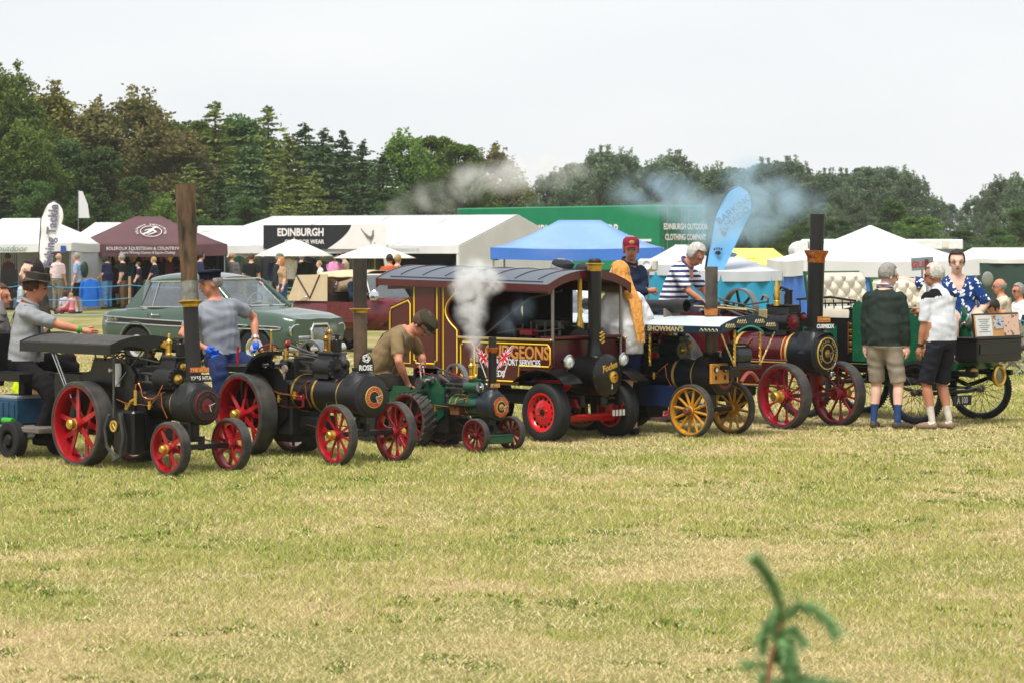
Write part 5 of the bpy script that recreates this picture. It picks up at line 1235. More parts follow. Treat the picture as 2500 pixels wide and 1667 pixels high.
for yy in (-.27, -.13):
    b = MB(); b.lathe([(.001, 0), (.026, 0), (.026, .014), (.001, .014)], (.316, yy - .04, .70), XAX, 18); P('meter', b, PLW, sw_)
    b = MB(); b.lathe([(.024, 0), (.03, 0), (.03, .018), (.024, .018)], (.316, yy - .04, .70), XAX, 18, closed=True); b.box((.319, yy - .04, .62), (.012, .02, .04)); P('meter_bezel', b, BLK, sw_)
b = MB(); b.tube([(.5, -.13 + .26 * k / 8, .58 + .09 * math.sin(math.pi * k / 8)) for k in range(9)], .02, 6); P('name_arch', b, M('faded_red', '#8c4a3c', rough=.5), sh)
b = MB(); b.box((-1.0, -.25, .80), (.30, .02, .24), None, .004); pn = P('side_panel', b, ENAVY, sh)
b = MB(); b.lathe([(.06, 0), (.066, 0), (.066, .006), (.06, .006)], (-1.0, -.262, .80), (0, -1, 0), 24, closed=True)
for k in range(4): b.tube([(-1.0 - .05 * math.cos(k * .785), -.266, .80 - .05 * math.sin(k * .785)), (-1.0 + .05 * math.cos(k * .785), -.266, .80 + .05 * math.sin(k * .785))], .004, 4)
P('gilt_compass_star', b, GOLD, pn)
b = MB()
for dx, dz, ww, hh in ((0, .11, .28, .006), (0, -.11, .28, .006), (-.14, 0, .006, .22), (.14, 0, .006, .22)): b.box((-1.0 + dx, -.262, .80 + dz), (ww, .006, hh))
P('gilt_lining', b, GOLD, pn)
b = MB(); b.box((-.58, -.2, .40), (.5, .02, .22), None, .004); P('belly_panel', b, M('panel_blue', '#15264a', rough=.4), sh)
b = MB(); b.box((-.62, -.215, .82), (.14, .02, .05), None, .004); P('red_box', b, RED, sh)
ce = thing('chimney_extension_pipe', "loose black chimney pipe lying on the showman's engine roof", 'pipe', (2.059, 27.387, 0), -R(45))
b = MB(); b.lathe([(.062, -1.25), (.062, .0), (.072, .0), (.072, .2), (.06, .2), (.056, -.2)], (-.5, -.05, 1.325), (1, 0, 0), 26); P('pipe', b, M('pipe_black', '#1f2021', rough=.5, var=.2), ce)
for xx in (-.52, -1.4):
    b = MB(); b.prism([(xx, -.17, 1.205), (xx, .07, 1.215), (xx, .05, 1.26), (xx, -.05, 1.245), (xx, -.13, 1.275), (xx, -.17, 1.30)], (.03, 0, 0)); P('wooden_chock', b, M('chock_grey', '#7a7266', rough=.8), ce)
# 5 -- the maroon engine
st_, P = engine('steam_engine', 'maroon traction engine with gold smokebox ring, copper capped chimney and lined red wheels', (3.228, 28.684, 0), 45, dict(
    fw=(.70, .14, .42, 10), rw=(1.05, .24, .42, 14), wb=1.75, steer=R(-5), wm=M('wheel_crimson', '#8c1322', rough=.3, var=.12, coat=.4), tm=RUB, hm=BRASS, fs='flare', rs='flare', ftt=.035, rtt=.05, fsw=.026, rsw=.034, fcap=.058, fcl=.10, fhr=.075, axm=M('axle_maroon', '#5a1519', rough=.4), perch=M('axle_maroon'),
    bz=.80, br=.212, sb=(-.17, .185, .225), bm=EMAR, sm=M('smokebox_blueblack', '#15191f', rough=.35, var=.2), dr=.205, fbx=-.95, bands=[(-.185, .045, GOLD), (-.225, .02, RED), (-.25, .012, GOLD), (-.9, .04, GOLD)], ring=[(.5, .78, M('ring_black', '#15161a', rough=.4), 0), (.78, .84, GOLD, .002), (.46, .5, GOLD, .002), (0, .2, BRASS, .004)], ringtext=('THE BURRELL THETFORD', 0, .64, .17), rtm=M('gilt'),
    ch=dict(x=.04, lean=.03, segs=[(1.055, 1.80, .084, .092, BLK, 'chimney'), (1.77, 1.90, .092, .13, COPPER, 'chimney_cap'), (1.90, 2.29, .076, .08, M('chimney_black'), 'chimney_extension')]),
    horn=(.3, 1.22, -2.0, -.96, .24), tender=(-2.45, -1.95, .4, 1.05), crank=(-1.30, 1.24), fly=(.36, .235, .09, 6, BLK, GREYIRON), cyl=dict(y=-.06, z=1.12, r=.10, x0=-.58, x1=-.2, m=BLK, top=1.29, cover=DRED, cr=.85, valve=(.12, 1.17)), sw=(-1.95, 1.3, .12, -.1)))
b = MB(); b.lathe([(.035, 0), (.035, .05), (.022, .06), (.03, .12), (.022, .14), (.03, .2), (.018, .22), (.018, .27), (.001, .28)], (-.40, -.1, 1.30), ZAX, 14); P('brass_column_valve', b, BRASS, st_)
b = MB(); b.cyl((-.33, .02, 1.3), (-.33, .02, 1.45), .04, n=14); b.cyl((-.33, .02, 1.45), (-.33, .02, 1.47), .046, n=14); b.tube([(-.48, -.02, 1.3), (-.5, -.02, 1.42), (-.42, .0, 1.5), (-.34, .02, 1.47)], .014, 7); P('governor_casing', b, BLK, st_)
b = MB(); b.tube([(-.60, -.12, 1.36), (-.56, -.13, 1.41), (-.50, -.12, 1.38), (-.52, -.12, 1.33)], .014, 7); P('copper_elbow', b, COPPER, st_)
b = MB(); b.box((-.55, -.155, 1.19), (.12, .01, .14), None, .004); P('brass_maker_plate', b, M('pale_brass'), st_)
plate(st_, (.15, .02, 1.16), (math.sin(R(24)), math.cos(R(24)), 0), ZAX, .15, .06, PLATER, 'STUMPIE', .04, GOLD, .001, GOLD)
plate(st_, (.16, .03, 1.085), (math.sin(R(24)), math.cos(R(24)), 0), ZAX, .19, .07, PLATEB, 'CU09BDX', .058, PLW, .003, None, .8)
b = MB(); b.box((-.5, -.22, .58), (.7, .03, .3), None, .01); pn = P('side_tank', b, EMAR, st_)
b = MB(); b.box((-.5, -.238, .45), (.68, .006, .012)); b.box((-.5, -.238, .70), (.68, .006, .012)); b.box((-.84, -.238, .575), (.012, .006, .25)); P('gold_lining', b, GOLD, pn)
b = MB(); b.tube([(-1.3, .0, 1.35), (-.95, .02, 1.30), (-.6, .0, 1.34)], .01, 6); P('drain_chain', b, IRON, st_)
b = MB(); b.cyl((-1.5, -.2, 1.28), (-.75, -.18, 1.25), .012, n=8); b.cyl((-1.5, .1, 1.30), (-.7, .1, 1.22), .012, n=8); P('polished_rod', b, M('pale_brass'), st_)
b = MB(); b.tube([(.185, .09, .62), (.22, .1, .66), (.23, .12, .70)], .014, 7); b.box((.2, .08, .58), (.06, .06, .05), None, .01); P('tow_pin', b, BRIGHT, st_)
b = MB(); b.box((-2.5, 0, .62), (.9, .9, .06), None, .01); b.box((-2.45, 0, 1.07), (.45, .95, .12), None, .04); b.box((-2.5, 0, .82), (.3, .7, .4)); P('driver_bench', b, SEATB, st_)
# ---------------------------------------------------------------- steam lorry
LMAR = M('lorry_maroon', '#4b1318', rough=.3, var=.1, vs=2.5, coat=.4); LGREY = M('lorry_roof', '#585e68', rough=.45, var=.12, vs=3); YLINE = M('lining_yellow', '#e8c61c', rough=.45, var=.05); BEAD = M('roof_bead', '#30333a', rough=.5)
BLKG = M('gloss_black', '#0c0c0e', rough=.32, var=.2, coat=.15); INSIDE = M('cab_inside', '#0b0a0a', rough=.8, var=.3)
lo_ = thing('steam_lorry', 'maroon replica steam lorry with yellow lining, grey roof and red disc wheels', 'steam lorry', (.699, 26.965, 0), -R(45))
def Q(nm, b, mat, parent=None, **k): return b.build(nm, mat, parent or lo_, **k)
def sidep(s_, poly, t=.02): # polygon in x,z on the body side, s_ = -1 near, +1 far
    b = MB(); y = s_ * .52
    pts = [(x, y, z) for x, z in poly]
    b.prism(pts if s_ > 0 else pts[::-1], (0, s_ * t, 0)); return b
arcq = [(-1.24 - .15 * math.sin(math.pi * k / 10) ** .9, 1.46 - .36 * k / 10) for k in range(11)]
for s_ in (-1, 1):
    Q('rear_quarter_panel', sidep(s_, [(-2.31, .68), (-1.925, .68), (-1.925, 1.425), (-2.02, 1.395), (-2.27, 1.31), (-2.31, 1.24)]), LMAR)
    Q('cab_door_panel', sidep(s_, [(-1.922, .68), (-1.50, .68), (-1.50, 1.60), (-1.922, 1.60)], .024), LMAR)
    Q('pillar_panel', sidep(s_, [(-1.497, .58), (-1.215, .58), (-1.215, 1.06)] + arcq[::-1] + [(-1.22, 1.50), (-1.22, 1.60), (-1.497, 1.60)]), LMAR)
    Q('lower_side_panel', sidep(s_, [(-1.212, .545), (-.36, .545), (-.33, .70), (.08, .70), (.12, .74), (.12, 1.0), (-1.212, 1.0)]), LMAR)
    Q('cant_rail', sidep(s_, [(-1.217, 1.50), (.10, 1.47), (.10, 1.56), (-1.217, 1.60)], .02), LMAR)
    Q('rear_cant_rail', sidep(s_, [(-2.31, 1.49), (-1.925, 1.50), (-1.925, 1.60), (-2.31, 1.60)], .02), LMAR)
    b = MB(); y = s_ * .548; b.box((-.56, y, 1.012), (1.36, .03, .022), None, .006); Q('brass_rail', b, M('pale_brass'))
    b = MB(); b.cyl((.085, s_ * .50, .74), (.085, s_ * .50, 1.60), .017, n=10); Q('front_post', b, M('post_steel', '#8a8480', rough=.35, metal=.8))
def liner(poly, name='yellow_lining'):
    b = MB(); b.tube([(x, -.5465, z) for x, z in poly], .0085, 4, closed=True); Q(name, b, YLINE)
def notch(x0, x1, z0, z1, c=.035): return [(x0 + c, z1), (x1 - c, z1), (x1 - c * .8, z1 - c * .8), (x1, z1 - c), (x1, z0 + c), (x1 - c * .8, z0 + c * .8), (x1 - c, z0), (x0 + c, z0), (x0 + c * .8, z0 + c * .8), (x0, z0 + c), (x0, z1 - c), (x0 + c * .8, z1 - c * .8)]
liner(notch(-1.895, -1.545, .725, 1.565)); liner([(-2.27, .72), (-1.955, .72), (-1.955, 1.34), (-1.985, 1.375), (-2.25, 1.29), (-2.27, 1.25)])
b = MB(); b.tube([(-1.455, -.5425, .60), (-1.455, -.5425, 1.53), (-1.42, -.5425, 1.565), (-1.29, -.5425, 1.565), (-1.26, -.5425, 1.53)] + [(x - .035, -.5425, z) for x, z in arcq] + [(-1.25, -.5425, 1.08), (-1.25, -.5425, .60)], .0085, 4); Q('yellow_lining', b, YLINE)
liner(notch(-1.19, -.99, .60, .965, .03)); b = MB(); b.tube([(-.95, -.5425, .585), (-.36, -.5425, .585), (-.345, -.5425, .745), (.07, -.5425, .745), (.09, -.5425, .78), (.09, -.5425, .93), (.06, -.5425, .965), (-.9, -.5425, .965), (-.95, -.5425, .92)], .0085, 4, closed=True); Q('yellow_lining', b, YLINE)
b = MB(); b.box((-1.72, -.546, 1.14), (.27, .006, .76), None, .002); Q('recessed_panel', b, LMAR)
lettering('GUDGEONS', .185, M('letter_gold', '#b98a3e', rough=.45), lo_, (-.375, -.5475, .873), XAX, ZAX, bold=.003, ext=.003, sx=.90)
lettering('GUDGEONS', .185, M('letter_red', '#8c1f22', rough=.5), lo_, (-.366, -.5435, .866), XAX, ZAX, bold=.007, ext=.002, sx=.90, name='lettering_shadow')
lettering('TRANSPORT SERVICES', .088, PLW, lo_, (-.405, -.5445, .775), XAX, ZAX, bold=.002, ext=.002, sx=.82)
lettering('LEEDS', .088, PLW, lo_, (-.66, -.5445, .655), XAX, ZAX, bold=.002, ext=.002, sx=.95)
# roof: curved sheet with beads
def rz(x, y): e = 1.565 + .04 * (-x / 2.4); return e + .135 * (1 - (abs(y) / .60) ** 2.2)
b = MB(); b.slab([[(x, -.60 + 1.2 * j / 18, rz(x, -.60 + 1.2 * j / 18)) for j in range(19)] for x in (-2.42, -1.6, -.8, .12)], (0, 0, -.03)); Q('roof', b, LGREY)
for k in range(7):
    x = -2.15 + .34 * k; b = MB(); b.tube([(x + .0, -.50 + .9 * j / 10, rz(x, -.50 + .9 * j / 10) + .002) for j in range(11)], .008, 5); Q('roof_bead', b, BEAD)
b = MB(); b.tube([(x, -.555, rz(x, -.555) + .002) for x in (-2.25, -1.5, -.8, -.3, .0)], .008, 5); Q('roof_bead', b, BEAD)
for xx in (.115, -2.43):
    pl = [(xx, -.605 + 1.21 * k / 16, rz(xx, -.605 + 1.21 * k / 16) + .008) for k in range(17)] + [(xx, .605 - 1.21 * k / 16, rz(xx, .605 - 1.21 * k / 16) - .075 - .02 * (k in (0, 16))) for k in range(17)]
    b = MB(); b.prism(pl, (.02, 0, 0)); Q('roof_end_board', b, LMAR)
for s_ in (-1, 1):
    b = MB(); b.slab([[(-2.41, s_ * .601, rz(-2.4, .6) - .002 - .07 * i), (.11, s_ * .601, rz(.1, .6) - .002 - .07 * i)] for i in (0, 1)], (0, s_ * -.014, 0)); Q('roof_side_board', b, LMAR)
# inside and back
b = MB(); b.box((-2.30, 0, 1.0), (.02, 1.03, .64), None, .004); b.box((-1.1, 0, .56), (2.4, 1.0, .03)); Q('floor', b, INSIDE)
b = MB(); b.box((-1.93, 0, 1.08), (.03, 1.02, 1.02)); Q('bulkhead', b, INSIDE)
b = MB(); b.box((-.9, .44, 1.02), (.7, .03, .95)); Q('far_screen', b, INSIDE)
b = MB(); b.box((.02, 0, .86), (.06, 1.02, .3), None, .01); b.box((-.0, 0, 1.03), (.2, 1.0, .03), None, .006); Q('scuttle', b, LMAR)
b = MB(); b.lathe([(.17, -.7), (.19, -.65), (.19, -.05), (.17, 0)], (-.02, 0, .95), XAX, 28); b.box((-.4, 0, 1.16), (.4, .2, .1), None, .02); Q('boiler', b, BLKG)
b = MB()
for k in range(9): b.cyl((-.75 + .08 * k, -.2 + .04 * (k % 4), 1.0), (-.75 + .08 * k, -.2 + .04 * (k % 4), 1.12 + .03 * (k % 3)), .014, n=8)
b.tube([(-.9, -.3, 1.05), (-.6, -.25, 1.1), (-.3, -.28, 1.08), (-.05, -.2, 1.12)], .012, 7); Q('engine_fittings', b, IRON)
b = MB(); b.box((-.5, -.25, 1.07), (.18, .1, .07), None, .01); Q('red_casing', b, RED)
b = MB(); b.tube([(-1.0, -.4, 1.02), (-.35, -.38, 1.42), (.02, -.3, 1.5)], .012, 6); Q('cab_stay', b, IRON)
b = MB(); b.tube([(-.06, .35, 1.02), (.02, .1, 1.3)], .010, 6); Q('wiper_stay', b, IRON)
b = MB(); b.lathe([(.05, 0), (.05, .02), (.042, .12), (.03, .17), (.024, .2), (.024, .62), (.026, .64), (.001, .64)], (-.13, .12, 1.03), ZAX, 18); b.lathe([(.06, .55), (.06, .565)], (-.13, .12, 1.08), ZAX, 18); Q('brass_vent_pipe', b, BRASS)
b = MB(); b.tube([(-.05, .17, 1.04), (-.04, .17, 1.14), (-.01, .18, 1.17), (.04, .18, 1.15)], [.018, .018, .022, .026], 9); Q('copper_whistle', b, COPPER)
# front boiler, smokebox door, chimney
b = MB(); b.lathe([(.19, -.05), (.205, .0), (.205, .33), (.2, .35)], (0, 0, .655), XAX, 40); Q('smokebox', b, BLKG)
b = MB(); b.lathe([(.215, .335), (.215, .365), (.195, .375), (.18, .395), (.13, .41), (.001, .415)], (0, 0, .655), XAX, 40); dn = Q('smokebox_door', b, BLKG)
for k in range(12):
    a = 2 * math.pi * k / 12; b = MB() if k == 0 else b; b.sph((.372, .197 * math.cos(a), .655 + .197 * math.sin(a)), .008, 6, 4)
Q('door_bolts', b, IRON, dn)
b = MB(); b.lathe([(.03, 0), (.058, 0), (.058, .02), (.03, .03)], (.41, .03, .64), XAX, 24, closed=True); b.tube([(.425, .03, .59), (.425, .03, .69)], .007, 6); b.tube([(.425, -.02, .64), (.425, .08, .64)], .007, 6); Q('brass_hand_wheel', b, BRASS, dn)
lettering('Foden', .088, BRASS, dn, (.408, -.02, .74), (0, .96, .25), (0, -.25, .96), bold=.003, ext=.006, sx=1.0, shear=.35, name='brass_script')
b = MB(); b.tube([(.40, .02, .60), (.41, .02, .52)], .009, 6); Q('door_handle', b, BRIGHT, dn)
b = MB(); b.box((.30, .0, .40), (.08, .1, .12), None, .02); b.lathe([(.05, 0), (.05, .014)], (.34, .06, .42), ZAX, 16); b.lathe([(.05, 0), (.05, .014)], (.34, .06, .36), ZAX, 16); Q('front_bracket', b, BLKG)
b = MB(); b.lathe([(.085, .845), (.075, .90), (.068, .94), (.068, .98)], (.19, 0, 0), ZAX, 28); Q('chimney_base', b, BLKG)
b = MB(); b.lathe([(.063, .96), (.070, 1.70)], (.19, 0, 0), ZAX, 28); Q('chimney', b, BLKG)
b = MB(); b.lathe([(.07, 1.695), (.072, 1.71), (.078, 1.75), (.094, 1.765), (.094, 1.775), (.07, 1.775)], (.19, 0, 0), ZAX, 28, closed=True); Q('chimney_cap', b, BRASS)
b = MB(); b.lathe([(.066, 1.775), (.068, 1.80), (.05, 1.82), (.001, 1.825)], (.19, 0, 0), ZAX, 24); Q('chimney_lid', b, SATIN)
b = MB(); c0 = Vector((.262, .035, 1.03))
for k in range(10): b.sph(c0 + Vector((0, .025 * math.sin(k * 2.1), -.055 + .012 * k)), (.008, .018, .012), 7, 5)
Q('brass_crest', b, BRASS)
# chassis, axle and wheels
for s_ in (-1, 1):
    b = MB(); b.box((-1.0, s_ * .28, .40), (2.6, .06, .11), None, .01); Q('chassis_rail', b, DIRTY)
    b = MB(); b.rings([[(-.36 + .72 * t, s_ * (.36 + .24 * j) if 0 else s_ * yy, .60 + .13 * math.sin(math.pi * t) ** .8 + zz) for yy, zz in ((.36, 0), (.62, -.01), (.62, -.02), (.36, -.012))] for t in [k / 10 for k in range(11)]]); Q('mudguard', b, BLKG)
    b = MB(); b.prism([(-.30, s_ * .35, .60), (.16, s_ * .35, .62), (.20, s_ * .35, .55), (.1, s_ * .35, .48), (-.3, s_ * .35, .48)], (0, s_ * .012, 0)); Q('frame_plate', b, BRED)
    b = MB(); b.prism([(-.3, s_ * .30, .36), (.28, s_ * .30, .34), (.24, s_ * .30, .42), (-.2, s_ * .30, .45)], (0, s_ * .05, 0)); Q('leaf_spring', b, M('spring_red', '#7d171a', rough=.5))
b = MB(); b.cyl((0, -.46, .21), (0, .46, .21), .035, n=14); b.cyl((0, .30, .21), (0, .46, .21), .05, n=14); b.box((0, .44, .27), (.09, .09, .14), None, .012); b.box((0, -.44, .27), (.09, .09, .14), None, .012); b.tube([(.08, -.42, .24), (.08, .42, .24)], .018, 8); Q('front_axle', b, BRED)
for k in range(4):
    b = MB() if k == 0 else b; b.box((.30, .16 + .05 * k, .27), (.01, .03, .06))
Q('warning_stripes', b, PLW)
def pneu(root, x, y, dia, w, outer, rimm, steer=0):
    r = dia / 2
    b = MB(); rr = r * .63; pr = [(rr, -w * .40), (rr + .02, -w * .46), (r * .86, -w * .5), (r * .96, -w * .44), (r, -w * .34)]
    tread = []
    for k in range(4): t0 = -w * .34 + w * .68 * k / 4; tread += [(r, t0 + .004), (r, t0 + w * .17 - .007), (r - .008, t0 + w * .17 - .005), (r - .008, t0 + w * .17 - .001)]
    pr += tread + [(r, w * .34), (r * .96, w * .44), (r * .86, w * .5), (rr + .02, w * .46), (rr, w * .40)]
    b.lathe(pr, (0, 0, 0), YAX, 52, closed=True); tyre = b.mesh('tyre')
    b = MB(); q = outer
    prf = [(rr + .012, q * w * .42), (rr + .012, q * w * .455), (rr - .008, q * w * .44), (rr - .018, q * w * .30), (rr - .035, q * w * .22), (rr * .62, q * w * .30), (rr * .50, q * w * .34), (rr * .2, q * w * .32), (.001, q * w * .32)]
    b.lathe(prf, (0, 0, 0), YAX, 40, caps=False)
    b.lathe([(rr + .004, -w * .42), (rr + .004, w * .42), (rr - .006, w * .42), (rr - .006, -w * .42)], (0, 0, 0), YAX, 40, closed=True)
    o = obj('front_wheel', b.mesh('front_wheel'), rimm, root, (x, y, r), (0, 0, steer)); obj('tyre', tyre, M('tyre_car', '#202123', rough=.75, var=.15, bump=.05), o)
    b = MB()
    for k in range(14):
        a = 2 * math.pi * k / 14; b.sph((rr * .76 * math.cos(a), q * (w * .265), rr * .76 * math.sin(a)), (.017, .010, .017), 10, 6)
    b.build('vent_holes', DIRTY, o)
    b = MB()
    for k in range(6):
        a = 2 * math.pi * k / 6 + .3; b.cyl((rr * .36 * math.cos(a), q * w * .30, rr * .36 * math.sin(a)), (rr * .36 * math.cos(a), q * w * .40, rr * .36 * math.sin(a)), .010, n=7)
    b.build('wheel_nuts', BRIGHT, o)
    b = MB(); b.cyl((0, q * w * .2, 0), (0, q * w * .38, 0), .032, n=14); b.build('hub', DIRTY if outer < 0 else BRED, o)
    return o
pneu(lo_, 0, -.50, .585, .175, -1, BRED, R(-3)); pneu(lo_, 0, .50, .585, .175, 1, BRED, R(-3))
for s_ in (-1, 1): wheel(lo_, -1.75, s_ * .44, .585, .16, 6, DRED, TYRE, None, s_, 0, 'bar', .1, name='rear_wheel')
def headlamp(root, x, y, z, r, rim, body, d=(1, 0, 0), name='headlamp'):
    b = MB(); b.lathe([(.001, -r * 1.1), (r * .5, -r), (r * .85, -r * .5), (r, 0), (r * 1.05, .01)], (x, y, z), d, 22); o = b.build(name, body, root)
    b = MB(); b.lathe([(r * .92, .005), (r * 1.1, .005), (r * 1.1, .022), (r * .92, .03)], (x, y, z), d, 24, closed=True); b.build('rim', rim, o)
    b = MB(); b.lathe([(r * .93, .012), (r * .7, .026), (.001, .034)], (x, y, z), d, 22); b.build('lens', M('lamp_glass', '#d8dcd9', rough=.08, var=.15, vs=30, coat=.5), o)
    return o
for s_ in (-1, 1):
    hl = headlamp(lo_, .20, s_ * .40, .80, .066, BRIGHT, BLKG); b = MB(); b.cyl((.18, s_ * .40, .60), (.18, s_ * .40, .74), .014, n=8); b.build('bracket', BLKG, hl)
# ---------------------------------------------------------------- veteran car with cream seats
VGR = M('car_green', '#14563a', rough=.25, var=.1, coat=.5); VBLK = M('car_black', '#121214', rough=.35, var=.2); CRM = M('leather_cream', '#d8d0bd', rough=.5, var=.08, bump=.05)
vt = thing('veteran_car', 'dark green veteran motor car with buttoned cream seats and wire wheels', 'car', (4.855, 29.561, 0), -R(44))
def Q2(nm, b, mat, parent=None, **k): return b.build(nm, mat, parent or vt, **k)
def wire_wheel(root, x, y, dia, steer, name='wheel', tw=.062, knob=False):
    r = dia / 2; b = MB(); b.tube([((r - tw) * math.cos(2 * math.pi * k / 40), 0, (r - tw) * math.sin(2 * math.pi * k / 40)) for k in range(40)], tw * .28, 8, closed=True)
    o = obj(name, b.mesh(name), M('rim_blue', '#3c4a58', rough=.3, metal=.4), root, (x, y, r), (0, 0, steer))
    b = MB(); b.tube([((r - tw * .5) * math.cos(2 * math.pi * k / 48), 0, (r - tw * .5) * math.sin(2 * math.pi * k / 48)) for k in range(48)], tw * .5, 12, closed=True)
    for k in range(72):
        a = 2 * math.pi * k / 72
        for s_ in (-1, 1): b.box(((r - .006) * math.cos(a + s_ * .02), s_ * tw * .3, (r - .006) * math.sin(a + s_ * .02)), (.018, .018, .014), Matrix.Rotation(-a, 3, 'Y'))
    b.build('tyre', TYRE, o)
    b = MB(); b.lathe([(.001, -.09), (.022, -.09), (.035, -.06), (.035, -.045), (.018, -.04), (.018, .04), (.035, .045), (.035, .06), (.022, .09), (.001, .09)], (0, 0, 0), YAX, 16); b.build('hub', M('hub_nickel', '#77726a', rough=.35, metal=.9), o)
    ms = []
    for sd in (-1, 1):
        b = MB(); b.tube([(.033 * math.cos(1.2 * sd), sd * .052, .033 * math.sin(1.2 * sd)), (r - tw * 1.05, 0, 0)], .0028, 4, caps=False); ms.append(b.mesh('spoke'))
    for k in range(28): obj('spoke', ms[k % 2], M('spoke_black', '#1a1a1c', rough=.35, metal=.5), o, rot=(0, 2 * math.pi * k / 28, 0))
    return o
wire_wheel(vt, 0, -.62, .70, R(2)); wire_wheel(vt, 0.02, .58, .70, R(22)); wire_wheel(vt, -1.6, -.56, .78, 0); wire_wheel(vt, -1.6, .56, .78, 0)
b = MB(); b.tube([(0, -.60, .35), (0, -.3, .33), (0, .3, .33), (0, .58, .35)], .022, 8); b.tube([(-.12, -.55, .36), (-.12, .52, .36)], .012, 6); b.tube([(0, -.55, .35), (-.8, -.2, .42)], .016, 6); b.tube([(0, .52, .35), (-.8, .2, .42)], .016, 6); Q2('front_axle', b, VBLK)
b = MB(); b.cyl((-1.6, -.54, .39), (-1.6, .54, .39), .03, n=10); Q2('rear_axle', b, VBLK)
for s_ in (-1, 1):
    b = MB(); b.box((-.7, s_ * .34, .56), (2.6, .05, .06), None, .01); Q2('chassis_rail', b, VBLK)
    for xx in (.0, -1.6):
        b = MB()
        for k in range(3): b.tube([(xx - .34 + .04 * k, s_ * .38, .50 - .0 + .0), (xx, s_ * .38, .38 + .018 * k), (xx + .34 - .04 * k, s_ * .38, .50)], .009, 5)
        Q2('leaf_spring', b, VBLK)
def vside(s_, poly, mat, nm, t=.025, y=.43):
    b = MB(); pts = [(x, s_ * y, z) for x, z in poly]; b.prism(pts if s_ > 0 else pts[::-1], (0, s_ * t, 0)); return Q2(nm, b, mat)
for s_ in (-1, 1):
    vside(s_, [(-1.75, .66), (-.98, .66), (-.95, .72), (-.95, 1.22), (-1.02, 1.26), (-1.75, 1.12)], VBLK, 'rear_side_panel')
    vside(s_, [(-1.68, .74), (-1.2, .74), (-1.2, 1.05), (-1.68, 1.03)], VGR, 'green_panel', .012, .456)
    vside(s_, [(-.98, .66), (-.72, .66), (-.72, .92), (-.80, 1.0), (-.83, 1.30), (-.90, 1.34), (-.98, 1.28)], VGR, 'door_post_panel', .03, .44)
    vside(s_, [(-.72, .64), (-.20, .64), (-.20, .80), (-.40, .84), (-.60, .78), (-.66, .92), (-.72, .95)], VGR, 'step_panel', .028)
    vside(s_, [(-.40, .66), (.02, .66), (.06, .8), (-.02, 1.0), (-.10, 1.27), (-.26, 1.27), (-.34, .95)], VGR, 'front_side_panel', .03)
    b = MB(); b.tube([(-1.78, s_ * .45, 1.34), (-1.3, s_ * .45, 1.37), (-.95, s_ * .45, 1.33)], .014, 7)
    for k in range(7): b.tube([(-1.72 + .12 * k, s_ * .45, 1.13), (-1.74 + .12 * k, s_ * .45, 1.345)], .007, 5)
    Q2('spindle_rail', b, VBLK)
b = MB(); b.box((-.9, 0, .65), (1.8, .84, .03)); b.box((-1.72, 0, .88), (.03, .84, .45)); Q2('floor', b, VBLK)
b = MB(); b.box((-1.45, 0, .92), (.5, .82, .44), None, .02); b.box((-.55, 0, .92), (.42, .82, .44), None, .02); Q2('seat_box', b, VBLK)
def tufted(nm, x, z0, z1, hw, lean):
    nu, nv = 44, 18; P_ = []
    for i in range(nv + 1):
        row = []
        for j in range(nu + 1):
            u, v = j / nu, i / nv; y = -hw + 2 * hw * u; z = z0 + (z1 - z0) * v
            cxn, cyn = u * 9, v * 4
            f = abs(math.sin(math.pi * (cxn + cyn) / 2)) * abs(math.sin(math.pi * (cxn - cyn) / 2)); edge = min(1, min(u, 1 - u) * 14) * min(1, min(v, 1 - v) * 7)
            row.append((x - lean * v + .02 + .055 * f ** .5 * edge + .02 * edge, y * (1 - .05 * (v > .9)), z))
        P_.append(row)
    b = MB(); b.slab(P_, (-.07, 0, 0)); o = Q2(nm, b, CRM)
    b = MB(); b.slab([[(x - lean * v - .085, -hw - .015 + (2 * hw + .03) * u, z0 - .02 + (z1 - z0 + .04) * v) for u in (0, .5, 1)] for v in (0, 1)], (.03, 0, 0)); b.build('seat_back_board', VGR, o)
    b = MB()
    for k in range(26): b.sph((x - lean + .0, -hw + 2 * hw * k / 25, z1 + .0), .008, 6, 4)
    b.build('brass_studs', BRASS, o); return o
tufted('rear_seat_back', -1.50, 1.30, 1.64, .50, .06); tufted('front_seat_back', -.62, 1.25, 1.57, .46, .05)
for xx, hw2 in ((-1.28, .46), (-.42, .42)):
    b = MB(); b.rings([[(xx + x * k, y * k2, 1.14 + z) for x, y in ((-.24, -hw2), (.24, -hw2), (.26, 0), (.24, hw2), (-.24, hw2), (-.24, 0))] for z, k, k2 in ((0, 1, 1), (.07, 1.03, 1.01), (.12, .92, .97))]); Q2('seat_cushion', b, CRM)
b = MB()
for k in range(8): b.tube([(-1.52, -.45 + .128 * k, 1.16), (-1.52, -.45 + .128 * k, 1.32)], .009, 5)
Q2('seat_spindles', b, VBLK)
b = MB(); b.cyl((-.16, -.14, .60), (-.20, -.14, 1.62), .017, n=10); Q2('tiller_column', b, BRIGHT)
b = MB(); b.cyl((-.20, -.14, 1.62), (-.206, -.14, 1.80), .022, n=10); b.cyl((-.19, -.14, 1.30), (-.19, -.14, 1.35), .028, n=10); Q2('tiller_grip', b, M('grip_brown', '#5b3a2a', rough=.6))
b = MB(); b.sph((-.05, -.12, 1.0), (.02, .035, .035), 10, 8); Q2('gauge', b, BRIGHT)
b = MB(); b.cyl((-.72, -.40, .84), (-.5, -.36, .86), .06, n=16); Q2('blue_cylinder', b, M('blue_can', '#1f5fb0', rough=.4))
b = MB()
for k in range(5): b.box((-1.02, -.462, .78 + .07 * k), (.05, .02, .05), None, .008)
b.box((-1.04, -.465, .92), (.014, .02, .36), None, .003); Q2('brass_oiler', b, M('old_brass'))
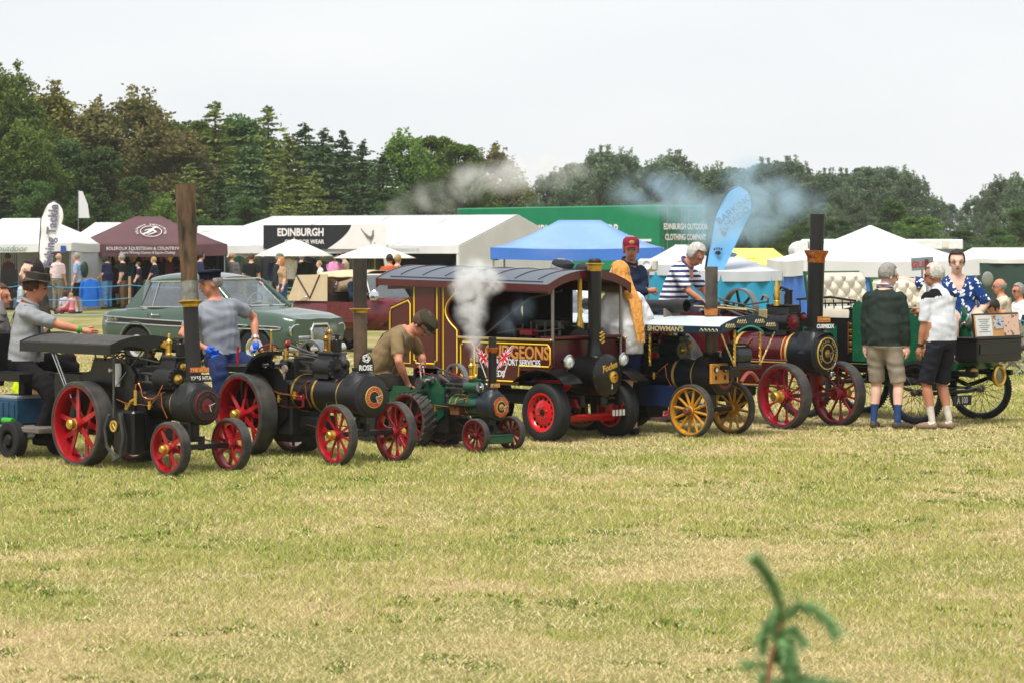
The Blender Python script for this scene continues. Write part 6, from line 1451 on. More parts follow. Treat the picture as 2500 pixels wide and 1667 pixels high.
# front box with display board
b = MB(); b.box((.50, .02, .82), (.30, .86, .24), None, .012); b.box((.50, .02, .70), (.26, .80, .03)); fbx_ = Q2('front_box', b, VBLK)
b = MB(); b.box((.50, .02, .945), (.33, .90, .02), None, .005); b.box((.656, .02, .83), (.01, .78, .12), None, .004); Q2('box_lid', b, VBLK, fbx_)
dbX, dbY = Vector((0, 1, 0)), Vector((-.12, 0, 1)).normalized()
b = MB(); q = Matrix((dbX, dbY, dbX.cross(dbY))).transposed(); b.box((.60, .02, 1.08), (.90, .27, .015), q, .004); db = Q2('display_board', b, VBLK)
b = MB(); b.box((.612, .02, 1.08), (.85, .235, .006), q); Q2('tan_backing', b, M('kraft_tan', '#c99a62', rough=.8), db)
for yy, zz, ww, hh, mm in ((-.235, 1.08, .30, .225, GLASSB), (.05, 1.115, .19, .14, spots('photo_bw', '#b9bcc4', '#4c4550', 22, .3)), (.29, 1.08, .30, .225, spots('photo_sepia', '#d9b7a4', '#8a6a60', 14, .3))):
    b = MB(); b.box((.618 - (zz - 1.08) * .12, yy, zz), (ww, hh, .005), q); Q2('pinned_paper', b, mm, db)
b = MB()
for k in range(7): b.box((.6215 - (.07 - .022 * k) * .12, -.235 + (.0 if k else -.0), 1.15 - .022 * k), (.22 - .05 * (k % 3), .004, .002), q)
Q2('print_lines', b, M('print_grey'), db)
b = MB(); b.lathe([(.001, -.12), (.05, -.11), (.07, -.06), (.085, 0), (.11, .01)], (.55, .13, .53), XAX, 24); la = Q2('brass_headlamp', b, VBLK)
b = MB(); b.lathe([(.085, .0), (.115, .0), (.12, .03), (.10, .045), (.085, .03)], (.55, .13, .53), XAX, 28, closed=True); Q2('rim', b, BRASS, la)
b = MB(); b.lathe([(.088, .012), (.001, .02)], (.55, .13, .53), XAX, 24); Q2('lens', b, M('lens_olive', '#6f6a52', rough=.15, coat=.5), la)
b = MB(); b.lathe([(.001, -.1), (.045, -.09), (.07, -.02), (.07, .02), (.04, .06), (.001, .07)], (.45, -.22, .58), (.8, -.5, .1), 20); Q2('brass_horn_lamp', b, M('old_brass'))
b = MB(); b.box((.10, .10, .24), (.01, .36, .11), None, .003); np_ = Q2('number_plate', b, VBLK); lettering('A 100', .10, PLW, np_, (.1065, .10, .24), (0, 1, 0), ZAX, bold=.002, sx=.85)
b = MB(); b.prism([(.18, -.4, .64), (.40, -.4, .68), (.36, -.4, .60), (.1, -.4, .56)], (0, .8, 0)); Q2('front_apron', b, VGR)
b = MB(); b.box((-.8, 0, .50), (.5, .3, .2), None, .03); b.cyl((-.6, -.2, .46), (-.6, .2, .46), .08, n=14); b.tube([(-.55, -.1, .5), (-.2, -.15, .42), (0, -.2, .36)], .014, 6); Q2('engine_case', b, DIRTY)
# ---------------------------------------------------------------- parked saloon (green) and tourer (maroon)
SGR = M('saloon_green', '#3d5246', rough=.22, var=.07, vs=2, coat=.6); SGR_D = M('saloon_flash', '#15181c', rough=.3); CHROME = M('chrome', '#d5d7d8', rough=.12, metal=1, var=.1); RUBT = M('tyre')
GLS = glassy('car_glass', (.82, .88, .88), .22); CAB = M('car_trim', '#3c3a38', rough=.8); CREAMT = M('car_headlining', '#8f8c82', rough=.9)
TH = R(34.5)
hx_ = (721 - 1250) * 42 / FPX
F_ = Vector((math.cos(TH), -math.sin(TH), 0)); L_ = Vector((math.sin(TH), math.cos(TH), 0))
O_ = Vector((hx_, 42, 0)) - F_ * 1.98 + L_ * .56
sg = thing('saloon_car', 'green vintage saloon car with black side flash parked behind the steam engines', 'car', O_, -TH)
def S_(nm, b, mat, parent=None, **k): return b.build(nm, mat, parent or sg, **k)
def lerpk(x, ks):
    for (x0, v0), (x1, v1) in zip(ks[:-1], ks[1:]):
        if x <= x1:
            t = max(0, (x - x0) / (x1 - x0)); t = t * t * (3 - 2 * t) if len(ks) > 3 else t
            return v0 + (v1 - v0) * t
    return ks[-1][1]
WK = [(-2.1, .62), (-1.9, .70), (-1.2, .765), (0, .78), (1.2, .765), (1.8, .72), (2.02, .64)]     # half width
BK = [(-2.1, .84), (-1.9, .88), (-1.2, .91), (0, .94), (1.0, .93), (1.6, .88), (2.02, .80)]       # shoulder height
DK = [(-2.1, .86), (-1.9, .92), (-1.25, .97), (0, .99), (.72, 1.00), (1.4, .95), (1.85, .87), (2.02, .80)]  # deck centre height
ZK = [(-2.1, .42), (-1.9, .32), (0, .27), (1.8, .30), (2.02, .40)]
b = MB(); rs = []
NX = 60
for i in range(NX + 1):
    x = -2.1 + 4.12 * i / NX; w, s, dk, z0 = lerpk(x, WK), lerpk(x, BK), lerpk(x, DK), lerpk(x, ZK)
    half = [(0, z0), (w * .80, z0), (w * .95, z0 + .05), (w * .995, z0 + .18), (w, (z0 + s) / 2 + .02), (w * .985, s - .12), (w * .955, s - .03), (w * .90, s + .005), (w * .78, (s * .6 + dk * .4)), (w * .45, dk - .012), (0, dk)]
    ring = [(x, -y, z) for y, z in half] + [(x, y, z) for y, z in half[-2:0:-1]]
    rs.append(ring)
b.rings([r[::-1] for r in rs]); body = S_('body', b, SGR, ang=45)
# wheel openings cut through the wings
for cx_ in (-1.22, 1.28):
    cut = MB(); cut.cyl((cx_, -1.2, .30), (cx_, 1.2, .30), .40, n=36); cme = cut.mesh('cut', smooth=False); co_ = bpy.data.objects.new('cut', cme); C.objects.link(co_); co_.parent = sg
    md = body.modifiers.new('b', 'BOOLEAN'); md.operation = 'DIFFERENCE'; md.solver = 'EXACT'; md.object = co_
dg = bpy.context.evaluated_depsgraph_get(); nm_ = bpy.data.meshes.new_from_object(body.evaluated_get(dg)); body.modifiers.clear(); body.data = nm_
for o in [o for o in sg.children if o.name.startswith('cut')]: bpy.data.objects.remove(o)
for s_ in (-1, 1):
    for cx_, rr in ((-1.22, .40), (1.28, .40)):
        b = MB(); b.tube([(cx_ + rr * math.cos(math.pi * k / 16), s_ * (lerpk(cx_ + rr * math.cos(math.pi * k / 16), WK) * .985), .30 + rr * math.sin(math.pi * k / 16)) for k in range(-1, 18)], .028, 8); S_('wheel_arch_lip', b, SGR)
b = MB(); b.box((0, 0, .5), (3.9, 1.0, .36)); S_('underbody', b, DIRTY)
for cx_ in (-1.22, 1.28):
    for s_ in (-1, 1):
        b = MB(); b.lathe([(.19, -.08), (.29, -.085), (.315, -.06), (.315, .06), (.29, .085), (.19, .08)], (0, 0, 0), YAX, 36, closed=True); w_ = b.build('wheel', RUBT, sg, loc=(cx_, s_ * .66, .315))
        b = MB(); b.lathe([(.20, .03), (.2, .07), (.16, .085), (.12, .06), (.08, .10), (.001, .115)], (0, 0, 0), (0, s_, 0), 28); b.build('hub_cap', CHROME, w_)
# side flash with chrome edges, door lines, handles
def sidey(x, z, off): return lerpk(x, WK) * (1.0 if z < .78 else .985) + off
for s_ in (-1, 1):
    top = [(-2.0, .795), (-1.4, .775), (-.5, .745), (.6, .712), (1.4, .685), (1.72, .675), (1.82, .665)]; bot = [(-1.93, .695), (-1.4, .685), (-.5, .66), (.6, .645), (1.4, .635), (1.72, .63), (1.82, .64)]
    b = MB(); P_ = []
    for (xa, za), (xb, zb_) in zip(top, bot):
        P_.append([(xa, s_ * sidey(xa, za, .006), za), ((xa + xb) / 2, s_ * sidey(xa, .7, .008), (za + zb_) / 2), (xb, s_ * sidey(xb, zb_, .006), zb_)])
    b.slab(P_, (0, -s_ * .006, 0)); S_('side_flash', b, SGR_D)
    b = MB(); loop = [(x, s_ * sidey(x, z, .012), z) for x, z in top] + [(x, s_ * sidey(x, z, .012), z) for x, z in bot[::-1]]; b.tube(loop, .010, 5, closed=True); S_('chrome_strip', b, CHROME)
    for xx in (-.95, -.12, .82):
        b = MB(); b.tube([(xx, s_ * sidey(xx, .4, .001), .36), (xx, s_ * sidey(xx, .6, .003), .6), (xx - .01, s_ * sidey(xx, .85, -.002), .86)], .004, 4); S_('door_gap', b, SGR_D)
    for xx in (-.78, .05):
        b = MB(); b.box((xx, s_ * (lerpk(xx, WK) + .012), .83), (.17, .022, .024), None, .008); b.sph((xx - .07, s_ * (lerpk(xx, WK) + .01), .83), (.018, .016, .018), 8, 6); S_('door_handle', b, CHROME)
lettering('Gazelle', .09, CHROME, sg, (-1.78, -.742, .745), (1, 0, .02), ZAX, shear=.3)
# greenhouse
RK = [(-1.22, .58), (-.9, .60), (.1, .60), (.38, .585)]
def roofz(x, y): return 1.53 - .10 * ((x + .42) / .85) ** 2 * .9 - .075 * (abs(y) / .6) ** 2.5
P_ = [[(-1.08 + 1.42 * i / 14, -.595 + 1.19 * j / 16, roofz(-1.08 + 1.42 * i / 14, -.595 + 1.19 * j / 16) - (.03 if j in (0, 16) else 0)) for j in range(17)] for i in range(15)]
b = MB(); b.slab(P_, (0, 0, -.045)); S_('roof', b, SGR)
b = MB(); b.slab([[(-1.05 + 1.36 * i / 6, -.56 + 1.12 * j / 8, roofz(-1.05 + 1.36 * i / 6, -.56 + 1.12 * j / 8) - .06) for j in range(9)] for i in range(7)], (0, 0, -.01)); S_('headlining', b, CREAMT)
for s_ in (-1, 1):
    for nm, pts, r_ in (('windscreen_pillar', [(.88, s_ * .66, .97), (.62, s_ * .625, 1.18), (.33, s_ * .585, 1.40)], .03), ('door_pillar', [(-.14, s_ * .70, .94), (-.16, s_ * .60, 1.40)], .03)):
        b = MB(); b.tube(pts, [r_ * 1.3, r_ * 1.05, r_] if len(pts) == 3 else r_, 8); S_(nm, b, SGR)
    b = MB(); b.slab([[(-1.55 + .40 * t, s_ * (.66 - .10 * t), .93 + .46 * t), (-1.16 + .13 * t, s_ * (.69 - .105 * t), .935 + .46 * t)] for t in (0, .35, .7, 1)], (0, -s_ * .04, 0)); S_('rear_pillar', b, SGR)
    b = MB(); b.slab([[(-1.16 + .0 * t, s_ * (.685 - .10 * t), .955 + .42 * t) if j == 0 else ((.72 - .40 * t), s_ * (.675 - .09 * t), .955 + .42 * t) for j in (0, 1)] for t in (0, 1)], (0, s_ * .004, 0)); S_('side_window', b, GLS)
    b = MB(); b.tube([(-1.17, s_ * .69, .955), (-1.02, s_ * .60, 1.365), (.32, s_ * .60, 1.385), (.72, s_ * .68, .965)], .012, 6, closed=True); b.tube([(-.92, s_ * .69, .955), (-.84, s_ * .605, 1.37)], .010, 6); S_('window_frame', b, CHROME if s_ < 0 else SGR)
def wsp(u, v): # windscreen u -1..1 v 0..1
    y = u * (.665 - .075 * v); return Vector((.93 - .56 * v - .13 * u * u * (1 - .3 * v), y, .985 + .425 * v))
b = MB(); b.slab([[wsp(-1 + 2 * j / 14, i / 5) for j in range(15)] for i in range(6)], (.004, 0, .004)); S_('windscreen', b, GLS)
b = MB(); lp = [wsp(-1 + 2 * j / 14, 0) for j in range(15)] + [wsp(1, i / 5) for i in range(1, 6)] + [wsp(1 - 2 * j / 14, 1) for j in range(1, 15)] + [wsp(-1, 1 - i / 5) for i in range(1, 5)]; b.tube([p + Vector((.008, 0, .006)) for p in lp], .020, 7, closed=True); S_('windscreen_surround', b, CHROME)
for u0 in (-.55, .2):
    b = MB(); p0 = wsp(u0, 0) + Vector((.05, 0, 0)); p1 = wsp(u0 - .55 + .12, .13) + Vector((.02, 0, .01)); b.tube([p0, p0.lerp(p1, .5) + Vector((.01, 0, .02)), p1], .007, 5); b.tube([p1 + Vector((0, -.16, -.02)), p1 + Vector((0, .16, .03))], .006, 5); S_('wiper', b, CHROME)
b = MB(); b.lathe([(.001, 0), (.045, 0), (.045, .004), (.001, .004)], wsp(.78, .82) + Vector((.012, 0, .01)), (.6, .1, .8), 18); S_('round_sticker', b, M('sticker_red', '#c98a8a', rough=.6))
b = MB()
for s_ in (-1, 1): b.box((.0, s_ * .32, .80), (.5, .5, .2), None, .06); b.box((-.26, s_ * .32, 1.0), (.14, .48, .5), Matrix.Rotation(R(-10), 3, 'Y'), .06)
b.box((-.9, 0, .82), (.4, 1.15, .22), None, .06); b.box((-1.12, 0, 1.02), (.16, 1.15, .42), None, .06); S_('seats', b, CAB)
b = MB(); b.tube([Vector((.40, .32, 1.02)) + Vector((.06 * math.cos(a * .3927), .19 * math.sin(a * .3927), .17 * math.cos(a * .3927))) for a in range(16)], .012, 6, closed=True); S_('steering_wheel', b, CREAMT)
# face: headlamps with eyebrow, grille, letters, bumper
for s_ in (-1, 1):
    hl = headlamp(sg, 1.955, s_ * .565, .60, .098, CHROME, SGR, (1, s_ * .05, 0))
    b = MB(); b.tube([Vector((1.98, s_ * .565, .60)) + Vector((.035 * math.sin(math.pi * k / 10), -.125 * math.cos(math.pi * k / 10), .115 * math.sin(math.pi * k / 10))) for k in range(11)], .013, 6); b.build('eyebrow', CHROME, hl)
    b = MB(); b.sph((1.90, s_ * .56, .60), (.12, .13, .14), 14, 10); b.build('headlamp_pod', SGR, hl)
    b = MB(); b.rings([[(2.0 + .01 * k, s_ * .36 + x * .17, .44 + z * .075) for x, z in ((-1, -1), (1, -1), (1, 1), (-1, 1))] for k in (0, 1)]); sg2 = S_('side_grille', b, SGR_D)
    for k in range(4):
        b = MB(); b.box((2.02, s_ * .36, .385 + .037 * k), (.014, .34, .014), None, .004); b.build('grille_bar', CHROME, sg2)
    b = MB(); b.tube([(2.02, s_ * .18, .36), (2.02, s_ * .54, .36), (2.0, s_ * .56, .44), (2.02, s_ * .54, .52), (2.02, s_ * .18, .52)], .014, 6, closed=True); b.build('grille_frame', CHROME, sg2)
b = MB(); b.prism([(2.0, -.17, .34), (2.0, .17, .34), (2.0, .22, .62), (2.0, .16, .70), (2.0, -.16, .70), (2.0, -.22, .62)], (.02, 0, 0)); cg = S_('radiator_grille', b, SGR_D)
for k in range(13):
    b = MB(); y = -.17 + .34 * k / 12; b.tube([(2.035, y * .9, .35), (2.04, y * 1.05, .52), (2.03, y * 1.1, .655)], .007, 5); b.build('grille_bar', CHROME, cg)
b = MB(); b.tube([(2.03, -.18, .34), (2.03, .18, .34), (2.035, .235, .62), (2.03, .17, .71), (2.03, -.17, .71), (2.035, -.235, .62)], .024, 8, closed=True); b.build('grille_frame', CHROME, cg)
for k, ch_ in enumerate('SINGER'):
    y = -.30 + .12 * k; lettering(ch_, .062, CHROME, sg, (2.005 - .10 * (y * y), y, .765), YAX, (-.35, 0, 1), bold=.003, ext=.004)
b = MB(); b.tube([(1.93, -.72, .36), (2.05, -.6, .33), (2.10, 0, .33), (2.05, .6, .33), (1.93, .72, .36)], .04, 8); S_('front_bumper', b, CHROME)
b = MB(); b.tube([(-2.0, -.70, .42), (-2.14, -.55, .40), (-2.16, 0, .40), (-2.14, .55, .40), (-2.0, .70, .42)], .04, 8); S_('rear_bumper', b, CHROME)
# ---- maroon tourer with beige hood
TH2 = R(38); TM = M('tourer_maroon', '#5c1420', rough=.28, var=.1, coat=.5); HOOD = cloth('hood_beige', '#c6b394', .08, bump=.35, bs=6)
to = thing('tourer_car', 'maroon vintage tourer with raised beige canvas hood behind the saloon', 'car', XY(905, 49.5), -TH2)
def T_(nm, b, mat, parent=None, **k): return b.build(nm, mat, parent or to, **k)
b = MB(); rs = []
for x, w, zt in ((-1.55, .40, .80), (-1.45, .56, .92), (-.9, .62, .96), (-.3, .64, .90), (.25, .62, .94), (.5, .56, 1.0), (.9, .42, .98), (1.7, .36, .92), (1.75, .30, .88)):
    rs.append([(x, -w * k, z) for k, z in ((.8, .40), (1, .52), (1.02, .72), (.97, zt - .05), (.88, zt))] + [(x, w * k, z) for k, z in ((.88, zt), (.97, zt - .05), (1.02, .72), (1, .52), (.8, .40))])
b.rings(rs); T_('body', b, TM, ang=50)
def hoodp(t, u):  # t 0 rear .. 1 front, u -1..1 around
    a = u * math.pi / 2; x = -1.30 + 1.62 * t; top = 1.36 + .15 * math.sin(min(1, t * 2.2) * math.pi / 2); w = .60
    return Vector((x if abs(u) < .7 else x, w * math.copysign(min(1, abs(math.sin(a)) ** .55), u), .98 + (top - .98) * (max(0, math.cos(a)) ** .42)))
b = MB(); b.slab([[hoodp(i / 12, -.62 + 1.24 * j / 14) + Vector((0, 0, -.012 * (math.sin(i * math.pi / 3) ** 2))) for j in range(15)] for i in range(13)], (0, 0, -.015)); T_('hood_top', b, HOOD)
for s_ in (-1, 1):
    b = MB(); b.slab([[(-1.52 + .22 * i / 4, s_ * .60, .93 + .48 * i / 4), (-.95 + .10 * i / 4, s_ * .615, .93 + .49 * i / 4), (-.52, s_ * .615, .93 + .50 * i / 4)] for i in range(5)], (0, s_ * .015, 0)); T_('hood_side', b, HOOD)
    b = MB(); b.tube([(-1.28, s_ * .634, 1.40), (-.95, s_ * .636, .98)], .014, 5); b.tube([(-.70, s_ * .636, 1.42), (-.95, s_ * .636, .98)], .014, 5); T_('hood_strap', b, CAB)
b = MB(); b.slab([[(-1.56 + .25 * i / 3, -.58 + 1.16 * j / 6, .92 + .46 * i / 3) for j in range(7)] for i in range(4)], (-.015, 0, 0)); T_('hood_back', b, HOOD)
b = MB(); b.slab([[(.33, -.62 + 1.24 * j / 8, 1.44 - .03 * i) for j in range(9)] for i in (0, 1, 2)], (.02, 0, 0)); T_('hood_front_edge', b, HOOD)
b = MB(); b.tube([(.52, -.58, .98), (.36, -.57, 1.42), (.36, .57, 1.42), (.52, .58, .98)], .018, 7, closed=True); T_('windscreen_frame', b, PLW)
b = MB(); b.slab([[(.52 - .16 * t, -.57 + 1.14 * u, .98 + .44 * t) for u in (0, 1)] for t in (0, 1)], (.004, 0, 0)); T_('windscreen', b, GLS)
b = MB(); b.slab([[(-.50 + .9 * u, -.645, .55 + .37 * t) for u in (0, .5, 1)] for t in (0, .5, 1)], (0, -.012, 0)); T_('door', b, TM)
b = MB(); b.lathe([(.001, -.07), (.05, -.05), (.085, 0), (.092, .02), (.07, .03), (.001, .035)], (.62, -.62, 1.05), (.5, -.85, .1), 20); b.cyl((.62, -.6, .95), (.62, -.6, 1.04), .012, n=6); T_('chrome_side_lamp', b, CHROME)
b = MB(); b.sph((-1.02, -.66, 1.0), (.03, .02, .02), 8, 6); b.tube([(-1.2, -.64, .93), (-1.02, -.66, 1.0)], .01, 5); T_('hood_catch', b, CHROME)
for s_ in (-1, 1):
    for xx in (-1.1, 1.45):
        b = MB(); b.lathe([(.22, -.06), (.32, -.065), (.335, 0), (.32, .065), (.22, .06)], (0, 0, 0), YAX, 32, closed=True); w_ = b.build('wheel', RUBT, to, loc=(xx, s_ * .62, .335))
        b = MB(); b.lathe([(.22, .02), (.1, .04), (.06, .07), (.001, .08)], (0, 0, 0), (0, s_, 0), 20); b.build('hub_cap', TM, w_)
    b = MB(); b.rings([[(-1.55 + .9 * t, s_ * y, .45 + .28 * math.sin(math.pi * (.12 + .8 * t)) + dz) for y, dz in ((.5, 0), (.74, -.02), (.74, -.04), (.5, -.02))] for t in [k / 8 for k in range(9)]]); T_('rear_wing', b, TM)
    b = MB(); b.rings([[(.85 + 1.0 * t, s_ * y, .42 + .32 * math.sin(math.pi * (.1 + .75 * t)) + dz) for y, dz in ((.45, 0), (.74, -.02), (.74, -.04), (.45, -.02))] for t in [k / 8 for k in range(9)]]); T_('front_wing', b, TM)
b = MB(); b.box((-.35, 0, .72), (.5, 1.1, .2), None, .05); b.box((-.62, 0, .92), (.12, 1.1, .35), None, .05); T_('seats', b, CAB)
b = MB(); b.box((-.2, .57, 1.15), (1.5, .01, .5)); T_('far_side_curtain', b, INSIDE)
# ---------------------------------------------------------------- people
SKIN = lambda n, c: M('skin_' + n, c, rough=.55, var=.12, vs=7, sub=.15, spec=.35)
SK = SKIN('fair', '#d09c82'); SK2 = SKIN('ruddy', '#c38467'); SK3 = SKIN('pale', '#dbb09c'); SK4 = SKIN('tan', '#b37b5f')
SHOE = M('shoe_brown', '#4a3a30', rough=.7); SHOEB = M('shoe_black', '#1b1b1d', rough=.6); HAIRS = {}
def hairm(n, c): return M('hair_' + n, c, rough=.6, var=.35, vs=30, bump=.5, bs=60)
H_GREY, H_DARK, H_BROWN, H_WHITE, H_GINGER, H_BLOND = hairm('grey', '#8d8a84'), hairm('dark', '#1f1613'), hairm('brown', '#4a3222'), hairm('white', '#b9b5ae'), hairm('ginger', '#cf8f3e'), hairm('blond', '#a88557')
def ik(a, t, l1, l2, pole):
    a, t, pole = Vector(a), Vector(t), Vector(pole); d = t - a; L = d.length
    if L > (l1 + l2) * .998: t = a + d * ((l1 + l2) * .998 / L); d = t - a; L = d.length
    L = max(L, abs(l1 - l2) + .01); u = d.normalized(); x = (L * L + l1 * l1 - l2 * l2) / (2 * L); h = math.sqrt(max(0, l1 * l1 - x * x))
    p = pole - u * pole.dot(u); p = p.normalized() if p.length > 1e-6 else Vector((0, 0, 1))
    return a + u * x + p * h, t
def person(label, loc, yaw, h=1.75, pelvis=.95, bend=0.04, bend2=0.06, side=0.0, twist=0.0, head=(0, 0, 0), LH=None, RH=None, LP=(-1, .4, -.3), RP=(-1, -.4, -.3), LF=None, RF=None, LK=(1, .1, 0), RK=(1, -.1, 0),
           skin=SK, shirt=None, legs=None, shoe=SHOEB, sock=None, glove=None, sleeve=.85, leglen=2.0, socklen=0.0, belt=.10, hem=None, fat=1.0, fem=0.0, hair=('short', H_GREY), hat=None, glasses=None, beard=None, vox=.0122, toes=(0, 0), loose=.012, legloose=.014, group=None, curl=.5, chest=1.0, collar=None, name='person', cat='person', face=True, smooth=4, yoke=None, neckv=0.0):
    k = h / 1.75
    mtw = Matrix.Translation(Vector(loc)) @ Matrix.Rotation(yaw, 4, 'Z')
    pv = Vector((0, 0, pelvis)) if not isinstance(pelvis, (tuple, list, Vector)) else Vector(pelvis)
    def rotm(p, r, y): return Matrix.Rotation(y, 3, 'Z') @ Matrix.Rotation(r, 3, 'X') @ Matrix.Rotation(p, 3, 'Y')
    m1 = rotm(bend, side, twist * .4); m2 = rotm(bend + bend2, side, twist)
    s1 = pv + m1 @ Vector((0, 0, .28 * k)); s2 = s1 + m2 @ Vector((0, 0, .22 * k)); nk = s2 + m2 @ Vector((.015 * k, 0, .085 * k))
    mh = rotm(head[1], head[2], head[0]); hc = nk + mh @ Vector((.022 * k, 0, .10 * k))
    shw = (.185 - .02 * fem) * k; SL, SR = s2 + m2 @ Vector((0, shw, -.045 * k)), s2 + m2 @ Vector((0, -shw, -.045 * k))
    hipw = .092 * k; HL, HR = pv + Matrix.Rotation(twist * .0, 3, 'Z') @ Vector((0, hipw, -.04 * k)), pv + Vector((0, -hipw, -.04 * k))
    ua, fa, th_, sh_ = .285 * k, .25 * k, .43 * k, .42 * k
    if LH is None: LH = SL + Vector((.05 * k, .07 * k, -.52 * k))
    if RH is None: RH = SR + Vector((.05 * k, -.07 * k, -.52 * k))
    EL, WL = ik(SL, LH, ua, fa, LP); ER, WR = ik(SR, RH, ua, fa, RP)
    ank = .085 * k
    if LF is None: LF = Vector((pv.x * 0 + .0, hipw * 1.15, ank))
    if RF is None: RF = Vector((pv.x * 0 - .02, -hipw * 1.15, ank))
    KL, AL = ik(HL, LF, th_, sh_, LK); KR, AR = ik(HR, RF, th_, sh_, RK)
    b = MB()
    def ell(c, m, w, d, n=18): return [c + m @ Vector((d * math.cos(2 * math.pi * j / n), w * math.sin(2 * math.pi * j / n), 0)) for j in range(n)]
    def spine(t): # t 0 pelvis .. 1 shoulder line
        if t < .56: q = t / .56; return pv.lerp(s1, q), m1
        q = (t - .56) / .44; return s1.lerp(s2, q), m2
    lf = loose
    T = [(-.20, .125, .10, 0), (-.06, .165 + .012 * fem, .118, -.005), (.10, .168 + .01 * fem, .118 * (1 + .5 * (fat - 1)), .0), (.32, .150 * fat - .012 * fem, .112 * fat, .012 * fat), (.52, .155 * (1 + .6 * (fat - 1)), .112 * (1 + .7 * (fat - 1)), .012), (.74, .178 * chest - .01 * fem, .118 * chest + .018 * fem, .012 + .012 * fem), (.90, .176 * chest - .01 * fem, .105, .0), (1.0, .125, .080, -.004), (1.06, .068, .062, .0)]
    b.rings([ell(spine(t)[0] + spine(t)[1] @ Vector((f * k, 0, (t - 1) * .22 * k if t > 1 else 0)), spine(t)[1], (w + lf) * k, (d + lf) * k) for t, w, d, f in T])
    if hem is not None:
        hs = [(hem, .176 + .01 * fem, .130), (hem + .12, .176, .130 * (1 + .5 * (fat - 1))), (.35, .165 * fat, .125 * fat), (.55, .16, .12)]
        b.rings([ell(pv + m1 @ Vector((.006 + .008 * fat, 0, t * .5 * k)) if t < 0 else spine(t)[0] + spine(t)[1] @ Vector((.008 * fat, 0, 0)), m1, (w + lf) * k, (d + lf) * k) for t, w, d in hs])
    # neck and head
    b.tube([s2 + m2 @ Vector((0, 0, -.02 * k)), nk, hc + mh @ Vector((-.01, 0, -.03)) * k], [.066 * k, .056 * k, .055 * k], 14)
    q = Matrix.Identity(3)
    b.sph(hc + mh @ Vector((-.006, 0, .028)) * k, (.098 * k, .079 * k, .100 * k), 18, 14, mh)
    b.sph(hc + mh @ Vector((.024, 0, -.045)) * k, (.068 * k, .060 * k, .075 * k), 16, 12, mh)
    b.sph(hc + mh @ Vector((.046, 0, -.088)) * k, (.036 * k, .036 * k, .030 * k), 12, 8, mh)
    b.tube([hc + mh @ Vector(v) * k for v in ((.080, 0, .018), (.104, 0, -.012), (.112, 0, -.030), (.088, 0, -.040))], [.013 * k, .016 * k, .019 * k, .014 * k], 8)
    b.tube([hc + mh @ Vector(v) * k for v in ((.078, -.045, .026), (.092, 0, .030), (.078, .045, .026))], .016 * k, 8)
    for s_ in (-1, 1): b.sph(hc + mh @ Vector((-.008, s_ * .080, -.018)) * k, (.020 * k, .011 * k, .033 * k), 8, 8, mh @ Matrix.Rotation(s_ * .3, 3, 'Z'))
    # limbs
    for S_a, E_a, W_a, s_ in ((SL, EL, WL, 1), (SR, ER, WR, -1)):
        sl = max(0.0, sleeve)
        b.sph(S_a + m2 @ Vector((0, -s_ * .01, .0)) * k, (.062 * k, .060 * k, .062 * k), 12, 8)
        def arm(t): return S_a.lerp(E_a, t) if t <= 1 else E_a.lerp(W_a, t - 1)
        b.tube([S_a + (s2 - S_a) * .25, S_a, S_a.lerp(E_a, .5), E_a, E_a.lerp(W_a, .35), E_a.lerp(W_a, .75), W_a], [.05 * k, .056 * k, .050 * k, .040 * k, .042 * k, .031 * k, .026 * k], 12)
        if sl > .2:
            tt = [0, sl * .33, sl * .66, sl]; b.tube([arm(t) for t in tt], [(.064 if sl < 1.2 else .062) * k, (.066 if sl < 1.2 else .058) * k, (.066 if sl < 1.2 else .054) * k, (.064 if sl < 1.2 else .042) * k], 14)
        d = (W_a - E_a).normalized(); pn = Vector((0, s_, 0)) - d * d.dot(Vector((0, s_, 0))); pn = pn.normalized() if pn.length > .05 else frame_of(d)[0]
        b.tube([W_a - d * .01, W_a + d * .035 * k, W_a + d * .085 * k], [.026 * k, .036 * k, .030 * k], 10)
    for Hh, Kk, Aa, F0, s_ in ((HL, KL, AL, toes[0], 1), (HR, KR, AR, toes[1], -1)):
        b.tube([Hh + Vector((0, 0, .06 * k)), Hh.lerp(Kk, .12), Hh.lerp(Kk, .5), Kk, Kk.lerp(Aa, .3), Kk.lerp(Aa, .7), Aa], [.085 * k, .086 * k * (1 + .3 * (fat - 1)), .074 * k, .056 * k, .059 * k, .042 * k, .036 * k], 14)
        ll = leglen
        def leg(t): return Hh.lerp(Kk, t) if t <= 1 else Kk.lerp(Aa, t - 1)
        lw = legloose
        if ll > .3:
            tt = [0.02, ll * .3, ll * .6, ll * .85, ll * .97 if ll > 1.8 else ll]
            rr = [(.088 + lw), (.084 + lw), (.066 + lw * 1.3 if ll > 1.3 else .076 + lw), (.056 + lw * 1.2 if ll > 1.3 else .074 + lw), (.052 + lw if ll > 1.3 else .074 + lw)]
            b.tube([leg(t) for t in tt], [x * k for x in rr], 16)
        fd = Matrix.Rotation(F0, 3, 'Z') @ Vector((1, 0, 0))
        g0 = Vector((Aa.x, Aa.y, Aa.z - .045 * k))
        b.tube([g0 - fd * .055 * k + Vector((0, 0, .0)), g0 + fd * .0, g0 + fd * .09 * k + Vector((0, 0, -.006 * k)), g0 + fd * .16 * k + Vector((0, 0, -.014 * k)), g0 + fd * .195 * k + Vector((0, 0, -.018 * k))], [.033 * k, .044 * k, .043 * k, .036 * k, .022 * k], 12)
    me = b.mesh('person_raw', smooth=False)
    o = bpy.data.objects.new('person_raw', me); C.objects.link(o)
    rm = o.modifiers.new('r', 'REMESH'); rm.mode = 'VOXEL'; rm.voxel_size = vox * k; rm.use_smooth_shade = True
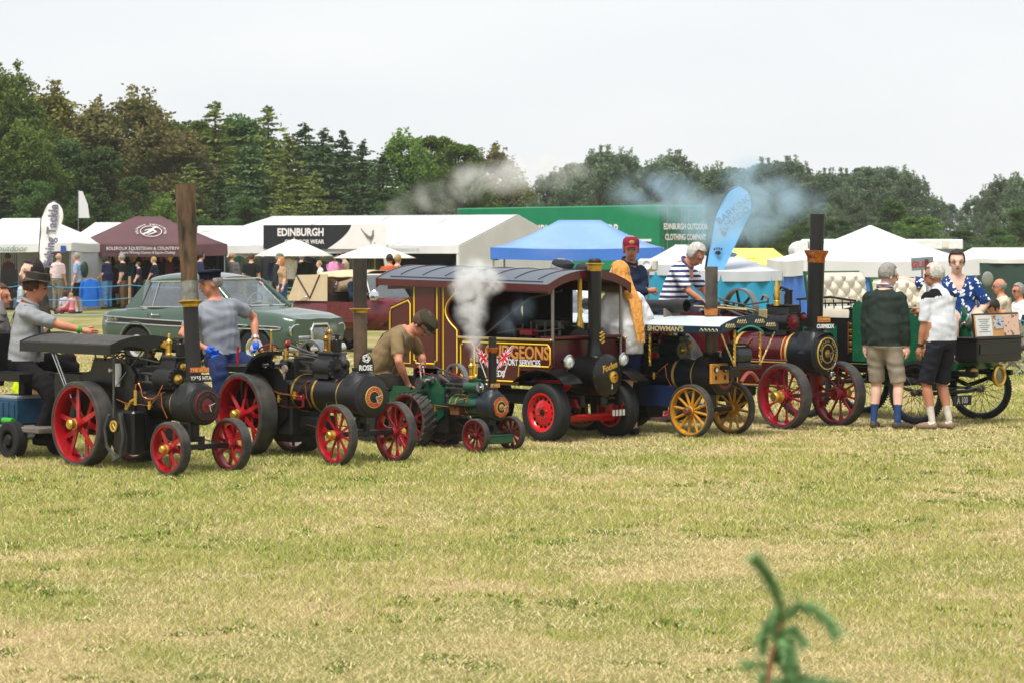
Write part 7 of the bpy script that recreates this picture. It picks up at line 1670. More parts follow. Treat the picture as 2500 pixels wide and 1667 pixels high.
    sm = o.modifiers.new('s', 'SMOOTH'); sm.factor = .5; sm.iterations = smooth
    dg = bpy.context.evaluated_depsgraph_get(); bm_ = bpy.data.meshes.new_from_object(o.evaluated_get(dg)); bpy.data.objects.remove(o); bpy.data.meshes.remove(me)
    nv, nf = len(bm_.vertices), len(bm_.polygons)
    cen = np.empty(nf * 3); bm_.polygons.foreach_get('center', cen); cen = cen.reshape(-1, 3)
    segs = [('head', hc + mh @ Vector((0, 0, -.05 * k)), hc + mh @ Vector((0, 0, .05 * k)), .09), ('neck', s2 + m2 @ Vector((0, 0, .055 * k)), nk, .05), ('torso', pv - Vector((0, 0, .05 * k)), s1, .135 * fat), ('torso2', s1, s2, .13)]
    for nm, a, c2, r_ in (('ua', SL, EL, .055), ('fa', EL, WL, .036), ('ua', SR, ER, .055), ('fa', ER, WR, .036), ('th', HL, KL, .08), ('sh', KL, AL, .05), ('th', HR, KR, .08), ('sh', KR, AR, .05)): segs.append((nm, a, c2, r_))
    for W_a, E_a in ((WL, EL), (WR, ER)): segs.append(('hand', W_a + (W_a - E_a).normalized() * .02 * k, W_a + (W_a - E_a).normalized() * .1 * k, .03))
    for Aa, F0 in ((AL, toes[0]), (AR, toes[1])): fd = Matrix.Rotation(F0, 3, 'Z') @ Vector((1, 0, 0)); segs.append(('foot', Aa + Vector((0, 0, -.045 * k)) - fd * .05 * k, Aa + Vector((0, 0, -.055 * k)) + fd * .18 * k, .045))
    best = np.full(nf, 1e9); idx = np.zeros(nf, int); par = np.zeros(nf)
    for i, (nm, a, c2, r_) in enumerate(segs):
        a_ = np.array(a); d_ = np.array(c2) - a_; t = np.clip(((cen - a_) @ d_) / (d_ @ d_), 0, 1); dist = np.linalg.norm(cen - a_ - t[:, None] * d_, axis=1) - r_ * k
        mk = dist < best; best[mk] = dist[mk]; idx[mk] = i; par[mk] = t[mk]
    mi = np.zeros(nf, np.int32)
    up1 = np.array(m1 @ Vector((0, 0, 1))); hgt = (cen - np.array(pv)) @ up1 / (.5 * k)
    upS = (cen - np.array(s2)) @ np.array(m2 @ Vector((0, 0, 1))); sdS = (cen - np.array(s2)) @ np.array(m2 @ Vector((0, 1, 0))); fwS = (cen - np.array(s2)) @ np.array(m2 @ Vector((1, 0, 0))); rdS = np.hypot(sdS, fwS)
    for i, (nm, a, c2, r_) in enumerate(segs):
        s = idx == i
        if nm in ('head', 'neck'): mi[s] = 0
        elif nm == 'torso': mi[s] = np.where(hgt[s] < (hem if hem is not None else belt), 2, 1)
        elif nm == 'torso2' and not yoke: mi[s] = np.where(((rdS[s] < .088 * k) & (upS[s] > 0)) | ((neckv > 0) & (upS[s] > -.03 * k - neckv) & (abs(sdS[s]) < .02 * k + .5 * (upS[s] + .03 * k + neckv)) & (fwS[s] > .02 * k)), 0, 1)
        elif nm == 'torso2': mi[s] = np.where((upS[s] > -.045 * k) & (abs(sdS[s]) > .07 * k), 6, 1) if yoke else 1
        elif nm == 'ua': mi[s] = np.where(par[s] < sleeve, np.where((upS[s] > -.06 * k) & (par[s] < .3), 6, 1) if yoke else 1, 0)
        elif nm == 'fa': mi[s] = np.where(1 + par[s] < sleeve, 1, 0)
        elif nm == 'hand': mi[s] = 5 if glove else 0
        elif nm == 'th':
            mi[s] = np.where(par[s] < leglen, 2, 0)
            if hem is not None: mi[s] = np.where((hgt[s] > hem) & (np.linalg.norm(cen[s] - np.array(pv), axis=1) < .26 * k), 1, mi[s])
        elif nm == 'sh':
            mi[s] = np.where(1 + par[s] < leglen, 2, np.where(par[s] > 1 - socklen, 4, 0)) if leglen < 1.95 else 2
        elif nm == 'foot': mi[s] = 3
    # fingers
    fb = MB()
    for S_a, E_a, W_a, s_ in ((SL, EL, WL, 1), (SR, ER, WR, -1)):
        d = (W_a - E_a).normalized(); out = (Vector((0, s_, 0)) - d * d.dot(Vector((0, s_, 0)))); out = out.normalized() if out.length > .05 else frame_of(d)[0]
        across = d.cross(out).normalized()           # thumb side toward +x when arm hangs
        if across.x < 0: across = -across
        c0 = W_a + d * .08 * k
        for q_, ln in ((-1.5, .060), (-.5, .075), (.5, .080), (1.5, .072)):
            p0 = c0 + across * q_ * .0165 * k; p1 = p0 + (d * (1 - .3 * curl) - out * .5 * curl) * ln * .5 * k; p2 = p1 + (d * (1 - 1.1 * curl) - out * 1.0 * curl).normalized() * ln * .5 * k
            fb.tube([p0 - d * .02 * k, p0, p1, p2], [.0095 * k, .0095 * k, .0088 * k, .0066 * k], 7)
        p0 = W_a + d * .035 * k + across * .024 * k; fb.tube([p0 - across * .012 * k, p0 + across * .018 * k + d * .02 * k, p0 + across * .024 * k + d * .055 * k - out * .02 * curl * k], [.012 * k, .011 * k, .008 * k], 7)
    vs = np.empty(nv * 3); bm_.vertices.foreach_get('co', vs)
    nr_ = np.empty(nv * 3); bm_.vertices.foreach_get('normal', nr_); wt = np.zeros(nv)
    for p, m_ in zip(bm_.polygons, mi):
        if m_ in (1, 2):
            for q in p.vertices: wt[q] = 1
    v_ = vs.reshape(-1, 3); sd_ = (sum(map(ord, label)) % 97) * .1; X_, Y_, Z_ = v_[:, 0] + sd_, v_[:, 1], v_[:, 2]
    fold = .003 * np.sin(33 * (Z_ + .4 * X_) + 5 * np.sin(13 * Y_ + 3) + 4 * np.sin(9 * X_)) * np.sin(41 * (Y_ * .7 + Z_ * .6) + 6 * np.sin(8 * X_ + 1)) + .0028 * np.sin(24 * X_ + 17 * Y_ + 5 * np.sin(14 * Z_))
    vs = (v_ + nr_.reshape(-1, 3) * (fold * wt * k)[:, None]).ravel()
    fin_mat = 5 if glove else 0
    allv = [tuple(x) for x in vs.reshape(-1, 3)] + fb.v
    faces = [tuple(p.vertices) for p in bm_.polygons] + [tuple(nv + i for i in f) for f in fb.f]
    me = bpy.data.meshes.new(name); me.from_pydata(allv, [], faces); me.polygons.foreach_set('material_index', list(mi) + [fin_mat] * len(fb.f)); me.polygons.foreach_set('use_smooth', [True] * len(faces))
    bpy.data.meshes.remove(bm_)
    for m_ in (skin, shirt, legs, shoe, sock or legs, glove or skin, yoke or shirt): me.materials.append(m_)
    me.update()
    ob = obj(name, me, None); ob.matrix_world = mtw; tag(ob, label, cat, group)
    def HB(): return MB()
    def hp(x, y, z): return hc + mh @ (Vector((x, y, z)) * k)
    # hair on the skull
    if hair:
        st, hm = hair[:2]; b = MB(); n, m_ = 26, 16; P_ = []; keep = []
        rs_ = random.Random(sum(map(ord, label)) % 1000)
        for i in range(m_ + 1):
            t = math.pi * i / m_; row = []
            for j in range(n):
                a = 2 * math.pi * j / n; x, y, z = math.sin(t) * math.cos(a), math.sin(t) * math.sin(a), math.cos(t)
                g = 1.045 + .04 * rs_.random() + (.09 if st in ('curly', 'bushy') else 0) * rs_.random()
                row.append((x * .098 * g - .010, y * .080 * g, z * .103 * g + .030))
            P_.append(row)
        vs_ = [hp(*p) for r_ in P_ for p in r_]; fs = []
        for i in range(m_):
            for j in range(n):
                ids = (i * n + j, (i + 1) * n + j, (i + 1) * n + (j + 1) % n, i * n + (j + 1) % n)
                cx = sum((P_[q_ // n][q_ % n][0]) for q_ in ids) / 4; cz = sum((P_[q_ // n][q_ % n][2]) for q_ in ids) / 4
                low = -.035 if st in ('short', 'bald') else -.05
                front = cz > .085 if st != 'bald' else False
                side_ok = cx < .028 and cz > low + max(0, cx) * 1.2
                if st == 'bald': ok = cx < .005 and low < cz < .055
                elif st == 'fringe': ok = cz > .055 or (cx < .03 and cz > -.06)
                else: ok = side_ok or front
                if ok: fs.append(ids)
        b.add(vs_, fs)
        ho = b.build('hair', hm, ob, ang=80); sd = ho.modifiers.new('t', 'SOLIDIFY'); sd.thickness = .007 * k; sd.offset = 1
        if st == 'long':
            L = hair[2] if len(hair) > 2 else .35; b = MB(); rsn = random.Random(5)
            bk = (.118 * (1 + .7 * (fat - 1)) * chest + loose + .022)
            for q_ in range(46):
                a = -1.25 + 2.5 * q_ / 45; p0 = hp(-.085 * math.cos(a) - .0, .085 * math.sin(a), .05 - .08 * rsn.random()); p1 = p0 + Vector((-.03 * math.cos(a), .03 * math.sin(a), -.12)) * k; ln = L * (.75 + .3 * rsn.random())
                p2 = s2 + m2 @ Vector((-bk * .9, math.sin(a) * .06 - .02, -.10)) * k; p3 = s2 + m2 @ Vector((-bk - .01, math.sin(a) * .04 - .05, -ln)) * k; p1 = p1.lerp(p2, .25)
                b.tube([p0, p1, p2, p3], [.016 * k, .02 * k, .019 * k, .005 * k], 7)
            b.build('long_hair', hm, ob)
        if st == 'bob':
            b = MB()
            for q_ in range(26):
                a = -1.9 + 3.8 * q_ / 25; p0 = hp(-.09 * math.cos(a) - .005, .082 * math.sin(a), .06); p1 = hp(-.102 * math.cos(a) - .005, .095 * math.sin(a), -.03); p2 = hp(-.09 * math.cos(a), .09 * math.sin(a), -.115)
                b.tube([p0, p1, p2], [.02 * k, .026 * k, .012 * k], 6)
            b.build('bobbed_hair', hm, ob)
    if face:
        ew = M('eye_dark', '#2a1f1a', rough=.2); b = MB()
        for s_ in (-1, 1): b.sph(hp(.083, s_ * .032, .004), (.009 * k, .011 * k, .0055 * k), 8, 6, mh)
        b.build('eyes', ew, ob)
        b = MB(); b.tube([hp(.086, -.024, -.066), hp(.095, 0, -.064), hp(.086, .024, -.066)], [.004 * k, .006 * k, .004 * k], 6); b.build('mouth', M('lips', '#8a4a42', rough=.5), ob)
        if hair or hat:
            hm = (hair or (0, H_GREY))[1]; b = MB()
            for s_ in (-1, 1): b.tube([hp(.090, s_ * .016, .030), hp(.092, s_ * .034, .036), hp(.080, s_ * .052, .030)], [.003 * k, .0036 * k, .002 * k], 5)
            b.build('eyebrows', hm, ob)
    if beard:
        b = MB(); b.sph(hp(.040, 0, -.085), (.049 * k, .052 * k, .044 * k), 14, 10, mh); b.build('beard', beard, ob)
    if glasses:
        b = MB(); gm = glasses
        for s_ in (-1, 1):
            b.tube([hp(.100 - .01 * abs(math.cos(a * .628)), s_ * .034 + .024 * math.cos(a * .628), .004 + .019 * math.sin(a * .628)) for a in range(10)], .0026 * k, 5, closed=True); b.tube([hp(.094, s_ * .058, .008), hp(.0, s_ * .086, .004)], .0035 * k, 5)
        b.tube([hp(.102, -.011, .006), hp(.102, .011, .006)], .0035 * k, 5); go = b.build('glasses', M('frame_dark', '#17151a', rough=.3), ob)
        if gm == 'dark':
            b = MB()
            for s_ in (-1, 1): b.sph(hp(.098, s_ * .034, .004), (.006 * k, .027 * k, .021 * k), 10, 8, mh)
            b.build('dark_lenses', M('lens_dark', '#0c0c0e', rough=.1), go)
    if hat:
        kind, hm = hat[0], hat[1]
        def ring(r1, r2, z, x=0, n=28): return [hp(x + r1 * math.cos(2 * math.pi * j / n), r2 * math.sin(2 * math.pi * j / n), z) for j in range(n)]
        b = MB()
        if kind == 'brim':
            b.rings([ring(.105, .090, .050), ring(.104, .090, .09), ring(.106, .092, .135), ring(.095, .080, .142, -.005), ring(.05, .035, .132, -.01)])
            P_ = [[hp((.10 + .095 * t) * math.cos(2 * math.pi * j / 32), (.088 + .085 * t) * math.sin(2 * math.pi * j / 32), .055 - .012 * t + .028 * t * math.sin(2 * math.pi * j / 32) ** 2 - .03 * t * abs(math.cos(2 * math.pi * j / 32))) for j in range(33)] for t in (0, .5, 1)]
            b.slab(P_, mh @ Vector((0, 0, .006))); ho = b.build('brimmed_hat', hm, ob)
            b = MB(); b.tube([hp(.1085 * math.cos(2 * math.pi * j / 24), .0945 * math.sin(2 * math.pi * j / 24), .068) for j in range(24)], .007 * k, 6, closed=True); b.build('hat_band', M('band_braid', '#5c5348', rough=.9), ho)
        elif kind == 'flat':
            b.rings([ring(.102, .088, .045), ring(.118, .100, .075, .008), ring(.120, .098, .10, .012), ring(.09, .075, .128, .0), ring(.03, .03, .137, -.01)]); b.slab([[hp(.085 + .06 * t, -.07 + .14 * j / 6, .062 - .018 * t - .05 * ((j - 3) / 3) ** 2 * (1 - .3 * t)) for j in range(7)] for t in (0, .5, 1)], mh @ Vector((0, 0, .012))); b.build('flat_cap', hm, ob)
        elif kind == 'peak':   # sailor style cap: band, wide flat crown, short peak
            b.rings([ring(.102, .088, .040), ring(.104, .090, .085)]); b.rings([ring(.104, .090, .083), ring(.118, .110, .115, .0), ring(.108, .100, .128), ring(.04, .04, .132)]); ho = b.build('sailor_cap', hm, ob)
            b = MB(); b.slab([[hp(.085 + .055 * t * (1 - .35 * ((j - 3) / 3) ** 2), -.075 + .15 * j / 6, .052 - .02 * t - .012 * ((j - 3) / 3) ** 2) for j in range(7)] for t in (0, .5, 1)], mh @ Vector((0, 0, .006))); b.build('peak', SHOEB, ho)
        elif kind == 'ball':
            b.rings([ring(.103, .088, .040), ring(.106, .091, .070), ring(.098, .084, .105), ring(.07, .06, .130), ring(.02, .02, .140)]); ho = b.build('baseball_cap', hm, ob)
            b = MB(); b.slab([[hp(.085 + .075 * t * (1 - .25 * ((j - 3) / 3) ** 2), -.075 + .15 * j / 6, .052 - .012 * t - .022 * ((j - 3) / 3) ** 2) for j in range(7)] for t in (0, .5, 1)], mh @ Vector((0, 0, .006))); b.build('peak', hm, ho)
            if len(hat) > 2:
                b = MB(); b.sph(hp(.102, 0, .085), (.006 * k, .03 * k, .022 * k), 12, 8, mh); b.build('cap_badge', hat[2], ho)
        elif kind == 'beanie':
            b.rings([ring(.104, .089, .02), ring(.108, .093, .06), ring(.095, .082, .11), ring(.06, .05, .14), ring(.015, .015, .146)]); b.build('knit_hat', hm, ob)
    if collar:
        b = MB(); b.tube([s2 + m2 @ Vector((.075 * k * math.cos(2 * math.pi * j / 20) + .004, .078 * k * math.sin(2 * math.pi * j / 20), (.055 - .03 * math.cos(2 * math.pi * j / 20)) * k)) for j in range(20)], .016 * k, 7, closed=True); b.build('collar', collar, ob)
    ob['_'] = 0; del ob['_']
    J = dict(SL=SL, SR=SR, EL=EL, ER=ER, WL=WL, WR=WR, s1=s1, s2=s2, pv=pv, hc=hc, m1=m1, m2=m2, mh=mh, k=k, hp=hp, AL=AL, AR=AR)
    return ob, J
def straps(ob, J, mat, d=.135, w=.18):
    """braces over the shoulders"""
    k, m1, m2 = J['k'], J['m1'], J['m2']
    for s_ in (-1, 1):
        b = MB(); P_ = []
        for (base, m, x, y, z) in ((J['pv'], m1, .15, .09, .06), (J['s1'], m1, .148, .095, .0), (J['s2'], m2, .125, .10, -.10), (J['s2'], m2, .06, .11, -.002), (J['s2'], m2, -.02, .11, .018), (J['s2'], m2, -.11, .09, -.06), (J['s1'], m2, -.14, .05, .05), (J['pv'], m1, -.15, .03 if s_ > 0 else .03, .08)):
            c = base + m @ Vector((x * k, s_ * y * k, z * k)); P_.append([c + m @ Vector((0, -.018, 0)) * k, c + m @ Vector((0, .018, 0)) * k])
        b.slab(P_, m2 @ Vector((0, 0, .006))); b.build('brace_strap', mat, ob)
def cuff(ob, J, which, t, r, w, mat, nm):
    a, c2 = (J['ER'], J['WR']) if which == 'R' else (J['EL'], J['WL']); p = a.lerp(c2, t); d = (c2 - a).normalized()
    b = MB(); b.lathe([(r, -w / 2), (r + .005, -w / 2), (r + .005, w / 2), (r, w / 2)], p, d, 18, closed=True); b.build(nm, mat, ob)
def world_xy(O, th, x, y=0.0):
    t = R(th); return Vector((O[0] + x * math.cos(t) + y * math.sin(t), O[1] - x * math.sin(t) + y * math.cos(t), 0))
GREYP = cloth('polo_grey', '#8f9195', bump=.45, bs=9); GREYT = cloth('tee_grey', '#888d96', bump=.45, bs=8); NAVYTR = cloth('trouser_navy', '#1f2c4f', bump=.6, bs=7); BLACKTR = cloth('trouser_black', '#1d1b1d', bump=.45, bs=8); KHAKI = cloth('tee_khaki', '#7d6a4c', bump=.45, bs=8); OLIVEB = cloth('work_black', '#26231f', bump=.45, bs=8)
NAVYOV = cloth('overall_navy', '#1e2a41', bump=.8, bs=8); STRIPE = bands('polo_stripe', '#e6e6ea', '#3a4066', 17, 'Z', .5); WHITEB = cloth('blouse_white', '#d6d6d8', bump=.6, bs=9); SWEAT = cloth('jumper_green', '#2b3430', bump=.4, bs=12); SHORTK = spots('shorts_khaki', '#9a8f80', '#7b705f', 26, .12); POLOW = cloth('polo_white', '#cfd2d9', bump=.5, bs=8); SHORTN = cloth('shorts_navy', '#25262f', bump=.5, bs=8); HAWAII = spots('hawaiian', '#1d3c73', '#dfe3ea', 15, .36); DENIM = cloth('denim', '#2f4c74', bump=.5); BLUEGLOVE = M('glove_blue', '#1f5fd0', rough=.7, var=.15); BROWNSH = cloth('tee_dark', '#3b3532')
# 1 driver in the brimmed hat
p1 = XY(58, 24.85)
d1, J = person('man in dark brimmed hat and grey polo shirt reaching over the canopy', p1, R(3), 1.80, pelvis=.86, bend=.06, bend2=.06, head=(R(8), R(8), 0), RH=(.74, -.13, 1.11), RP=(.2, -.3, -1), LH=(.35, .22, .95), LP=(0, .5, -1), LF=(.42, .16, .46), RF=(.17, -.27, .20), RK=(1, -.25, .5), skin=SK2, shirt=GREYP, legs=BLACKTR, shoe=SHOEB, sleeve=.95, belt=.05, fat=1.18, hair=('short', H_BROWN), hat=('brim', M('hat_leather', '#2f2a24', rough=.8, var=.3)), loose=.02, collar=GREYP)
straps(d1, J, M('strap_black', '#1d1d1f', rough=.7)); cuff(d1, J, 'R', .88, .032, .03, M('lime_plastic'), 'green_wristband')
# 2 woman with hi-vis waist
person('smiling dark haired woman in brown top and yellow hi-vis vest', XY(93, 26.8), R(200), 1.87, LF=(0, .12, .085), head=(R(15), R(-4), R(-6)), skin=SK3, shirt=BROWNSH, legs=cloth('hivis', '#c8e018', bump=.3), sleeve=.9, belt=.16, fem=1, fat=1.05, hair=('bob', H_DARK), RH=(.12, -.30, .95), LH=(.15, .28, .98))
# 3 person at the left edge: raised grey arm, jeans, sandals
e3, J = person('seated person in grey hooded top and cropped jeans with one arm raised to the face', XY(-18, 25.6), R(-15), 1.68, pelvis=.80, bend=.05, RH=(.16, -.20, 1.44), RP=(.6, -.6, -.8), LH=(.25, .2, .9), LF=(.42, .10, .40), RF=(.40, -.14, .37), skin=SK2, shirt=cloth('hood_grey', '#6a6769'), legs=DENIM, shoe=M('sandal_taupe', '#6b6055', rough=.8), sleeve=1.85, leglen=1.55, fem=1, hair=('bob', H_BROWN), fat=1.1)
# 4 driver in sailor cap
p4 = world_xy((-1.307, 23.896), 50, -2.30)
d4, J = person('man in navy sailor cap, grey T-shirt and blue gloves sitting behind the brown chimney engine', p4, R(-62), 1.78, pelvis=.90, bend=-.05, bend2=.05, side=.17, twist=.12, head=(R(-95), R(5), 0), RH=(.18, -.26, .98), RP=(-.3, -1, -.1), LH=(.02, .33, 1.03), LP=(-.5, 1, .1), LF=(.62, .34, .40), RF=(.42, -.20, .36), LK=(.6, .5, 1), RK=(1, -.2, 1), skin=SK2, shirt=GREYT, legs=NAVYTR, glove=BLUEGLOVE, sleeve=.72, belt=.02, fat=1.12, hair=('bald', H_GREY), hat=('peak', cloth('cap_navy', '#171b2a')), loose=.022, curl=.7, chest=1.05)
cuff(d4, J, 'L', .86, .033, .03, M('watch_steel', '#c9c6be', rough=.3, metal=.8), 'wrist_watch')
# 5 stooping man in flat cap
p5 = XY(922, 26.5)
d5, J = person('stooping man in olive flat cap, khaki T-shirt and grey braces tending the small green engine', p5, R(-18), 1.80, pelvis=.68, bend=.48, bend2=.38, side=.0, head=(R(-8), R(52), 0), RH=(.40, -.22, .60), RP=(.2, -1, -.3), LH=(.42, .16, .78), LP=(0, 1, -.5), LF=(.42, .16, .10), RF=(.36, -.20, .10), skin=SK2, shirt=KHAKI, legs=OLIVEB, sleeve=.78, belt=.0, fat=1.2, hair=('short', H_BROWN), hat=('flat', cloth('cap_olive', '#3d3a2c')), glasses='dark', loose=.022, chest=1.08)
straps(d5, J, M('strap_grey', '#8b8583', rough=.8))
# his stool
b = MB(); b.box((0, 0, .50), (.42, .42, .06), None, .02); b.box((0, 0, .25), (.3, .3, .46), None, .02); o_ = b.build('driving_truck', SEATB); o_.location = p5 + Vector((0, .0, 0)); o_.rotation_euler = (0, 0, R(-47)); tag(o_, 'low black padded driving truck under the stooping man', 'truck')
# 6 red haired woman
d6, J = person('woman with very long ginger hair in white blouse standing beside the steam lorry', XY(1524, 27.5), R(118), 1.80, LF=(0, .11, .085), head=(R(25), R(4), 0), RH=(.22, -.26, 1.10), LH=(.26, .22, 1.06), skin=SK3, shirt=WHITEB, legs=cloth('skirt_navy', '#1f2850'), sleeve=1.15, leglen=.75, belt=.05, hem=-.22, fem=1, fat=1.4, chest=1.16, hair=('long', H_GINGER, .50), loose=.03, legloose=.03)
# 7 two men behind the lorry
person('man in grey shirt and dark flat cap standing behind the lorry cab', XY(1356, 28.9), R(60), 1.83, head=(R(-70), R(6), 0), RH=(.3, -.2, 1.0), skin=SK2, shirt=cloth('shirt_grey', '#8a8c92'), legs=BLACKTR, sleeve=1.0, fat=1.15, hair=('short', H_GREY), hat=('flat', cloth('cap_charcoal', '#34373c')))
person('person in white shirt and dark cap standing behind the brass vent pipe', XY(1412, 29.4), R(20), 1.72, head=(R(-50), 0, 0), skin=SK2, shirt=cloth('shirt_white', '#dcdcdc'), legs=BLACKTR, sleeve=1.0, fat=1.2, hair=('short', H_DARK), hat=('flat', cloth('cap_charcoal')))
# 8, 9 men riding on the maroon engine
MO = (3.228, 28.684)
p8_ = world_xy(MO, 45, -2.42, -.30); d8, J = person('man in maroon baseball cap and navy overalls sitting with folded arms', p8_, R(-50), 1.86, pelvis=1.19, bend=.02, bend2=.1, head=(R(-38), R(6), 0), RH=(.23, .12, 1.44), LH=(.20, -.15, 1.46), RP=(.1, -1, -.5), LP=(.1, 1, -.5), LF=(.52, .10, .85), RF=(.55, -.12, .85), skin=SK4, shirt=NAVYOV, legs=NAVYOV, sleeve=1.9, fat=1.3, chest=1.16, hair=('short', H_GREY), hat=('ball', cloth('cap_maroon', '#7c2236'), M('badge_gold', '#b0893c')), collar=NAVYOV)
p9 = world_xy(MO, 45, -2.30, .30); d9, J = person('white haired man in navy and white striped polo shirt leaning to the controls', p9, R(-28), 1.78, pelvis=1.24, bend=.28, bend2=.22, head=(R(-5), R(38), 0), RH=(.50, -.10, 1.28), RP=(0, -.8, -.6), LH=(.50, .16, 1.26), LP=(0, .8, -.6), LF=(.50, .12, .85), RF=(.50, -.12, .85), skin=SK2, shirt=STRIPE, legs=cloth('jeans_dark', '#2b3346'), sleeve=.85, fat=1.15, hair=('bushy', H_WHITE), neckv=.06, collar=cloth('collar_navy', '#4a4f70'), loose=.02)
# 10, 11 the two men standing by the veteran car
d10, J = person('grey haired man in dark green jumper and khaki shorts standing with hands in pockets', G(2157, 1046), R(62), 1.75, LF=(.02, .12, .085), RF=(-.01, -.16, .085), head=(R(-42), R(8), 0), LH=(.08, .235, .86), RH=(.08, -.235, .86), LP=(-.5, 1, 0), RP=(-.5, -1, 0), toes=(R(5), R(-35)), skin=SK3, shirt=SWEAT, legs=SHORTK, shoe=SHOE, sock=cloth('sock_blue', '#2f4470'), socklen=.42, sleeve=1.95, leglen=.98, belt=.02, hem=-.14, fat=1.14, hair=('short', H_GREY), glasses='clear', loose=.016, legloose=.016, collar=bands('collar_check', '#c9cbe0', '#3f4470', 40, 'Z', .5))
d11, J = person('white haired man in white polo shirt with black shoulders and navy shorts', G(2297, 1047), R(128), 1.75, LF=(.03, .10, .085), RF=(-.02, -.11, .085), head=(R(28), R(4), 0), LH=(.10, .23, .80), LP=(-1, .4, -.2), RH=(.34, -.10, 1.22), RP=(-.3, -.6, -1), toes=(R(12), R(-8)), skin=SK4, shirt=POLOW, legs=SHORTN, shoe=M('shoe_tan', '#8c7462', rough=.8), sock=cloth('sock_white', '#cfc6b8'), socklen=.38, sleeve=.92, leglen=1.0, belt=.02, hem=-.02, fat=1.14, hair=('short', H_WHITE), glasses='clear', loose=.02, legloose=.016, yoke=cloth('cloth_black', '#16171a'))
cuff(d11, J, 'L', .9, .031, .028, SHOEB, 'wrist_watch')
# 12 man in the flowered shirt, in the car
d12, J = person('dark haired man in glasses and blue flowered shirt sitting in the veteran car', XY(2340, 30.15), R(-88), 1.82, pelvis=1.06, bend=.06, side=.06, head=(R(-6), R(4), 0), RH=(-.02, -.86, 1.60), RP=(-.2, 0, -1), LH=(.18, .12, 1.13), LP=(-.2, 1, -.4), LF=(.40, .14, .72), RF=(.40, -.12, .72), skin=SK3, shirt=HAWAII, legs=cloth('shorts_sage', '#9caf97'), shoe=SHOE, sleeve=.95, leglen=1.0, fat=1.14, hair=('short', hairm('darkbrown', '#2a1c14')), glasses='clear', neckv=.08, hem=-.1, loose=.022)
# 13 occupants of the parked cars
person('passenger with dark hair behind the saloon windscreen', world_xy(O_, 34.5, .02, .30), -TH, 1.45, pelvis=.72, LF=(.5, .12, .5), RF=(.5, -.12, .5), skin=SK3, shirt=cloth('tee_pale', '#9aa0aa'), legs=DENIM, hair=('bob', H_BROWN), vox=.018)
person('bearded driver in pale cap and navy suit inside the tourer', world_xy(XY(905, 49.5), 38, -.02, -.32), R(-60), 1.72, pelvis=.80, head=(R(-10), 0, 0), LF=(.45, .12, .6), RF=(.45, -.12, .6), RH=(.34, -.12, 1.05), LH=(.34, .2, 1.0), skin=SK, shirt=cloth('suit_navy', '#20293c'), legs=BLACKTR, sleeve=1.95, hair=('short', H_WHITE), hat=('flat', cloth('cap_stone', '#8d8a84')), beard=H_WHITE, glasses='clear', vox=.016)
# ---------------------------------------------------------------- white dog on the car seat
def dog():
    b = MB(); o3 = Vector((0, 0, 0))
    b.tube([(-.16, 0, .10), (-.08, 0, .16), (.02, 0, .26), (.06, 0, .34)], [.085, .10, .09, .065], 14); b.sph((-.14, 0, .09), (.11, .10, .09), 12, 8)
    b.sph((.09, 0, .42), (.075, .072, .07), 14, 10); b.tube([(.12, 0, .405), (.17, 0, .395), (.20, 0, .39)], [.045, .034, .024], 10); b.tube([(.12, 0, .375), (.165, 0, .355), (.185, 0, .35)], [.03, .022, .014], 8)
    for s_ in (-1, 1):
        b.tube([(.07, s_ * .045, .47), (.06, s_ * .055, .515), (.055, s_ * .058, .55)], [.026, .02, .005], 7)
        b.tube([(.05, s_ * .055, .26), (.075, s_ * .055, .13), (.07, s_ * .055, .03), (.11, s_ * .055, .015)], [.042, .030, .024, .022], 9)
        b.tube([(-.12, s_ * .08, .12), (-.02, s_ * .10, .10), (-.08, s_ * .10, .04), (.02, s_ * .10, .016)], [.06, .05, .03, .024], 9)
    b.tube([(-.22, 0, .10), (-.28, 0, .16), (-.29, 0, .23)], [.03, .025, .01], 7)
    me = b.mesh('d', smooth=False); o = bpy.data.objects.new('d', me); C.objects.link(o)
    rm = o.modifiers.new('r', 'REMESH'); rm.mode = 'VOXEL'; rm.voxel_size = .012; sm = o.modifiers.new('s', 'SMOOTH'); sm.iterations = 3
    dg = bpy.context.evaluated_depsgraph_get(); m2 = bpy.data.meshes.new_from_object(o.evaluated_get(dg)); bpy.data.objects.remove(o)
    m2.polygons.foreach_set('use_smooth', [True] * len(m2.polygons)); m2.name = 'dog'
    ob = obj('dog', m2, M('fur_white', '#dcd8d0', rough=.9, var=.12, vs=40, bump=.6, bs=70)); ob.location = XY(2268, 30.05, 1.20); ob.rotation_euler = (0, 0, R(-75)); tag(ob, 'small white terrier sitting on the veteran car seat with tongue out', 'dog')
    b = MB(); b.sph((.205, 0, .395), (.014, .016, .012), 8, 6)
    for s_ in (-1, 1): b.sph((.145, s_ * .032, .43), .009, 8, 6)
    b.build('nose_and_eyes', BLKG, ob); b = MB(); b.tube([(.17, 0, .365), (.195, 0, .345), (.20, 0, .32)], [.012, .014, .008], 7); b.build('tongue', M('tongue_pink', '#c05a62', rough=.4), ob)
    b = MB(); b.tube([(.05 + .068 * math.cos(a * .524), .068 * math.sin(a * .524), .335 - .03 * math.cos(a * .524)) for a in range(12)], .009, 6, closed=True); b.build('red_collar', RED, ob)
dog()
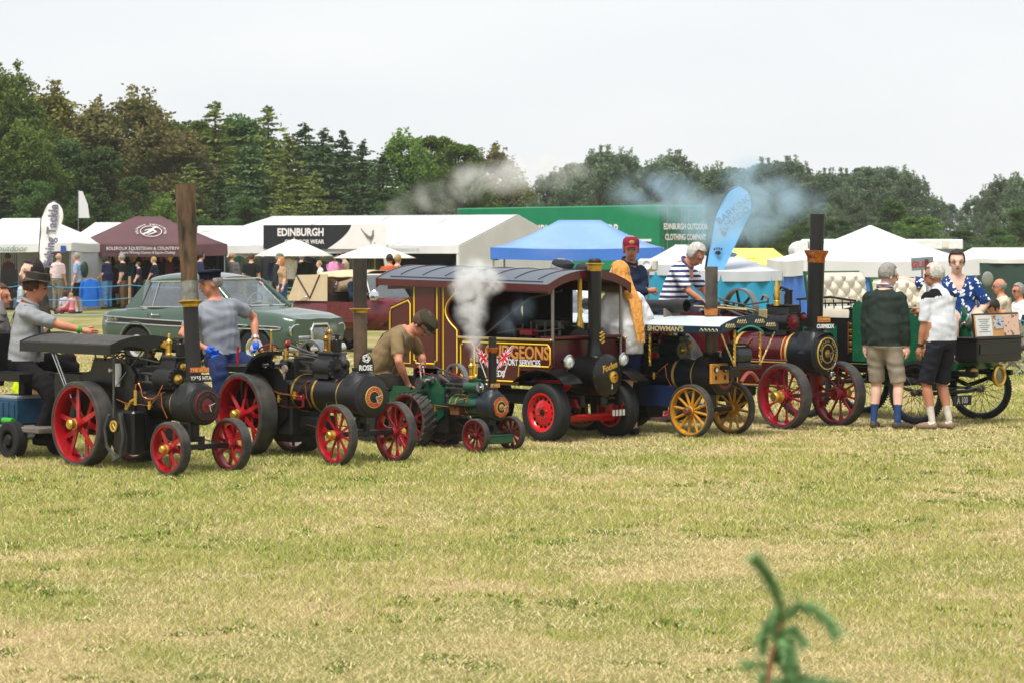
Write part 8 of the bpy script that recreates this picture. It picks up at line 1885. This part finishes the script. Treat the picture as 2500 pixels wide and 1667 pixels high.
# ---------------------------------------------------------------- crowd by the stalls
CR = 'people walking by the stalls'
def crowd(label, px, yfoot, yaw, h, shirt, legs, d=None, **k):
    loc = G(px, yfoot) if d is None else XY(px, d)
    k.setdefault('vox', .02); k.setdefault('skin', SK); k.setdefault('smooth', 3)
    return person(label, loc, R(yaw), h, shirt=shirt, legs=legs, group=CR, **k)
CHK = bands('shirt_pinkcheck', '#e9dcdc', '#c79aa0', 26, 'Z', .3)
crowd('elderly man in pink checked shirt seen from behind by the tackle stall', 140, 762, 60, 1.72, CHK, cloth('trouser_stone', '#8a8478'), hair=('bald', H_WHITE), sleeve=1.0, fat=1.2)
o_, J = crowd('man in pale blue shirt and black shorts wearing a green backpack', 192, 766, 170, 1.76, cloth('shirt_blue', '#8ea2bd'), cloth('shorts_black', '#1f1f22'), sleeve=.9, leglen=.95, hair=('short', H_GREY), sock=cloth('sock_grey', '#b5b5b5'), socklen=.25, hem=-.1, LF=(0, .13, .085))
b = MB(); b.sph(J['s1'] + J['m2'] @ Vector((-.20, 0, .02)), (.10, .15, .24), 14, 10); b.build('backpack', cloth('pack_green', '#2f4038'), o_)
crowd('child in pink sitting on the grass by the backpack man', 176, 768, 150, 1.1, cloth('tee_pink', '#d98a96'), cloth('leggings_red', '#8c3a44'), pelvis=.10, LF=(.45, .12, .06), RF=(.42, -.10, .06), LH=(.25, .15, .2), RH=(.25, -.15, .2), hair=('short', H_BLOND), skin=SK3)
crowd('child in pale top sitting on the grass behind the driver', 160, 766, 120, 1.2, cloth('tee_lilac', '#b9b4c4'), cloth('jeans_mid', '#4c648c'), pelvis=.10, LF=(.45, .12, .06), RF=(.42, -.10, .06), hair=('bob', H_BROWN), skin=SK3)
crowd('seated woman in pale blue with brown hair by the tackle stall', 50, 768, 10, 1.6, cloth('top_sky', '#9fb2c6'), DENIM, pelvis=.30, LF=(.5, .12, .07), RF=(.5, -.1, .07), hair=('bob', H_BROWN), skin=SK3, fem=1)
crowd('black haired woman in navy T-shirt and jeans looking down', 263, 758, 155, 1.64, cloth('tee_navy', '#1f2440'), cloth('jeans_light', '#4f76a6'), hair=('bob', H_DARK), head=(0, R(28), 0), fem=1, fat=1.25, LH=(.28, .05, 1.0), RH=(.28, -.05, 1.0), hem=-.12, skin=SK)
crowd('grey haired woman in black T-shirt and brown patterned trousers with a shoulder bag', 302, 757, 170, 1.64, cloth('tee_black', '#191a1e'), spots('trouser_leopard', '#6d5138', '#3b2a1c', 26, .3), hair=('curly', H_GREY), glasses='dark', fem=1, fat=1.25, hem=-.1, skin=SK3)
crowd('white haired woman in pale green top behind the others', 292, 751, 160, 1.62, cloth('top_palegreen', '#c2cdbd'), cloth('trouser_cream', '#b9b1a0'), hair=('curly', H_WHITE), fem=1, fat=1.2, skin=SK3)
crowd('woman with curly brown hair in black and white patterned dress', 338, 748, 80, 1.6, spots('dress_mono', '#d5d5d8', '#2b2d33', 30, .3), BLACKTR, hair=('curly', H_BROWN), fem=1, sleeve=.6, hem=-.3, skin=SK)
crowd('bearded man in black padded jacket and dark cap', 365, 752, 175, 1.86, cloth('jacket_black', '#1b1c21', bump=.8, bs=5), cloth('trouser_olive', '#4b4a3c'), hair=('short', H_DARK), hat=('ball', cloth('cap_black', '#2a2624')), beard=H_BROWN, sleeve=1.95, fat=1.1, hem=-.1)
crowd('blond boy in navy T-shirt standing by the saloon boot', 380, 757, 170, 1.45, cloth('tee_navy2', '#1d2236'), cloth('jeans_mid'), hair=('short', H_BLOND), skin=SK3, LH=(.25, .1, .85))
crowd('small child in dark top drinking from a bottle', 341, 760, 195, 1.12, cloth('tee_navy2'), cloth('tee_black'), hair=('fringe', H_BROWN), skin=SK3, RH=(.14, -.04, .92), LH=(.14, .04, .90))
crowd('steward in green hat and dark hi-vis striped jacket near the parasol', 676, None, -10, 1.75, cloth('jacket_steward', '#2a2f33'), BLACKTR, d=70, hair=('short', H_GREY), hat=('ball', cloth('hat_sage', '#6d7460')), sleeve=1.9)
crowd('girl with ginger blond hair beside the steward', 692, None, 200, 1.55, cloth('top_tan', '#a88a6c'), DENIM, d=69, hair=('bob', hairm('ginger2', '#b97a3d')), fem=1, skin=SK3)
crowd('man with cropped brown hair beyond the saloon roof', 613, None, 90, 1.70, cloth('jacket_black'), BLACKTR, d=78, hair=('short', H_BROWN))
crowd('toddler in white beside the checked shirt', 784, None, 190, 1.28, cloth('top_cream', '#d9d3c8'), cloth('jeans_mid'), d=74, hair=('short', H_BLOND), skin=SK3)
crowd('dark haired man in orange top beyond the tourer hood', 952, None, 100, 1.72, cloth('top_orange', '#b8532c'), BLACKTR, d=66, hair=('short', H_DARK), skin=SK2)
crowd('fair haired person in olive jacket beyond the tourer hood', 968, None, 60, 1.70, cloth('jacket_olive', '#6b6a4c'), BLACKTR, d=67, hair=('short', H_BLOND))
for px, yf, yaw, h, lab, c1, c2, hr in ((22, 757, 150, 1.7, 'shopper in red fleece and jeans beside the hanging fishing rods', ('fleece_red', '#8c2f33'), ('jeans_mid', '#4c648c'), ('short', H_BROWN)), (78, 752, 40, 1.66, 'shopper in white blouse with brown bob by the tackle stall corner', ('blouse_shop', '#c9c9cc'), ('jeans_mid', '#4c648c'), ('bob', H_BROWN)), (112, 756, 200, 1.78, 'tall shopper in olive jacket beside the white stall wall', ('jacket_olive', '#6b6a4c'), ('jeans_mid', '#4c648c'), ('short', H_DARK)),
    (232, 750, 100, 1.7, 'shopper in charcoal top behind the hanging blue jacket', ('charcoal_top', '#3a3b40'), ('trouser_stone', '#8a8478'), ('bob', H_DARK)), (318, 752, 20, 1.6, 'shopper in teal cardigan between the patterned women', ('cardigan_teal', '#2f6a70'), ('jeans_mid', '#4c648c'), ('curly', H_WHITE)), (416, 753, 160, 1.72, 'shopper in maroon jumper under the maroon gazebo corner', ('jumper_maroon', '#6a2a34'), ('trouser_stone', '#8a8478'), ('short', H_GREY)),
    (448, 752, 190, 1.62, 'shopper in pink raincoat beyond the scorched chimney', ('coat_pink', '#b8547c'), ('jeans_mid', '#4c648c'), ('bob', H_BLOND)), (486, 755, 30, 1.75, 'shopper in navy gilet near the marquee leg', ('gilet_navy', '#2a3350'), ('trouser_stone', '#8a8478'), ('short', H_DARK)), (566, 752, 100, 1.7, 'shopper in grey hoodie at the marquee opening', ('hood_grey', '#6a6769'), ('jeans_mid', '#4c648c'), ('short', H_BLOND)), (735, 752, 80, 1.68, 'shopper in bottle green coat under the first parasol', ('coat_bottle', '#2c4a3c'), ('trouser_stone', '#8a8478'), ('curly', H_GREY)), (845, 752, 170, 1.74, 'shopper in sand jacket between the two parasols', ('jacket_sand', '#a8977c'), ('jeans_mid', '#4c648c'), ('short', H_BROWN))):
    crowd(lab, px, yf, yaw, h, cloth(*c1), cloth(*c2), hair=hr, sleeve=1.9, vox=.024)
# right hand spectators, seated behind the rope
def chair(px, d, yaw):
    e = thing('folding_chair', 'low folding camp chair behind the right hand rope', 'chair', XY(px, d), R(yaw), 'camp chairs by the right hand rope')
    b = MB(); b.slab([[(-.2 + .42 * i, -.24 + .48 * j, .40 - .03 * math.sin(math.pi * j)) for j in (0, .5, 1)] for i in (0, .5, 1)], (0, 0, .01)); b.build('seat', cl('navy', '#1f2638'), e)
    b = MB(); b.slab([[(-.22 - .1 * i, -.24 + .48 * j, .42 + .42 * i) for j in (0, .5, 1)] for i in (0, .5, 1)], (.01, 0, 0)); b.build('backrest', cl('navy', '#1f2638'), e)
    for x0, y0, x1 in ((-.2, -.25, .22), (.22, -.25, -.2), (-.2, .25, .22), (.22, .25, -.2)): b = MB(); b.tube([(x0, y0, .4), (x1, y0 * 1.02, 0)], .012, 6); b.build('leg', STEEL, e)
SG = 'spectators seated behind the right hand rope'
for px, d, yaw, lab, sh, hr, gl, kw in ((2452, 43, 175, 'bald man in cream shirt and dark glasses sitting at the right edge', cloth('shirt_cream', '#cbbfa8'), ('bald', H_GREY), 'dark', {}), (2496, 44.5, 200, 'man in white shirt and sunglasses sitting behind the bald man', cloth('shirt_white'), ('short', H_GREY), 'dark', {}), (2492, 40.5, 195, 'young person in sage hooded top bending forward at the rope', cloth('hood_sage', '#7f8471'), ('fringe', H_DARK), None, dict(bend=.5, bend2=.3, head=(0, R(40), 0)))):
    chair(px, d, yaw)
    person(lab, XY(px, d), R(yaw), 1.78, pelvis=.50 + .10 * (px < 2460), LF=(.45, .14, .085), RF=(.45, -.14, .085), LH=(.36, .14, .62), RH=(.36, -.14, .62), skin=SK2, shirt=sh, legs=cloth('trouser_stone', '#8a8478'), sleeve=1.9, hair=hr, glasses=gl, fat=1.12, vox=.016, **kw)
# ---------------------------------------------------------------- young spruce by the camera
def sapling():
    e = thing('spruce_sapling', 'young spruce tip standing blurred in the foreground grass', 'sapling', XY(1868, 4.6), 0)
    s = 4.6 / FPX
    def W(px, py): v = AT(px, py, 4.6); return v - Vector(e.location)
    stem = [Vector((-.03, 0, 0)), Vector((-.02, .01, .7)), W(1868, 1700), W(1885, 1600), W(1905, 1520), W(1903, 1470), W(1885, 1425), W(1862, 1390), W(1845, 1366)]
    b = MB(); b.tube(stem, [.012, .009, .0055, .005, .0035, .0022, .0018, .0015, .001], 8); b.build('stem', M('stem_brown', '#96694c', rough=.8), e)
    NM = M('needle_fresh', '#84a86c', rough=.6, col2='#55854f', vs=30); rr = random.Random(3)
    twigs = [stem[4:], [W(1905, 1520), W(1950, 1478), W(1990, 1490), W(2020, 1515), W(2040, 1540)], [W(1900, 1540), W(1880, 1530), W(1865, 1555), W(1862, 1590)], [W(1895, 1570), W(1925, 1560), W(1935, 1590), W(1930, 1620)], [W(1890, 1600), W(1915, 1620), W(1928, 1650)], [W(1880, 1640), W(1862, 1650), W(1856, 1690)], [W(1875, 1660), W(1950, 1670), W(2010, 1690)], [W(1868, 1700), W(1810, 1720), W(1770, 1750)], [W(1905, 1480), W(1890, 1500), W(1878, 1530)]]
    for k in range(9):
        j = rr.random(); p = W(1905, 1500).lerp(W(1878, 1655), j); a = rr.uniform(0, 6.28); l = rr.uniform(.03, .065); twigs.append([p, p + Vector((math.cos(a) * l * .5, math.sin(a) * l * .5, l * .1)), p + Vector((math.cos(a) * l * .8, math.sin(a) * l * .8, -l * rr.uniform(-.2, .8)))])
    for k in range(9):
        z = .25 + .11 * k; a = k * 2.4; l = .38 - .025 * k; p = Vector((-.025, 0, z)); twigs.append([p, p + Vector((math.cos(a) * l * .5, math.sin(a) * l * .5, .06)), p + Vector((math.cos(a) * l, math.sin(a) * l, .04))])
    for i, tw in enumerate(twigs):
        b = MB()
        if i: b.tube(tw, [.003] * (len(tw) - 1) + [.0015], 6)
        L = sum((q - p).length for p, q in zip(tw[:-1], tw[1:])); n = int(L * 5200)
        for k in range(n):
            t = rr.random() * (len(tw) - 1); j = min(int(t), len(tw) - 2); p = tw[j].lerp(tw[j + 1], t - j); d = (tw[j + 1] - tw[j]).normalized(); a, c2 = frame_of(d); an = rr.random() * 6.28
            o = (a * math.cos(an) + c2 * math.sin(an)); q = p + (o * .75 + d * .7).normalized() * rr.uniform(.016, .030) * (1.35 if i < 2 else 1); w = d.cross(o) * .0010
            b.add([p - w, p + w, q], [(0, 1, 2)])
        b.build('needled_twig', NM, e, smooth=False)
sapling()
# ---------------------------------------------------------------- smoke and steam
def smoke_mat(name, col, dens, scale, thr, aniso=0.2, soft=.36):
    m = bpy.data.materials.new(name); m.use_nodes = True; nt = m.node_tree; nt.nodes.clear(); L = nt.links.new
    o = nt.nodes.new('ShaderNodeOutputMaterial'); pv = nt.nodes.new('ShaderNodeVolumePrincipled'); pv.inputs['Color'].default_value = (*col, 1); pv.inputs['Anisotropy'].default_value = aniso
    co = nt.nodes.new('ShaderNodeTexCoord'); ge = nt.nodes.new('ShaderNodeNewGeometry')
    ln = nt.nodes.new('ShaderNodeVectorMath'); ln.operation = 'LENGTH'; L(co.outputs['Object'], ln.inputs[0])
    fo = nt.nodes.new('ShaderNodeMapRange'); fo.interpolation_type = 'SMOOTHSTEP'; fo.inputs['From Min'].default_value = 1.0; fo.inputs['From Max'].default_value = 0.15; L(ln.outputs['Value'], fo.inputs['Value'])
    no = nt.nodes.new('ShaderNodeTexNoise'); no.inputs['Scale'].default_value = scale; no.inputs['Detail'].default_value = 4; no.inputs['Roughness'].default_value = .62; no.inputs['Distortion'].default_value = .8; L(ge.outputs['Position'], no.inputs['Vector'])
    nr = nt.nodes.new('ShaderNodeMapRange'); nr.inputs['From Min'].default_value = thr; nr.inputs['From Max'].default_value = thr + soft; L(no.outputs['Fac'], nr.inputs['Value'])
    mu = nt.nodes.new('ShaderNodeMath'); mu.operation = 'MULTIPLY'; L(fo.outputs['Result'], mu.inputs[0]); L(nr.outputs['Result'], mu.inputs[1])
    m2 = nt.nodes.new('ShaderNodeMath'); m2.operation = 'MULTIPLY'; m2.inputs[1].default_value = dens; L(mu.outputs[0], m2.inputs[0]); L(m2.outputs[0], pv.inputs['Density'])
    L(pv.outputs[0], o.inputs['Volume']); return m
sb_ = MB(); sb_.sph((0, 0, 0), 1.0, 16, 12); puff_me = sb_.mesh('puff')
def plume(label, name, puffs, d, mat):
    e = thing(name, label, 'smoke', AT(puffs[0][0], puffs[0][1], d)); e['kind'] = 'stuff'
    me = puff_me.copy(); me.materials.clear(); me.materials.append(mat)
    for px, py, rx, rz_, *dd in puffs:
        dq_ = dd[0] if dd else d; p = AT(px, py, dq_) - Vector(e.location); s = dq_ / FPX
        o = obj('puff', me, None, e, p); o.scale = (rx * s, (rx + rz_) / 2 * s, rz_ * s)
plume('dense white steam jet rising from the small green engine', 'steam_plume', [(1166, 905, 9, 26), (1160, 868, 18, 42), (1158, 815, 34, 55), (1150, 760, 52, 62), (1150, 705, 66, 58), (1160, 665, 70, 44), (1190, 690, 55, 40)], 25.9, smoke_mat('steam_white', (1, 1, 1), 22.0, 6.5, .40))
plume('grey white smoke cloud drifting over the marquee and trees', 'smoke_cloud', [(884, 622, 40, 22, 25), (905, 595, 62, 40, 28), (950, 555, 75, 50, 32), (1010, 515, 85, 55, 36), (1080, 480, 100, 65, 40), (1160, 448, 95, 62, 44), (1235, 425, 110, 66, 48), (1330, 420, 140, 60, 52)], 45, smoke_mat('smoke_grey', (1, 1, 1), 3.8, 1.3, .42))
plume('blue smoke drifting from the tall chimney across the dark trees', 'smoke_cloud', [(1998, 508, 28, 26, 28.7), (1960, 495, 75, 55, 30), (1890, 490, 110, 85, 32), (1820, 530, 130, 95, 34), (1850, 430, 110, 70, 35), (1740, 560, 110, 65, 35), (1690, 510, 110, 60, 38), (1600, 470, 140, 70, 42)], 32, smoke_mat('smoke_blue', (.58, .80, 1.0), 4.2, 1.5, .41))
plume('thin blue smoke inside the steam lorry cab window', 'smoke_wisp', [(1250, 780, 60, 45), (1275, 750, 45, 45), (1235, 800, 50, 30)], 26.3, smoke_mat('smoke_cab', (.55, .75, .95), 1.6, 5.0, .42))
plume('wisp of steam from the valve of the brown chimney engine', 'steam_wisp', [(808, 822, 16, 18), (815, 800, 20, 16), (840, 870, 14, 26)], 24.0, smoke_mat('steam_wisp', (.95, .95, .97), 5.0, 9.0, .38))
plume('thin pale smoke over the blue gazebo', 'smoke_wisp', [(1390, 620, 70, 55, 34), (1330, 600, 60, 45, 36)], 35, smoke_mat('smoke_thin', (.9, .93, .97), .55, 2.0, .40))
plume('faint dark smoke over the scorched chimney', 'smoke_wisp', [(470, 430, 40, 30), (500, 400, 60, 40)], 24.5, smoke_mat('smoke_faint', (.25, .28, .3), .5, 3.0, .4))
# ---------------------------------------------------------------- hazy air
hz = MB(); hz.box((0, 140, 9), (520, 350, 20.0)); hzo = hz.build('haze', None, smooth=False)
hm_ = bpy.data.materials.new('haze_air'); hm_.use_nodes = True; nt = hm_.node_tree; nt.nodes.clear(); o_ = nt.nodes.new('ShaderNodeOutputMaterial'); pv = nt.nodes.new('ShaderNodeVolumePrincipled')
pv.inputs['Color'].default_value = (.92, .96, 1.0, 1); pv.inputs['Density'].default_value = .00025; pv.inputs['Anisotropy'].default_value = .3
nt.links.new(pv.outputs[0], o_.inputs['Volume']); hzo.data.materials.append(hm_); tag(hzo, 'thin smoky haze over the whole showground', 'haze', kind='stuff')

# rows of heads, bolts and the like too small to pick apart
for o in bpy.data.objects:
    if o.name.split('.')[0] in ('rivet_row', 'cover_bolts', 'vent_holes', 'wheel_nuts', 'door_bolts', 'brass_studs', 'print_lines', 'coal', 'oil_cups', 'engine_fittings', 'scroll_work', 'seat_spindles', 'eyes', 'eyebrows'): o['kind'] = 'stuff'
